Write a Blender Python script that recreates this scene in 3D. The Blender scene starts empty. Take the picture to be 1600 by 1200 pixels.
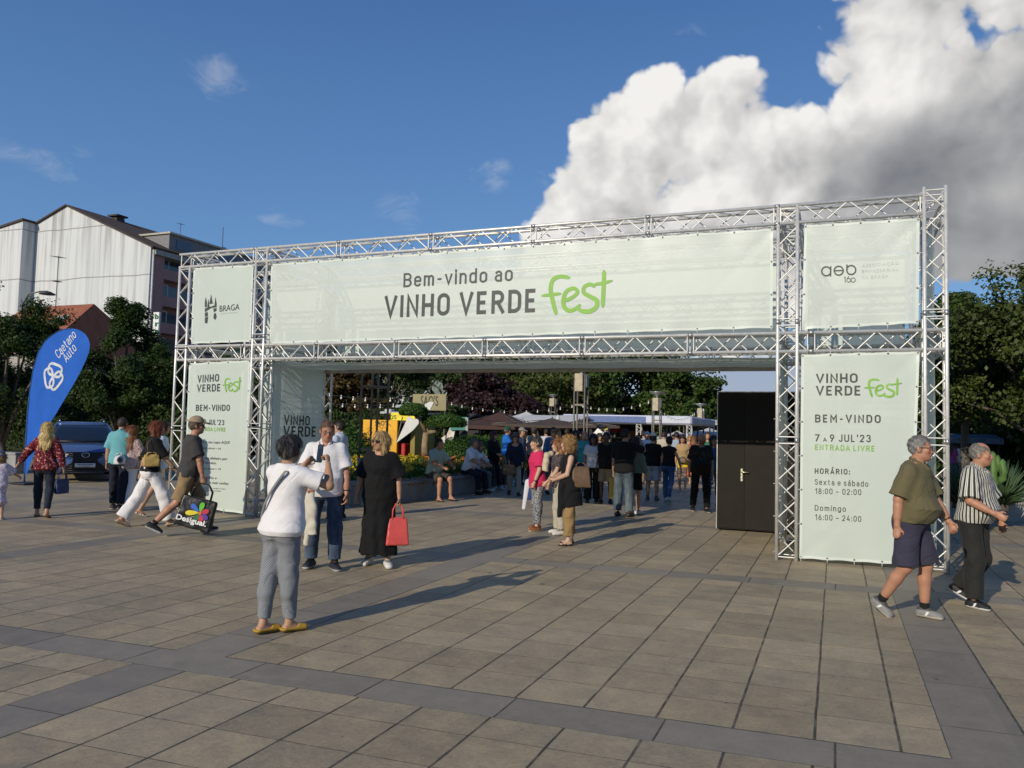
import bpy, math, random, time
import numpy as np
from mathutils import Vector, Matrix
T0 = time.time()
scn = bpy.context.scene
COL = scn.collection
R = math.radians
random.seed(7); np.random.seed(7)

# ------------------------------------------------------------------ camera
CAM_H = 1.68
F_PX, YAW, PITCH, ROLL = 1226.0, 0.3919, 0.0570, 0.0247      # photo is 1600x1200
cy, sy, cp, sp = math.cos(YAW), math.sin(YAW), math.cos(PITCH), math.sin(PITCH)
FWD = Vector((-sy*cp, cy*cp, sp)); _r = Vector((cy, sy, 0)); _u = _r.cross(FWD)
RGT = _r*math.cos(ROLL) + _u*math.sin(ROLL); UPV = -_r*math.sin(ROLL) + _u*math.cos(ROLL)
cd = bpy.data.cameras.new('camera'); cam = bpy.data.objects.new('camera', cd); COL.objects.link(cam)
cd.sensor_width = 36; cd.lens = F_PX/1600*36; cd.clip_start = .05; cd.clip_end = 6000
m = Matrix((RGT, UPV, -FWD)).transposed().to_4x4(); m.translation = (0, 0, CAM_H); cam.matrix_world = m
scn.camera = cam
def ray(px, py): return RGT*((px-800)/F_PX) - UPV*((py-600)/F_PX) + FWD
def G(px, py, z=0.0):                       # point of the ground plane seen at a photo pixel
    d = ray(px, py); t = (z-CAM_H)/d.z; return Vector((d.x*t, d.y*t, z))
def atY(px, py, Y):                         # point of the upright plane y = Y
    d = ray(px, py); t = Y/d.y; return Vector((d.x*t, Y, CAM_H+d.z*t))
def atX(px, py, X):
    d = ray(px, py); t = X/d.x; return Vector((X, d.y*t, CAM_H+d.z*t))

# ------------------------------------------------------------------ view
scn.view_settings.view_transform = 'Standard'; scn.view_settings.look = 'None'
scn.view_settings.exposure = 0.0; scn.view_settings.gamma = 1.0
scn.cycles.max_bounces = 6; scn.cycles.diffuse_bounces = 3; scn.cycles.glossy_bounces = 3
scn.cycles.transmission_bounces = 4; scn.cycles.transparent_max_bounces = 12; scn.cycles.use_denoising = True
scn.cycles.caustics_reflective = False; scn.cycles.caustics_refractive = False

# ------------------------------------------------------------------ node maths helper
class E:
    """a socket of a node tree with operators"""
    nt = None
    def __init__(s, sock): s.s = sock
    @staticmethod
    def op(o, *a, clamp=False):
        n = E.nt.nodes.new('ShaderNodeMath'); n.operation = o; n.use_clamp = clamp
        for i, v in enumerate(a):
            if isinstance(v, E): E.nt.links.new(v.s, n.inputs[i])
            else: n.inputs[i].default_value = float(v)
        return E(n.outputs[0])
    def __add__(s, o): return E.op('ADD', s, o)
    __radd__ = __add__
    def __sub__(s, o): return E.op('SUBTRACT', s, o)
    def __rsub__(s, o): return E.op('SUBTRACT', o, s)
    def __mul__(s, o): return E.op('MULTIPLY', s, o)
    __rmul__ = __mul__
    def __truediv__(s, o): return E.op('DIVIDE', s, o)
    def floor(s): return E.op('FLOOR', s)
    def frac(s): return E.op('FRACT', s)
    def fmod(s, o): return E.op('FLOORED_MODULO', s, o)
    def abs(s): return E.op('ABSOLUTE', s)
    def lt(s, o): return E.op('LESS_THAN', s, o)
    def gt(s, o): return E.op('GREATER_THAN', s, o)
    def max(s, o): return E.op('MAXIMUM', s, o)
    def min(s, o): return E.op('MINIMUM', s, o)
    def clamp(s): return E.op('ADD', s, 0.0, clamp=True)
    def smooth(s, a, b):
        n = E.nt.nodes.new('ShaderNodeMapRange'); n.interpolation_type = 'SMOOTHSTEP'
        n.inputs['From Min'].default_value = a; n.inputs['From Max'].default_value = b
        E.nt.links.new(s.s, n.inputs['Value']); return E(n.outputs['Result'])
def n_sep(sock):
    n = E.nt.nodes.new('ShaderNodeSeparateXYZ'); E.nt.links.new(sock, n.inputs[0]); return [E(o) for o in n.outputs]
def n_comb(x, y, z=0.0):
    n = E.nt.nodes.new('ShaderNodeCombineXYZ')
    for i, v in enumerate((x, y, z)):
        if isinstance(v, E): E.nt.links.new(v.s, n.inputs[i])
        else: n.inputs[i].default_value = float(v)
    return n.outputs[0]
def n_noise(vec, scale, detail=4, rough=.55, dist=0.0):
    n = E.nt.nodes.new('ShaderNodeTexNoise'); n.inputs['Scale'].default_value = scale
    n.inputs['Detail'].default_value = detail; n.inputs['Roughness'].default_value = rough; n.inputs['Distortion'].default_value = dist
    if vec is not None: E.nt.links.new(vec, n.inputs['Vector'])
    return E(n.outputs['Fac'])
def n_voro(vec, scale, feature='F1'):
    n = E.nt.nodes.new('ShaderNodeTexVoronoi'); n.feature = feature; n.inputs['Scale'].default_value = scale
    if vec is not None: E.nt.links.new(vec, n.inputs['Vector'])
    return E(n.outputs['Distance'])
def n_white(vec):
    n = E.nt.nodes.new('ShaderNodeTexWhiteNoise'); E.nt.links.new(vec, n.inputs['Vector']); return E(n.outputs['Value'])
def n_mix(fac, a, b, mode='MIX'):
    n = E.nt.nodes.new('ShaderNodeMix'); n.data_type = 'RGBA'; n.blend_type = mode
    for i, v in ((0, fac), (6, a), (7, b)):
        if isinstance(v, E): E.nt.links.new(v.s, n.inputs[i])
        elif isinstance(v, bpy.types.NodeSocket): E.nt.links.new(v, n.inputs[i])
        elif i == 0: n.inputs[0].default_value = v
        else: n.inputs[i].default_value = tuple(v)[:3] + (1,)
    return n.outputs[2]
def n_scale(vec, k):
    n = E.nt.nodes.new('ShaderNodeVectorMath'); n.operation = 'MULTIPLY'; E.nt.links.new(vec, n.inputs[0])
    n.inputs[1].default_value = k; return n.outputs[0]

# ------------------------------------------------------------------ sky and sun
SUN_EL, SUN_AZ = R(23.5), R(193.2)
w = bpy.data.worlds.new("World"); scn.world = w; w.use_nodes = True
nt = w.node_tree; nt.nodes.clear(); E.nt = nt
sky = nt.nodes.new('ShaderNodeTexSky'); sky.sky_type = 'NISHITA'; sky.sun_disc = False
sky.sun_elevation = SUN_EL; sky.sun_rotation = SUN_AZ
sky.altitude = 200; sky.air_density = 1.25; sky.dust_density = 0.0; sky.ozone_density = 3.0
tc = nt.nodes.new('ShaderNodeTexCoord'); dirv = tc.outputs['Generated']
dx, dy, dz = n_sep(dirv)
az = E.op('ARCTAN2', dx, dy)*(180/math.pi); el = E.op('ARCSINE', dz)*(180/math.pi)
def shift(v, o):
    n = nt.nodes.new('ShaderNodeVectorMath'); n.operation = 'ADD'; nt.links.new(v, n.inputs[0]); n.inputs[1].default_value = o; return n.outputs[0]
def billow(v, octs=((6.5, .95), (14, .55), (31, .30), (66, .17))):
    """cauliflower lobes: rounded cells at three sizes on a warped direction"""
    nz = nt.nodes.new('ShaderNodeTexNoise'); nz.inputs['Scale'].default_value = 9; nz.inputs['Detail'].default_value = 4; nt.links.new(v, nz.inputs['Vector'])
    wv = nt.nodes.new('ShaderNodeVectorMath'); wv.operation = 'MULTIPLY_ADD'; nt.links.new(nz.outputs['Color'], wv.inputs[0]); wv.inputs[1].default_value = (.085, .085, .085); nt.links.new(v, wv.inputs[2]); q = wv.outputs[0]
    f = None
    for sc_, am in octs:
        n = nt.nodes.new('ShaderNodeTexVoronoi'); n.feature = 'F1'; n.inputs['Scale'].default_value = sc_; nt.links.new(q, n.inputs['Vector'])
        t = (.47-E(n.outputs['Distance']))*(2.0*am); f = t if f is None else f+t
    return f
fb = n_noise(dirv, 5.5, 5, .50)
fb2 = n_noise(dirv, 16, 4, .6)
bl = billow(dirv)
def blobs(lst):
    f = None
    for a0, e0, ra, re in lst:
        qx = (az-a0)*(1/ra); qy = (el-e0)*(1/re)
        b = 1.0-(qx*qx+qy*qy)
        f = b if f is None else E.op('SMOOTH_MAX', f, b, .25)
    return f
body = blobs([(-16, 13, 6.5, 5.5), (-13.2, 20.5, 5.2, 6), (-8.0, 19.5, 6, 6), (-2.5, 17.5, 6, 5.4), (3.5, 19.5, 5.5, 6),
              (9, 19.5, 6, 7), (16, 19, 7, 9), (6, 14.5, 8, 4), (13, 15.5, 7, 5), (-8, 11, 12, 7), (25, 18, 9, 11), (7, 27.5, 9.5, 4.2), (3, 24.5, 5, 4)])
dens = body + bl*.62 + (fb-.5)*1.0 + (fb2-.5)*.35 - .02
cmask = dens.smooth(-.02, .22)
wisp = blobs([(-11.2, 27.6, 2.2, 1.8), (-31.5, 15.4, 2.2, 1.9), (-24.2, 18.6, 2.4, 1.5), (-45, 22.5, 3.2, 1.6), (-38.5, 14.8, 2.6, 1.6), (-54, 16, 4, 1.2), (-20.5, 17.5, 1.6, 2.2)])
wn = n_noise(n_scale(dirv, (1, 1, 1.7)), 13, 5, .62, .6)
wmask = (wisp*.55 + (wn-.5)*3.6).smooth(.25, 1.5)*.42
# far low band of cloud that shows through the gate
low = blobs([(-4, 4.0, 16, 3.2), (-70, 5, 20, 4)])
lmask = (low + (fb-.5)*2.0).smooth(.1, .8)*.85
off = (-.030, -.012, .030)                       # towards the light, for the billows' lit sides
bls = billow(shift(dirv, (-.020, -.008, .020))); fbs = n_noise(shift(dirv, off), 5.5, 5, .50)
lit = (bl-bls)*.34 + (fb-fbs)*1.3
dark = blobs([(7, 12, 12, 5.5), (12, 9.5, 12, 6.0), (15, 17, 9, 8.5), (5, 17.0, 8, 4.2)]).smooth(-.35, 1.2)
dark2 = blobs([(-9, 13.5, 9, 3.0), (-4, 18, 3.5, 2.2), (9, 26, 9, 4.5)]).smooth(.0, 1.3)
thick = dens.smooth(.15, 1.5)
bright = ((.82 + lit - dark2*.20 - thick*.06)*(1.0-dark*.80)).max(.0).clamp()
ccol = n_mix(bright, (.12*10, .135*10, .165*10), (.90*10, .88*10, .85*10))
wcol = (.62*10, .64*10, .70*10)
grad = n_mix(el.smooth(-2, 46), n_mix(el.smooth(-4, 13), (3.1, 4.9, 7.1), (1.35, 2.85, 5.6)), (.25, .95, 3.0))
skyc = n_mix(.72, n_mix(1.0, sky.outputs[0], (.80, 1.0, 1.22), 'MULTIPLY'), grad)
c1 = n_mix(lmask, skyc, (3.6, 4.1, 5.3))
c2 = n_mix(wmask, c1, wcol)
c3 = n_mix(cmask, c2, ccol)
bg = nt.nodes.new('ShaderNodeBackground'); bg.inputs['Strength'].default_value = .1
nt.links.new(c3, bg.inputs['Color'])
wo = nt.nodes.new('ShaderNodeOutputWorld'); nt.links.new(bg.outputs[0], wo.inputs[0])
sl = bpy.data.lights.new('sun', 'SUN'); sl.energy = 3.9; sl.angle = R(.5); sl.color = (1.0, .90, .73)
so = bpy.data.objects.new('sun', sl); COL.objects.link(so); so.location = (-20, -60, 40)
sd = Vector((math.sin(SUN_AZ)*math.cos(SUN_EL), math.cos(SUN_AZ)*math.cos(SUN_EL), math.sin(SUN_EL)))
so.rotation_euler = sd.to_track_quat('Z', 'Y').to_euler()

# ------------------------------------------------------------------ materials
def new_mat(name):
    m = bpy.data.materials.new(name); m.use_nodes = True; nt = m.node_tree; nt.nodes.clear(); E.nt = nt
    out = nt.nodes.new('ShaderNodeOutputMaterial'); b = nt.nodes.new('ShaderNodeBsdfPrincipled')
    nt.links.new(b.outputs[0], out.inputs[0]); return m, nt, b, out
def obj_vec():
    return E.nt.nodes.new('ShaderNodeTexCoord').outputs['Object']
def add_bump(nt, b, h, strength=.3, dist=.01):
    n = nt.nodes.new('ShaderNodeBump'); n.inputs['Strength'].default_value = strength; n.inputs['Distance'].default_value = dist
    nt.links.new(h.s, n.inputs['Height']); nt.links.new(n.outputs[0], b.inputs['Normal'])
_mc = {}
def mat(name, col, rough=.6, metal=0.0, var=.18, scale=6.0, bump=.0, bscale=60.0, bdist=.004, col2=None, spec=.4, coat=0, trans=0):
    if name in _mc: return _mc[name]
    m, nt, b, out = new_mat(name)
    v = obj_vec(); f = n_noise(v, scale, 5, .6)
    ca = tuple(max(0, c*(1-var)) for c in col); cb = col2 or tuple(min(1, c*(1+var)) for c in col)
    nt.links.new(n_mix(f.smooth(.3, .7), ca, cb), b.inputs['Base Color'])
    b.inputs['Metallic'].default_value = metal; b.inputs['Specular IOR Level'].default_value = spec
    b.inputs['Coat Weight'].default_value = coat
    rr = (f-.5)*.25 + rough; nt.links.new(rr.clamp().s, b.inputs['Roughness'])
    if bump: add_bump(nt, b, n_noise(v, bscale, 3, .6), bump, bdist)
    if trans:
        t = nt.nodes.new('ShaderNodeBsdfTranslucent'); t.inputs[0].default_value = tuple(col)+(1,)
        mx = nt.nodes.new('ShaderNodeMixShader'); mx.inputs[0].default_value = trans
        nt.links.new(b.outputs[0], mx.inputs[1]); nt.links.new(t.outputs[0], mx.inputs[2]); nt.links.new(mx.outputs[0], out.inputs[0])
    _mc[name] = m; return m

# ------------------------------------------------------------------ mesh helpers
class MB:
    def __init__(s): s.v = []; s.f = []; s.m = []; s.mi = 0; s.sm = []
    def add(s, vs, fs, smooth=False):
        o = len(s.v); s.v += [tuple(q) for q in vs]
        for f in fs: s.f.append([i+o for i in f]); s.m.append(s.mi); s.sm.append(smooth)
        return s
    def box(s, c, d, rot=None):
        x, y, z = (k/2 for k in d)
        vs = [Vector((a*x, b*y, e*z)) for a in (-1, 1) for b in (-1, 1) for e in (-1, 1)]
        if rot is not None: vs = [rot @ q for q in vs]
        c = Vector(c); return s.add([q+c for q in vs], [(0, 1, 3, 2), (4, 6, 7, 5), (0, 4, 5, 1), (2, 3, 7, 6), (0, 2, 6, 4), (1, 5, 7, 3)])
    def bbox(s, x0, x1, y0, y1, z0, z1): return s.box(((x0+x1)/2, (y0+y1)/2, (z0+z1)/2), (abs(x1-x0), abs(y1-y0), abs(z1-z0)))
    def bevbox(s, c, d, b=.01, rot=None):
        hx, hy, hz = (k/2 for k in d); b = min(b, hx*.9, hy*.9, hz*.9); vs = []; 
        ring = [(hx-b, hy), (hx, hy-b), (hx, -hy+b), (hx-b, -hy), (-hx+b, -hy), (-hx, -hy+b), (-hx, hy-b), (-hx+b, hy)]
        rin = [(hx-b, hy-b)]*2 + [(hx-b, -hy+b)]*2 + [(-hx+b, -hy+b)]*2 + [(-hx+b, hy-b)]*2
        levels = [(-hz, rin), (-hz+b, ring), (hz-b, ring), (hz, rin)]
        for z, rg in levels: vs += [Vector((x, y, z)) for x, y in rg]
        fs = []
        for k in range(3):
            for i in range(8):
                j = (i+1) % 8; fs.append((k*8+i, (k+1)*8+i, (k+1)*8+j, k*8+j))
        fs.append(tuple(range(8))); fs.append(tuple(reversed(range(24, 32))))
        if rot is not None: vs = [rot @ q for q in vs]
        c = Vector(c); return s.add([q+c for q in vs], fs)
    def tube(s, pts, r, n=8, cap=True, sx=1.0, ref=None, smooth=True):
        pts = [Vector(q) for q in pts]; k = len(pts); rs = r if isinstance(r, (list, tuple)) else [r]*k
        vs = []; fs = []
        up = Vector(ref) if ref is not None else None
        for i, p in enumerate(pts):
            d = (pts[min(i+1, k-1)]-pts[max(i-1, 0)])
            if d.length < 1e-9: d = Vector((0, 0, 1))
            d.normalize()
            if up is None: up = Vector((0, 0, 1)) if abs(d.z) < .9 else Vector((1, 0, 0))
            a = d.cross(up)
            if a.length < 1e-6: a = d.orthogonal()
            a.normalize(); b = a.cross(d).normalized()
            for j in range(n):
                t = 2*math.pi*j/n; vs.append(p + a*(rs[i]*sx*math.cos(t)) + b*(rs[i]*math.sin(t)))
        for i in range(k-1):
            for j in range(n):
                j2 = (j+1) % n; fs.append((i*n+j, i*n+j2, (i+1)*n+j2, (i+1)*n+j))
        s.add(vs, fs, smooth)
        if cap:
            o = len(s.v)-k*n
            s.f.append([o+j for j in reversed(range(n))]); s.f.append([o+(k-1)*n+j for j in range(n)]); s.m += [s.mi]*2; s.sm += [False]*2
        return s
    def lathe(s, prof, n=16, c=(0, 0, 0), smooth=True):
        c = Vector(c); vs = []; fs = []
        for r, z in prof:
            for j in range(n): vs.append(c+Vector((r*math.cos(2*math.pi*j/n), r*math.sin(2*math.pi*j/n), z)))
        for i in range(len(prof)-1):
            for j in range(n):
                j2 = (j+1) % n; fs.append((i*n+j, i*n+j2, (i+1)*n+j2, (i+1)*n+j))
        return s.add(vs, fs, smooth)
    def ell(s, c, r, n=12, k=8, rot=None):
        vs = []; fs = []; c = Vector(c)
        for i in range(k+1):
            a = math.pi*i/k
            for j in range(n):
                t = 2*math.pi*j/n; q = Vector((r[0]*math.sin(a)*math.cos(t), r[1]*math.sin(a)*math.sin(t), -r[2]*math.cos(a)))
                vs.append(c+(rot @ q if rot is not None else q))
        for i in range(k):
            for j in range(n):
                j2 = (j+1) % n; fs.append((i*n+j, i*n+j2, (i+1)*n+j2, (i+1)*n+j))
        return s.add(vs, fs, True)
    def prism(s, poly, d0, d1, f):                       # polygon (u,v) swept from depth d0 to d1 through f(u,v,d)
        n = len(poly); vs = [f(u, v, d0) for u, v in poly] + [f(u, v, d1) for u, v in poly]
        fs = [tuple(range(n)), tuple(reversed(range(n, 2*n)))] + [(i, i+n, (i+1) % n+n, (i+1) % n) for i in range(n)]
        return s.add(vs, fs)
    def grid(s, f, nu, nv, smooth=True):
        vs = [f(i/nu, j/nv) for j in range(nv+1) for i in range(nu+1)]; W = nu+1
        return s.add(vs, [(j*W+i, j*W+i+1, (j+1)*W+i+1, (j+1)*W+i) for j in range(nv) for i in range(nu)], smooth)
    def build(s, name, mats, parent=None, loc=None):
        me = bpy.data.meshes.new(name); me.from_pydata(s.v, [], s.f)
        for mt in (mats if isinstance(mats, (list, tuple)) else [mats]): me.materials.append(mt)
        me.polygons.foreach_set('material_index', s.m); me.polygons.foreach_set('use_smooth', s.sm); me.update()
        o = bpy.data.objects.new(name, me); COL.objects.link(o)
        if loc is not None: o.location = loc
        if parent is not None: o.parent = parent
        return o
def empty(name, loc=(0, 0, 0), rz=0.0):
    o = bpy.data.objects.new(name, None); COL.objects.link(o); o.location = loc; o.rotation_euler = (0, 0, rz); o.empty_display_size = .2; return o
def tag(o, label, cat, group=None):
    o['label'] = label; o['category'] = cat
    if group: o['group'] = group
    return o
def structure(o): o['kind'] = 'structure'; return o
def copy_tree(o, parent=None):
    c = o.copy(); COL.objects.link(c)
    if parent is not None: c.parent = parent
    for ch in o.children: copy_tree(ch, c)
    return c
_tc = {}
def text_mesh(body, bold=0.0, space=1.0, shear=0.0):
    key = (body, bold, space, shear)
    if key not in _tc:
        cu = bpy.data.curves.new('lettering', 'FONT'); cu.body = body; cu.offset = bold; cu.space_character = space; cu.shear = shear; cu.resolution_u = 3
        cu.extrude = 0.0; o = bpy.data.objects.new('lettering', cu); COL.objects.link(o)
        dg = bpy.context.evaluated_depsgraph_get(); me = o.evaluated_get(dg).to_mesh()
        vs = [Vector(q.co) for q in me.vertices]; fs = [list(q.vertices) for q in me.polygons]
        o.evaluated_get(dg).to_mesh_clear(); bpy.data.objects.remove(o); bpy.data.curves.remove(cu)
        _tc[key] = (vs, fs)
    return _tc[key]
CAP = .70
def A_(cx, cyy, rx, ry, a0, a1): return ('a', cx, cyy, rx, ry, a0, a1)
def stad(wd, h, y=0.0):
    r = wd/2; return [A_(r, y+h-r, r, r, 90, 0), A_(r, y+r, r, r, 0, -180), A_(r, y+h-r, r, r, 180, 90)]
GL = {'V': (.56, [[(0, 1), (.28, 0), (.56, 1)]]), 'I': (0, [[(0, 0), (0, 1)]]), 'N': (.5, [[(0, 0), (0, 1), (.5, 0), (.5, 1)]]),
 'H': (.5, [[(0, 0), (0, 1)], [(.5, 0), (.5, 1)], [(0, .5), (.5, .5)]]), 'O': (.52, [stad(.52, 1)]), 'E': (.42, [[(.42, 1), (0, 1), (0, 0), (.42, 0)], [(0, .51), (.37, .51)]]),
 'R': (.5, [[(0, 0), (0, 1), (.25, 1), A_(.25, .74, .23, .26, 90, -90), (0, .48)], [(.24, .48), (.5, 0)]]),
 'D': (.5, [[(0, 0), (0, 1), (.22, 1), A_(.22, .72, .28, .28, 90, 0), A_(.22, .28, .28, .28, 0, -90), (0, 0)]]),
 'B': (.5, [[(0, 0), (0, 1), (.26, 1), A_(.26, .765, .22, .235, 90, -90), (0, .53)], [(.26, .53), A_(.26, .265, .24, .265, 90, -90), (0, 0)]]),
 'M': (.62, [[(0, 0), (0, 1), (.31, .36), (.62, 1), (.62, 0)]]), 'A': (.56, [[(0, 0), (.28, 1), (.56, 0)], [(.09, .28), (.47, .28)]]),
 'Á': (.56, [[(0, 0), (.28, 1), (.56, 0)], [(.09, .28), (.47, .28)], [(.25, 1.2), (.39, 1.38)]]),
 'T': (.5, [[(0, 1), (.5, 1)], [(.25, 1), (.25, 0)]]), 'L': (.4, [[(0, 1), (0, 0), (.4, 0)]]), 'U': (.5, [[(0, 1), (0, .25), A_(.25, .25, .25, .25, 180, 360), (.5, 1)]]),
 'J': (.36, [[(.36, 1), (.36, .18), A_(.18, .18, .18, .18, 0, -160)]]), 'S': (.46, [[A_(.23, .765, .22, .235, 25, 270), A_(.23, .265, .23, .265, 90, -155)]]),
 'C': (.46, [[A_(.25, .74, .25, .26, 20, 180), A_(.25, .26, .25, .26, 180, 340)]]), 'P': (.48, [[(0, 0), (0, 1), (.25, 1), A_(.25, .74, .23, .26, 90, -90), (0, .48)]]), 'G': (.5, [[A_(.25, .74, .25, .26, 20, 180), A_(.25, .26, .25, .26, 180, 360), (.5, .5), (.28, .5)]]),
 '0': (.44, [stad(.44, 1)]), '1': (.22, [[(0, .8), (.22, 1), (.22, 0)]]), '2': (.45, [[A_(.22, .76, .22, .24, 165, -32), (0, 0), (.45, 0)]]),
 '3': (.44, [[A_(.21, .765, .21, .235, 150, -90)], [A_(.21, .265, .23, .265, 90, -150)]]), '4': (.46, [[(.26, 1), (0, .25), (.46, .25)], [(.34, .5), (.34, 0)]]),
 '6': (.46, [[(.32, 1), (.05, .42)], [A_(.23, .28, .23, .28, 90, -270)]]), '7': (.46, [[(0, 1), (.46, 1), (.15, 0)]]), '8': (.46, [[A_(.23, .76, .2, .24, 90, -270)], [A_(.23, .265, .23, .265, 90, -270)]]),
 '9': (.46, [[A_(.23, .72, .23, .28, 90, -270)], [(.41, .57), (.14, 0)]]),
 'a': (.38, [[A_(.2, .53, .18, .19, 150, 0), (.38, 0)], [(.38, .42), (.19, .42), A_(.19, .21, .19, .21, 90, 270), (.38, .02)]]),
 'á': (.38, [[A_(.2, .53, .18, .19, 150, 0), (.38, 0)], [(.38, .42), (.19, .42), A_(.19, .21, .19, .21, 90, 270), (.38, .02)], [(.17, .9), (.29, 1.06)]]),
 'b': (.41, [[(0, 1.02), (0, 0)], stad(.41, .72)]), 'd': (.41, [[(.41, 1.02), (.41, 0)], stad(.41, .72)]), 'o': (.42, [stad(.42, .72)]),
 'e': (.41, [[(0, .37), (.41, .37), (.41, .5), A_(.205, .51, .205, .21, 0, 180), (0, .21), A_(.205, .21, .205, .21, 180, 325)]]),
 'g': (.41, [stad(.41, .72), [(.41, .72), (.41, -.06), A_(.205, -.06, .205, .2, 0, -150)]]), 'i': (0, [[(0, 0), (0, .72)], [(0, .93), (0, 1.03)]]),
 'm': (.64, [[(0, 0), (0, .72)], [(0, .5), A_(.16, .56, .16, .16, 180, 0), (.32, 0)], [(.32, .5), A_(.48, .56, .16, .16, 180, 0), (.64, 0)]]),
 'n': (.39, [[(0, 0), (0, .72)], [(0, .48), A_(.195, .525, .195, .195, 180, 0), (.39, 0)]]), 's': (.36, [[A_(.18, .545, .17, .175, 25, 270), A_(.18, .185, .18, .185, 90, -155)]]),
 't': (.31, [[(.11, .95), (.11, .15), A_(.26, .15, .15, .15, 180, 270), (.31, 0)], [(0, .72), (.3, .72)]]), 'v': (.42, [[(0, .72), (.21, 0), (.42, .72)]]), 'x': (.42, [[(0, .72), (.42, 0)], [(0, 0), (.42, .72)]]),
 'u': (.39, [[(0, .72), (0, .195), A_(.195, .195, .195, .195, 180, 360), (.39, .72)], [(.39, .2), (.39, 0)]]), 'r': (.26, [[(0, 0), (0, .72)], [(0, .46), A_(.2, .5, .2, .22, 180, 70)]]), 'l': (0, [[(0, 0), (0, 1.02)]]),
 '-': (.3, [[(0, .42), (.3, .42)]]), '–': (.5, [[(0, .42), (.5, .42)]]), ':': (0, [[(0, .02), (0, .10)], [(0, .56), (0, .64)]]), '\'': (0, [[(0, 1.02), (0, .80)]])}
def poly_path(st):
    pts = []
    for c in st:
        if c[0] == 'a':
            n = max(3, int(abs(c[6]-c[5])/15))
            new = [(c[1]+c[3]*math.cos(R(c[5]+(c[6]-c[5])*k/n)), c[2]+c[4]*math.sin(R(c[5]+(c[6]-c[5])*k/n))) for k in range(n+1)]
        else: new = [c]
        for p in new:
            if not pts or math.hypot(p[0]-pts[-1][0], p[1]-pts[-1][1]) > 1e-4: pts.append(p)
    return pts
def stroke_text(body, wt, space=.24):
    """drawn letters: (x, y, layer) corners and faces, cap height 1"""
    V = []; F = []; x = wt/2
    for ch in body:
        if ch == ' ': x += .34; continue
        wd, sts = GL[ch]
        for li, st in enumerate(sts):
            p = [np.array(q)*np.array((1, 1-wt))+np.array((x, wt/2)) for q in poly_path(st)]
            closed = np.hypot(*(p[0]-p[-1])) < 1e-3; n = len(p); o = len(V)
            if closed: p = p[:-1]; n -= 1
            for i in range(n):
                a = p[(i-1) % n] if (closed or i > 0) else None; b = p[(i+1) % n] if (closed or i < n-1) else None
                d1 = (p[i]-a)/np.hypot(*(p[i]-a)) if a is not None else None; d2 = (b-p[i])/np.hypot(*(b-p[i])) if b is not None else None
                if d1 is None: d1 = d2
                if d2 is None: d2 = d1
                n1 = np.array((-d1[1], d1[0])); n2 = np.array((-d2[1], d2[0])); mtr = n1+n2; L = np.hypot(*mtr)
                mtr = n1 if L < 1e-3 else mtr/L; k = min(1/max(.35, float(mtr@n1)), 2.2)*wt/2
                q = p[i]; slant = abs(d1[0]) > .1 and abs(d1[1]) > .5
                ext = np.zeros(2)
                if not closed and i == 0: ext = -d2*(wt/2 if abs(d2[0]) < .1 or abs(d2[1]) < .1 and q[1] > 0 and False else (wt/2 if abs(d2[1]) > .3 else 0))
                if not closed and i == n-1: ext = d1*(wt/2 if abs(d1[1]) > .3 else 0)
                V += [(*(q+ext+mtr*k), li), (*(q+ext-mtr*k), li)]
            for i in range(n if closed else n-1):
                j = (i+1) % n; F.append((o+2*i, o+2*i+1, o+2*j+1, o+2*j))
        x += wd+wt+space
    return V, F
def lettering(mb, body, p0, p1, cap, up=Vector((0, 0, 1)), out=Vector((0, -1, 0)), lift=.004, bold=.0, space=1.0, shear=0.0, wt=None, gap=.2):
    """letters from p0 to p1 (ends of the base line), cap high, lifted off the surface along out"""
    p0 = Vector(p0); p1 = Vector(p1); d = p1-p0
    if wt:
        vs, fs = stroke_text(body, wt, gap)
        x0 = min(q[0] for q in vs); x1 = max(q[0] for q in vs)
        mb.add([p0 + d*((q[0]-x0)/(x1-x0)) + up*(q[1]*cap) + out*(lift+.0007*q[2]) for q in vs], fs); return
    vs, fs = text_mesh(body, bold, space, shear)
    x0 = min(q.x for q in vs); x1 = max(q.x for q in vs)
    mb.add([p0 + d*((q.x-x0)/(x1-x0)) + up*(q.y/CAP*cap) + out*lift for q in vs], fs)
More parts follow.
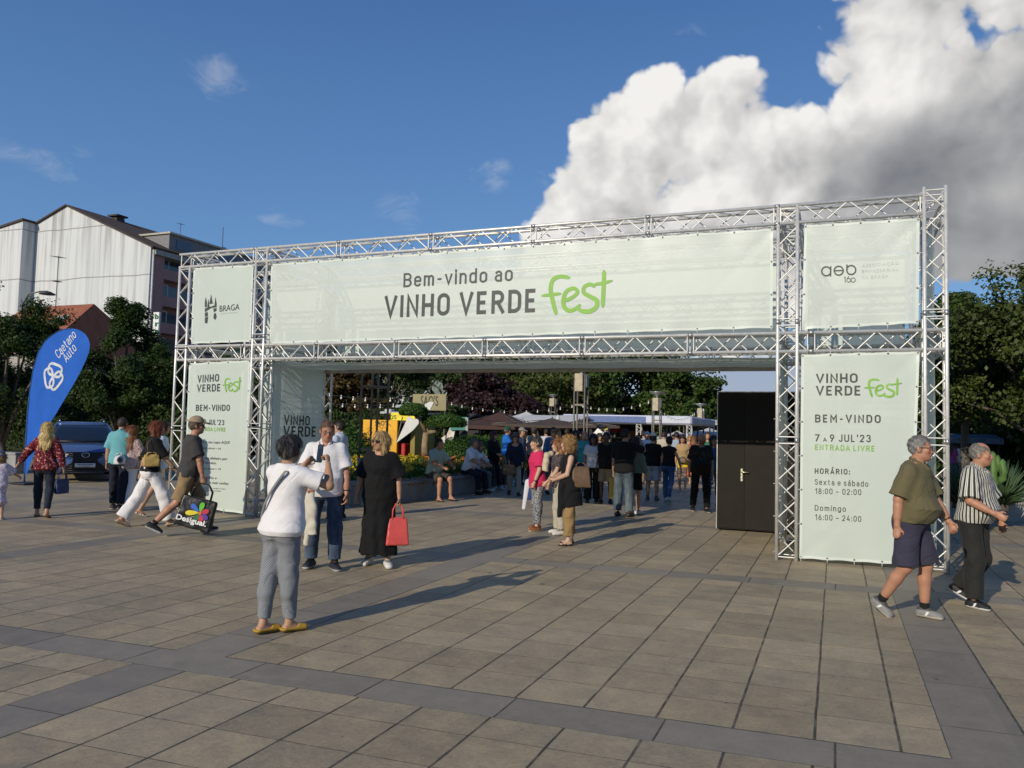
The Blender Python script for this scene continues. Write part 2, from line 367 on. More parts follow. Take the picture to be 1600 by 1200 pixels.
# ------------------------------------------------------------------ ground
def paving():
    m, nt, b, out = new_mat('paving_stone')
    v = obj_vec(); x, y, z = n_sep(v)
    wob = (n_noise(v, 3.0, 3)-.5)*.012
    P = 5.04; TL = .4365
    fx = (x-.565+wob).fmod(P); vy = y-(x-.565)*.065-4.45+wob; fy = vy.fmod(P)
    bandx = fx.lt(.44); bandy = fy.lt(.37)
    tx = (fx-.44)/TL; ty = (fy-.37)/TL
    jx = (tx.frac()-.5).abs()*-1.0+.5                 # distance to the joint, in tiles
    jy = (ty.frac()-.5).abs()*-1.0+.5
    nj = n_noise(v, 14, 3)
    gx = (jx*TL).smooth(.004, .011); gx = gx.min(1.0)
    gy = (jy*TL + nj*.004).smooth(.0035, .007)
    # joints of the bands: their two edges and a cross joint now and then
    ex = (fx.min((fx-.44).abs())).smooth(.003, .010); ey = (fy.min((fy-.37).abs())).smooth(.003, .009)
    cbx = ((vy/.9).frac()-.5).abs()*-1.0+.5; cby = ((x/.92).frac()-.5).abs()*-1.0+.5
    gbx = (cbx*.9).smooth(.002, .006); gby = (cby*.92).smooth(.003, .009)
    inb = bandx.max(bandy)
    tile_id = n_comb((x-.565).__truediv__(P).floor()*20 + tx.floor(), (vy/P).floor()*20 + ty.floor(), 0.0)
    rnd = n_white(tile_id); rnd2 = n_white(shift_v(tile_id, (17.3, 5.1, 2.2)))
    band_id = n_comb((x/.92).floor(), (vy/.9).floor(), 3.0); rb = n_white(band_id)
    g_tile = gx.min(gy); g_band = E.op('MULTIPLY', gbx, 1.0)
    joint_t = g_tile*ex*ey
    joint_b = bandx*(gbx.max(bandy))*1.0 + (1.0-bandx)*gby
    joint = (inb*(joint_b*ex.max(bandy)*ey.max(bandx)) + (1.0-inb)*joint_t).clamp()
    big = n_noise(v, .55, 5, .6); mid = n_noise(v, 5.0, 6, .68); fine = n_noise(v, 75, 4, .75); mott = n_noise(v, 28, 5, .7)
    tone = (rnd-.5)*.26 + (big-.5)*.55 + (mid-.5)*.95 + (mott-.5)*.8 + (fine-.5)*1.0 + 1.0
    warm = n_mix((rnd2*.25 + (mid-.5)*1.1 + (big-.30)*.8).clamp(), (.305, .252, .172), (.352, .266, .155))
    tbase = n_mix(1.0, warm, n_col(tone), 'MULTIPLY')
    btone = (rb-.5)*.22 + (mid-.5)*.7 + (mott-.5)*.4 + (fine-.5)*.35 + 1.0
    bbase = n_mix(1.0, (.222, .194, .155), n_col(btone), 'MULTIPLY')
    base = n_mix(inb, tbase, bbase)
    gum = n_voro(n_scale(v, (1.0, .8, 1.0)), 1.15); gm = 1.0-(gum+(mott-.5)*.05).smooth(.026, .046)
    gum2 = n_voro(shift_v(v, (3.3, 7.7, 0)), 3.0); gm2 = 1.0-(gum2+(mott-.5)*.06).smooth(.026, .056)
    stain = n_noise(v, 1.6, 7, .7).smooth(.57, .74)
    base = n_mix(stain*.45, base, (.150, .130, .104))
    pale = n_noise(shift_v(v, (31, 5, 2)), 2.3, 6, .72).smooth(.60, .78)
    base = n_mix(pale*.30, base, (.46, .41, .33))
    grit = n_noise(v, 48, 3, .7).smooth(.60, .70); base = n_mix(grit*.30*(1.0-inb*.5), base, (.12, .10, .075))
    base = n_mix(gm*.78, base, (.045, .043, .040)); base = n_mix(gm2*.60, base, (.06, .056, .05))
    jd = n_noise(v, 6, 4, .6).smooth(.28, .62)
    base = n_mix((1.0-joint)*(jd*.45+.5), base, (.030, .026, .020))
    nt.links.new(base, b.inputs['Base Color'])
    nt.links.new(((mid-.5)*.5 + .64).clamp().s, b.inputs['Roughness']); b.inputs['Specular IOR Level'].default_value = .35
    h = joint*.9 + mott*.25 + fine*.22 + mid*.3
    add_bump(nt, b, h, .55, .006)
    return m
def shift_v(v, o):
    n = E.nt.nodes.new('ShaderNodeVectorMath'); n.operation = 'ADD'; E.nt.links.new(v, n.inputs[0]); n.inputs[1].default_value = o; return n.outputs[0]
def n_col(v):
    n = E.nt.nodes.new('ShaderNodeCombineColor')
    for i in range(3): E.nt.links.new(v.s, n.inputs[i])
    return n.outputs[0]
mb = MB(); mb.add([(-900, -60, 0), (900, -60, 0), (900, 2000, 0), (-900, 2000, 0)], [(0, 1, 2, 3)])
structure(mb.build('plaza_paving', paving()))

# ------------------------------------------------------------------ truss gate
ALU = mat('aluminium_tube', (.69, .68, .65), .45, .45, .08, 14, .15, 220, .001)
ALU_D = mat('aluminium_joint', (.42, .42, .42), .45, .8, .2, 30)
CX = [(-11.595, -11.345), (-9.780, -9.530), (-.737, -.487), (1.060, 1.308)]
YF = (11.300, 11.545); YR = (13.155, 13.400)
T1, T2, M1, M2 = 4.852, 4.606, 3.080, 2.828
def truss(mb, p0, p1, u, v, su, sv, seg=1.75, rc=.0245, rb=.0095, plates=True):
    """box truss between p0 and p1: chords at the four corners, zig-zag braces on the four faces"""
    p0 = Vector(p0); p1 = Vector(p1); d = p1-p0; L = d.length; d = d/L; u = Vector(u); v = Vector(v)
    cs = [u*a*su/2+v*b*sv/2 for a, b in ((-1, -1), (1, -1), (1, 1), (-1, 1))]
    for c in cs:
        mb.mi = 0; mb.tube([p0+c, p1+c], rc, 10)
    ns = max(1, round(L/seg)); sl = L/ns
    for k in range(ns):
        a = sl*k+.045; b = sl*(k+1)-.045; nz = max(2, 2*round((b-a)/.5)); st = (b-a)/nz
        for q in range(4):
            A, B = cs[q], cs[(q+1) % 4]
            for t in (a, b): mb.tube([p0+d*t+A, p0+d*t+B], rb, 6, False)
            for i in range(nz):
                P, Q = (A, B) if (i+q) % 2 == 0 else (B, A)
                mb.tube([p0+d*(a+st*i)+P, p0+d*(a+st*(i+1))+Q], rb, 6, False)
        if k:
            mb.mi = 1
            for c in cs: mb.tube([p0+d*(sl*k-.035)+c, p0+d*(sl*k+.035)+c], rc*1.16, 10)
            mb.mi = 0
    if plates:
        mb.mi = 1
        for c in cs:
            mb.tube([p1+c-d*.015, p1+c], rc*.8, 8)
        mb.mi = 0
gate = tag(empty('truss_gate', (0, 12.3, 0)), 'large silver box truss gate with four legs in front and two beams across', 'gate')
def gpart(name, f):
    mb = MB(); f(mb); o = mb.build(name, [ALU, ALU_D], gate, (0, -12.3, 0)); return o
S4 = .247
for Ys in (YF, YR):
    ym = sum(Ys)/2
    for i, (a, b) in enumerate(CX):
        top = 4.95 if i == 3 else (T2 if i == 0 else T1)
        gpart('column', lambda mb: truss(mb, ((a+b)/2, ym, .0), ((a+b)/2, ym, top), (1, 0, 0), (0, 1, 0), b-a, Ys[1]-Ys[0], 1.55))
    for z0, z1 in ((T2, T1), (M2, M1)):
        gpart('beam', lambda mb: truss(mb, (CX[0][0]-.02, ym, (z0+z1)/2), (CX[3][0 if z0 > 4 else 1], ym, (z0+z1)/2), (0, 0, 1), (0, 1, 0), z1-z0, Ys[1]-Ys[0]-.004, 1.72))
for i, (a, b) in enumerate(CX):
    for z0, z1 in ((T2, T1), (M2, M1)):
        gpart('side_beam', lambda mb: truss(mb, ((a+b)/2, YF[1]+.03, (z0+z1)/2), ((a+b)/2, YR[0]-.03, (z0+z1)/2), (0, 0, 1), (1, 0, 0), z1-z0-.004, b-a-.004, 1.6))

# ------------------------------------------------------------------ banners
def banner_mat(name, col, trans=.30, clear=.06):
    m, nt, b, out = new_mat(name); v = obj_vec()
    f = n_noise(v, 1.3, 4, .6)
    x, y, z = n_sep(v)
    base = n_mix(f, tuple(c*.96 for c in col), tuple(min(1, c*1.04) for c in col))
    nt.links.new(base, b.inputs['Base Color']); b.inputs['Roughness'].default_value = .42; b.inputs['Specular IOR Level'].default_value = .35
    add_bump(nt, b, n_noise(n_scale(v, (1, 1, .5)), 5, 4, .5)*1.0 + n_noise(v, 900, 1)*.02, .22, .02)
    t = nt.nodes.new('ShaderNodeBsdfTranslucent'); nt.links.new(base, t.inputs[0])
    mx = nt.nodes.new('ShaderNodeMixShader'); mx.inputs[0].default_value = trans
    nt.links.new(b.outputs[0], mx.inputs[1]); nt.links.new(t.outputs[0], mx.inputs[2])
    tr = nt.nodes.new('ShaderNodeBsdfTransparent'); m2 = nt.nodes.new('ShaderNodeMixShader'); m2.inputs[0].default_value = clear
    nt.links.new(mx.outputs[0], m2.inputs[1]); nt.links.new(tr.outputs[0], m2.inputs[2]); nt.links.new(m2.outputs[0], out.inputs[0])
    return m
BAN = banner_mat('mint_banner_cloth', (.69, .77, .70)); BAN_W = banner_mat('mesh_banner_cloth', (.70, .76, .70), .25, .14)
HEM = banner_mat('pale_hem', (.74, .80, .745), .25, .0)
INK = mat('charcoal_print', (.042, .048, .047), .5, 0, .08, 5); INK_L = mat('grey_print', (.45, .50, .48), .5, 0, .05, 5)
LIME = mat('lime_print', (.19, .40, .05), .5, 0, .1, 5); EYE = mat('eyelet_metal', (.05, .055, .055), .5, .3); TIE = mat('white_cable_tie', (.75, .75, .74), .5)
eye_mb = MB(); eye_mb.tube([(0, .004, 0), (0, -.006, 0)], [.016, .013], 10)
eye_mesh = None
def banner(name, c, label, group, m, ties=(6, 6), wr=.018, seed=0, back=False, yo=-1):
    """c: four corners TL TR BR BL"""
    TL, TR, BR, BL = [Vector(q) for q in c]
    nrm = (TR-TL).cross(BL-TL).normalized()           # points away from the viewer or towards
    rnd = random.Random(seed); ph = [rnd.uniform(0, 6) for _ in range(8)]
    W = ((TR-TL).length+(BR-BL).length)/2; Hh = (BL-TL).length
    def P(u, v, lift=0.0):
        q = TL*(1-u)*(1-v)+TR*u*(1-v)+BR*u*v+BL*(1-u)*v
        ed = min(u*W, (1-u)*W, v*Hh, (1-v)*Hh); e = math.exp(-ed/.22)
        n = wr*(math.sin(u*W*5.1+ph[0])*math.sin(v*Hh*1.2+ph[1])*.5*e + .35*math.sin(u*W*.9+v*Hh*1.3+ph[2]) + .4*e*math.sin(u*W*11+ph[3]))
        du = abs(u*W-v*Hh*.8); n += wr*.9*math.exp(-(du/.05)**2)*math.exp(-min(v*Hh, 9)/.45); d2 = abs((1-u)*W-v*Hh*.9); n += wr*.7*math.exp(-(d2/.05)**2)*math.exp(-v*Hh/.5); d3 = abs(u*W-(1-v)*Hh*1.1); n += wr*.8*math.exp(-(d3/.045)**2)*math.exp(-(1-v)*Hh/.45)
        sag = 0.004*math.cos(2*math.pi*u*max(1, ties[0]-1))*math.exp(-min(v*Hh, (1-v)*Hh)/.03)
        q = q + Vector((0, 0, sag if v < .5 else -sag))
        return q + nrm*(n+lift)
    mb = MB(); nu = max(8, int(W/.06)); nv = max(8, int(Hh/.06))
    mb.grid(lambda u, v: P(u, v), nu, nv)
    org = Vector((BL.x, BL.y, 0)); mb.v = [tuple(Vector(q)-org) for q in mb.v]
    o = tag(mb.build(name, m, None, org), label, 'banner', group)
    hb = MB(); hw = .034
    eu, ev = hw/W, hw/Hh; lf = -.0025 if nrm.y > 0 else .0025
    for (u0, u1, v0, v1) in ((0, 1, 0, ev), (0, 1, 1-ev, 1), (0, eu, ev, 1-ev), (1-eu, 1, ev, 1-ev)):
        hb.grid(lambda u, v: P(u0+(u1-u0)*u, v0+(v1-v0)*v, lf), max(2, int((u1-u0)*nu)), max(2, int((v1-v0)*nv)))
    hb.v = [tuple(Vector(q)-org) for q in hb.v]; hb.build('hem', HEM, o)
    out = Vector((0, -1, 0)) if abs(nrm.y) > .5 else Vector((1, 0, 0))
    def eyelet(u, v, tie):
        mb = MB(); p = P(u, v)-org+out*.004
        mb.mi = 0; a = out.orthogonal().normalized()
        mb.tube([p, p+out*.006], [.013, .011], 8)
        mb.mi = 1; mb.tube([p+out*.006, p+Vector(tie)*.5+out*.004, p+Vector(tie)-out*.03], .0035, 5)
        mb.build('eyelet', [EYE, TIE], o)
    nx, nz = ties; ax = (TR-TL).normalized()
    for i in range(nx):
        u = .018/W+(1-.036/W)*i/(nx-1)
        eyelet(u, .020/Hh, (0, 0, .085)); eyelet(u, 1-.020/Hh, (0, 0, -.085) if Hh < 1.7 or True else (0, 0, 0))
    for j in range(1, nz-1):
        v = j/(nz-1)
        eyelet(.018/W, v, ax*-.085); eyelet(1-.018/W, v, ax*.085)
    def conform(vs, org, lift):
        res = []
        for p in vs:
            g = Vector(p)+org; u = (g-TL).dot((TR-TL).normalized())/W; v = (TL.z-g.z)/Hh
            for _ in range(4):
                pv = P(min(1, max(0, u)), min(1, max(0, v))); u += (g-pv).dot((TR-TL).normalized())/W; v -= (g.z-pv.z)/Hh
            pv = P(min(1, max(0, u)), min(1, max(0, v))); k = (pv-g).dot(out); res.append(tuple(Vector(p)+out*(k+lift)))
        return res
    CONF[o.name] = conform
    return o, org
CONF = {}
YB = 11.292
q = lambda x, y: atY(x, y, YB)
DUP = {}
def stick(mb, o, org):
    ly = [p[1] for p in mb.v]; mb.v = CONF[o.name](mb.v, org, .006); y0 = max(ly)
    mb.v = [(p[0], p[1]-(y0-l), p[2]) for p, l in zip(mb.v, ly)] if y0-min(ly) < .02 else mb.v
def words(o, org, rows, mtl, name='lettering'):
    for body, l, r_, cap, kw in rows:
        mb = MB(); a = q(*l)-org; b_ = q(*r_)-org
        capm = (q(l[0], l[1]-cap)-q(*l)).length
        lettering(mb, body, a, b_, capm, lift=.0, **kw); stick(mb, o, org); mb.build(name, mtl, o)
FEST = [[(.40, .93, .05), (.27, .98, .055), (.16, .90, .06), (.13, .65, .06), (.165, .35, .06), (.21, .06, .055), (.225, .02, .05)],
        [(.0, .50, .035), (.12, .515, .045), (.28, .53, .04)],
        [(.33, .33, .05), (.45, .42, .05), (.52, .55, .05), (.46, .65, .05), (.36, .58, .055), (.32, .38, .06), (.335, .17, .06), (.41, .07, .055), (.50, .12, .05), (.56, .22, .04)],
        [(.76, .66, .045), (.69, .73, .05), (.61, .66, .05), (.61, .52, .055), (.70, .41, .055), (.79, .30, .06), (.78, .12, .06), (.68, .03, .06), (.56, .07, .05), (.525, .16, .04)],
        [(.885, 1.06, .05), (.885, .8, .055), (.88, .4, .055), (.875, .14, .05)],
        [(.75, .72, .035), (.87, .74, .045), (1.0, .79, .03)]]
def fest(o, org, x0, x1, ybase0, ybase1, hpx):
    """brush word in lime: flattened brush strokes"""
    mb = MB(); A = q(x0, ybase0)-org; B = q(x1, ybase1)-org; up = Vector((0, 0, 1)); hm = (q(x0, ybase0-hpx)-q(x0, ybase0)).length; W = (B-A).length
    for si, st in enumerate(FEST):
        pts = []; rs = []
        n = len(st)
        for i in range(n-1):
            p0, p1, p2, p3 = (np.array(st[max(0, min(n-1, i+k))]) for k in (-1, 0, 1, 2))
            for t in np.linspace(0, 1, 7)[:6 if i < n-2 else 7]:
                c = .5*((2*p1)+(-p0+p2)*t+(2*p0-5*p1+4*p2-p3)*t*t+(-p0+3*p1-3*p2+p3)*t**3); pts.append(c)
        vs = [A+(B-A)*c[0]+up*(c[1]*hm)+Vector((0, -.0006*si, 0)) for c in pts]
        for k, c in enumerate(pts):
            r = c[2]*hm*.98; rs.append(r*(.55+.45*min(1, k/2)) if k < 2 else (r*(.6+.4*min(1, (len(pts)-1-k)/2))))
        # flat ribbon with thickness
        nn = len(vs); V = []; F = []
        for k in range(nn):
            d = (vs[min(k+1, nn-1)]-vs[max(k-1, 0)]).normalized(); a = Vector((-d.z, 0, d.x))
            V += [vs[k]+a*rs[k], vs[k]-a*rs[k]]
        for k in range(nn-1): F.append((2*k, 2*k+1, 2*k+3, 2*k+2))
        mb.add(V, F)
        for k, sg in ((0, -1), (nn-1, 1)):
            d = (vs[min(k+1, nn-1)]-vs[max(k-1, 0)]).normalized()*sg; a = Vector((-d.z, 0, d.x))
            pl = [vs[k]+a*(rs[k]*math.cos(t))+d*(rs[k]*.8*math.sin(t)) for t in np.linspace(0, math.pi, 9)]
            mb.add(pl, [tuple(range(9))])
    stick(mb, o, org); mb.build('brush_word', LIME, o)
GB = 'banners tied into the truss gate'
# main banner
o, org = banner('banner', [q(424, 413), q(1208, 357), q(1207, 512), q(421, 537)], 'long pale banner across the gate top reading Bem-vindo ao VINHO VERDE fest', GB, BAN_W, (18, 4), .020, 1)
words(o, org, [('Bem-vindo ao', (630, 449), (801, 439), 22, dict(wt=.135)), ('VINHO VERDE', (599.5, 496.5), (836, 488), 34, dict(wt=.17))], INK)
fest(o, org, 846, 956, 492, 487, 59)
# upper left banner with the city emblem
o, org = banner('banner', [q(302, 419), q(396, 414), q(392, 534), q(298, 537)], 'small pale banner high on the left leg with castle emblem and BRAGA', GB, BAN, (4, 4), .02, 2)
words(o, org, [('BRAGA', (342.5, 487), (374, 484), 9.5, dict(bold=.0))], INK)
words(o, org, [('CÂMARA MUNICIPAL', (343, 490.8), (372, 489), 2.0, {})], INK_L, 'small_print')
mb = MB()
def flat(mb, poly, lift=.0): mb.add([q(*p)-org+Vector((0, -lift, 0)) for p in poly], [tuple(range(len(poly)))])
for pl in ([(320, 472), (321.5, 464), (323, 472), (323, 480), (320, 480)], [(324, 478), (325.5, 467), (327, 478), (327, 482), (324, 482)], [(327.5, 472), (329.5, 460), (331.5, 472), (333, 474), (327, 475)], [(335, 474), (336.5, 464), (338, 474), (338, 477), (335, 477)],
           [(320, 482), (338, 476), (338, 480), (330, 481), (324, 485), (320, 488)], [(320, 489), (324, 487), (325, 494), (320, 495)], [(320, 496), (325, 495), (323.5, 505), (320, 505)], [(333, 482), (338, 481), (338, 485), (334, 488)], [(334, 490), (337, 489), (338, 495), (336, 500), (333, 497)]): flat(mb, pl)
stick(mb, o, org); mb.build('emblem', INK, o)
# upper right banner
o, org = banner('banner', [q(1257, 352), q(1437, 341), q(1435, 505), q(1253, 515)], 'small pale banner high on the right leg with round logo letters and 160', GB, BAN_W, (5, 4), .02, 3)
mb = MB()
def ring(mb, cx, cyy, r, wd, a0=0, a1=360, n=28, lift=.0):
    V = []; 
    for k in range(n+1):
        t = R(a0+(a1-a0)*k/n)
        for rr in (r-wd/2, r+wd/2): V.append(q(cx+rr*math.cos(t), cyy-rr*math.sin(t))-org+Vector((0, -lift, 0)))
    mb.add(V, [(2*k, 2*k+1, 2*k+3, 2*k+2) for k in range(n)])
def bar(mb, x0, y0, x1, y1, wd, lift=.0005):
    dx, dy = x1-x0, y1-y0; L = math.hypot(dx, dy); nx, ny = -dy/L*wd/2, dx/L*wd/2
    mb.add([q(*p)-org+Vector((0, -lift, 0)) for p in ((x0+nx, y0+ny), (x1+nx, y1+ny), (x1-nx, y1-ny), (x0-nx, y0-ny))], [(0, 1, 2, 3)])
ring(mb, 1291, 424, 7, 2.2); bar(mb, 1298, 416, 1297.6, 432, 2.2); ring(mb, 1310.5, 423, 7, 2.2); bar(mb, 1304, 423.2, 1317, 422.6, 2)
ring(mb, 1330, 422, 7, 2.2); bar(mb, 1323.4, 413.5, 1323.2, 424, 2.2)
bar(mb, 1320.5, 433, 1320.5, 441.5, 1.1); bar(mb, 1319, 434, 1320.8, 432.6, 1.1); ring(mb, 1326, 438, 3.0, 1.0); bar(mb, 1323.5, 436.4, 1326, 431.5, 1.0); ring(mb, 1333, 437.6, 3.4, 1.0)
stick(mb, o, org); mb.build('emblem', INK, o)
words(o, org, [('ASSOCIAÇÃO', (1347, 417.5), (1404, 413.5), 4.4, dict(space=1.25)), ('EMPRESARIAL', (1347, 427), (1404, 423.5), 5, dict(space=1.2)), ('DE BRAGA', (1347, 436), (1388, 433.6), 5, dict(space=1.3))], INK_L, 'small_print')
# lower right banner
o, org = banner('banner', [q(1252, 554), q(1437, 549), q(1425, 883), q(1249, 872)], 'tall mint banner on the right leg with opening hours HORÁRIO', GB, BAN, (5, 7), .02, 4)
words(o, org, [('VINHO', (1274.5, 598.5), (1340, 598), 14.5, dict(wt=.17)), ('VERDE', (1274.5, 617.8), (1344, 618), 15, dict(wt=.17)), ('BEM-VINDO', (1273.5, 660), (1376, 661), 12.4, dict(wt=.17, gap=.28)),
               ('7', (1273.5, 689.5), (1281, 689.6), 11, dict(wt=.15)), ('A', (1286, 689.8), (1292, 690), 6.4, dict(wt=.14)), ('9 JUL\'23', (1296.5, 690), (1360.5, 691), 11.4, dict(wt=.15, gap=.24)), ('HORÁRIO:', (1273, 740), (1328, 741.5), 8.6, dict(wt=.17, gap=.28))], INK)
words(o, org, [('Sexta e sábado', (1273, 757), (1356.5, 760.5), 8.6, dict(wt=.12, gap=.26)), ('18:00 – 02:00', (1273.5, 771.5), (1345.5, 773.5), 8.8, dict(wt=.12, gap=.26)), ('Domingo', (1273, 797.5), (1321.5, 799.5), 8.6, dict(wt=.12, gap=.26)), ('16:00 – 24:00', (1273.5, 812), (1345.5, 815.3), 8.8, dict(wt=.12, gap=.26))], INK, 'small_print')
words(o, org, [('ENTRADA LIVRE', (1273.5, 703), (1366, 705.5), 8.8, dict(wt=.16, gap=.24))], LIME, 'lime_line')
fest(o, org, 1350, 1409, 620, 621, 28)
# lower left banner
o, org = banner('banner', [q(296, 568), q(390, 563), q(383, 803), q(286.5, 790)], 'tall mint banner on the left leg with handwritten lines under BEM-VINDO', GB, BAN, (4, 6), .02, 5)
words(o, org, [('VINHO', (308, 598), (342.5, 596), 11.6, dict(wt=.17)), ('VERDE', (307.5, 612.5), (344, 611.5), 11.6, dict(wt=.17)), ('BEM-VINDO', (306, 642), (359, 642), 9.6, dict(wt=.17)),
               ('7 A 9 JUL\'23', (304, 662.5), (350, 664.5), 8.2, dict(wt=.15))], INK)
words(o, org, [('ENTRADA LIVRE', (303, 672.5), (352, 674.5), 6.2, dict(wt=.16))], LIME, 'lime_line')
words(o, org, [('Compra o teu copo AQUI', (303, 692), (358.5, 693.5), 4.2, dict(shear=.25)), ('1 copo oficial = 3€', (312, 701), (345, 702.5), 2.8, {}), ('Troca o teu dinheiro por', (302, 716.5), (355, 719), 4.2, dict(shear=.25)), ('senhas anuais.', (302, 723), (338, 725.5), 4.0, dict(shear=.25)),
               ('1 senha anual = 1€', (310, 732.5), (345, 734.5), 2.8, {}), ('Bebe o vinho e', (302, 746), (338, 749), 4.2, dict(shear=.25)), ('come com as tuas senhas', (301, 754), (357, 757.5), 4.0, dict(shear=.25)), ('Consumo responsável. Não conduza se beber.', (300, 762), (353, 765), 1.9, {}), ('Festival organizado pela associação', (300, 765.5), (345, 768.2), 1.9, {})], INK, 'small_print')
fest(o, org, 347.5, 377, 612.5, 611.5, 21)
# inner side banner facing the passage
def side_banner(X, y0, y1, z0, z1, label, txt, seed):
    c = [(X, y0, z1), (X, y1, z1), (X, y1, z0), (X, y0, z0)]
    o, org = banner('banner', c, label, GB, BAN, (5, 7), .010, seed)
    return o, org
o, org = side_banner(-9.50, YF[1]+.02, YR[0]-.05, .12, 2.80, 'shaded mint banner on the inner left side of the gate passage reading VINHO VERDE', True, 6)
mb = MB()
def sp(x, y): return atX(x, y, -9.50)-org
for body, l, r_, cap in (('VINHO', (442.5, 664), (483, 661.5), 16), ('VERDE', (441.5, 682.5), (492, 681), 17)):
    a = sp(*l); b_ = sp(*r_); c_ = (sp(l[0], l[1]-cap)-a).length
    b_.z = a.z
    lettering(mb, body, a, b_, c_, out=Vector((1, 0, 0)), lift=.014, wt=.165); mb.build('lettering', INK, o); mb = MB()
side_banner(-.765, YF[1]+.02, YR[0]-.05, .12, 2.80, 'pale banner edge-on at the inner right side of the gate passage', False, 7)
side_banner(1.20, YF[1]+.02, YR[0]-.05, .12, 4.55, 'grey-looking banner closing the outer right end of the gate', False, 8)
# rear banners and the passage ceiling cloth
def rear(x0, x1, z0, z1, label, seed, ties=(5, 5)):
    return banner('banner', [(x0, YR[1]+.03, z1), (x1, YR[1]+.03, z1), (x1, YR[1]+.03, z0), (x0, YR[1]+.03, z0)], label, GB, BAN, ties, .01, seed)
rear(-9.45, -.82, 3.0, 4.55, 'long rear banner glimpsed in the gap above the passage, seen from its back', 9, (10, 4))
rear(-11.28, -9.85, 3.0, 4.55, 'rear banner glimpsed behind the emblem banner of the left leg', 10)
rear(-.42, .99, 3.05, 4.55, 'rear banner glimpsed behind the round logo banner of the right leg', 11)
rear(-11.28, -9.85, .2, 2.78, 'rear banner behind the tall handwritten banner of the left leg', 12)
rear(-.42, .99, .2, 2.78, 'rear banner behind the tall opening hours banner of the right leg', 13)
mb = MB(); mb.grid(lambda u, v: (-9.48+8.70*u, YF[1]-.02+(YR[1]-YF[1]-.04)*v, 2.772-.02*math.sin(math.pi*v)-.006*math.sin(u*40)), 60, 14)
o = tag(mb.build('passage_ceiling', banner_mat('ceiling_cloth', (.60, .69, .63), .3, .0)), 'flat mint cloth ceiling over the gate passage', 'cloth ceiling')
mb = MB(); mb.bbox(-9.48, -.78, YR[0]-.06, YR[0]-.035, 2.70, 2.768); mb.build('valance', mat('beige_batten', (.42, .38, .32), .6), o)

# ------------------------------------------------------------------ dark cabin with door behind the right leg
cab = tag(empty('dark_cabin', (-.7, 14.6, 0)), 'tall black storage cabin with a flush door standing behind the right leg', 'cabin')
BLK = mat('black_panel', (.016, .0135, .011), .6, 0, .2, 2.5, .06, 40, .002, spec=.12)
x0, x1, yf = -1.925, .92, 14.22; zt = 2.42
mb = MB(); mb.bbox(x0, x1, yf+.012, yf+1.6, .03, zt); ob = mb.build('wall', BLK, cab, (.7, -14.6, 0))
mb = MB(); mb.bbox(x0-.012, x0, yf-.004, yf+1.6, .03, zt+.012); mb.bbox(x0, x1, yf-.004, yf+1.6, zt, zt+.014); mb.build('edge_trim', mat('steel_trim', (.42, .41, .38), .4, .7), cab, (.7, -14.6, 0))
mb = MB(); mb.bbox(-1.46, -.55, yf-.006, yf+.010, .05, zt-.015); dr = mb.build('door', mat('black_door', (.018, .015, .0122), .58, 0, .15, 3, .05, 40, .002, spec=.12), cab, (.7, -14.6, 0))
mb = MB(); mb.bbox(x0+.003, -1.466, yf-.001, yf+.010, .05, zt-.015); mb.build('side_panel', BLK, cab, (.7, -14.6, 0))
hp = atY(1159, 742, yf); mb = MB(); mb.bevbox((hp.x, yf-.012, hp.z), (.040, .014, .225), .006)
mb.tube([(hp.x, yf-.02, hp.z+.05), (hp.x, yf-.065, hp.z+.05), (hp.x+.035, yf-.07, hp.z+.05), (hp.x+.12, yf-.066, hp.z+.048)], .010, 8); mb.ell((hp.x, yf-.02, hp.z-.05), (.010, .006, .014), 8, 6)
mb.build('handle', mat('brass_handle', (.62, .56, .40), .3, .85), dr)
# ------------------------------------------------------------------ buildings
def stained_wall():
    m, nt, b, out = new_mat('stained_white_render'); v = obj_vec(); x, y, z = n_sep(v)
    st = n_noise(n_scale(v, (1.6, 1.6, .06)), 1.0, 6, .65); blot = n_noise(v, .25, 5, .6); st2 = n_noise(n_scale(v, (.5, .5, .03)), 1.0, 3, .5)
    course = (((z+ (n_noise(v, .15, 2)-.5)*.5)/5.6).frac()-.5).abs()
    ln = 1.0-(course*-1.0+.5).smooth(.004, .016)
    base = n_mix(st.smooth(.42, .70)*.8, (.57, .59, .60), (.36, .375, .385)); base = n_mix(st2.smooth(.55, .62)*.35, base, (.42, .44, .46))
    base = n_mix(blot.smooth(.5, .75)*.35, base, (.60, .61, .58)); base = n_mix(ln*.75, base, (.16, .15, .14))
    base = n_mix(((z-17.5)*.16).clamp()*st.smooth(.42, .66)*.6, base, (.22, .20, .18))
    nt.links.new(base, b.inputs['Base Color']); b.inputs['Roughness'].default_value = .85
    add_bump(nt, b, n_noise(v, 3, 5, .7), .2, .05); return m
WALL_W = stained_wall()
def tiled_roof(name, c1, c2, su=(4, 4, .6)):
    m, nt, b, out = new_mat(name); v = obj_vec(); x, y, z = n_sep(v)
    row = ((y+x*.0)*3.3).frac(); colm = (x*4.2).frac()
    f = n_noise(v, 1.2, 5, .65); rnd = n_white(n_comb((y*3.3).floor(), (x*4.2).floor(), 0))
    base = n_mix((f*.7+rnd*.45).clamp(), c1, c2); nt.links.new(base, b.inputs['Base Color']); b.inputs['Roughness'].default_value = .9
    add_bump(nt, b, row*.6+(colm-.5).abs(), .8, .06); return m
ROOF_B = tiled_roof('brown_roof_tile', (.040, .030, .026), (.075, .050, .040)); ROOF_R = tiled_roof('red_roof_tile', (.20, .062, .035), (.33, .115, .06))
GLASS = mat('dark_window_glass', (.05, .07, .10), .08, .0, .2, 2, spec=.8); FRAME = mat('pale_window_frame', (.55, .56, .56), .5)
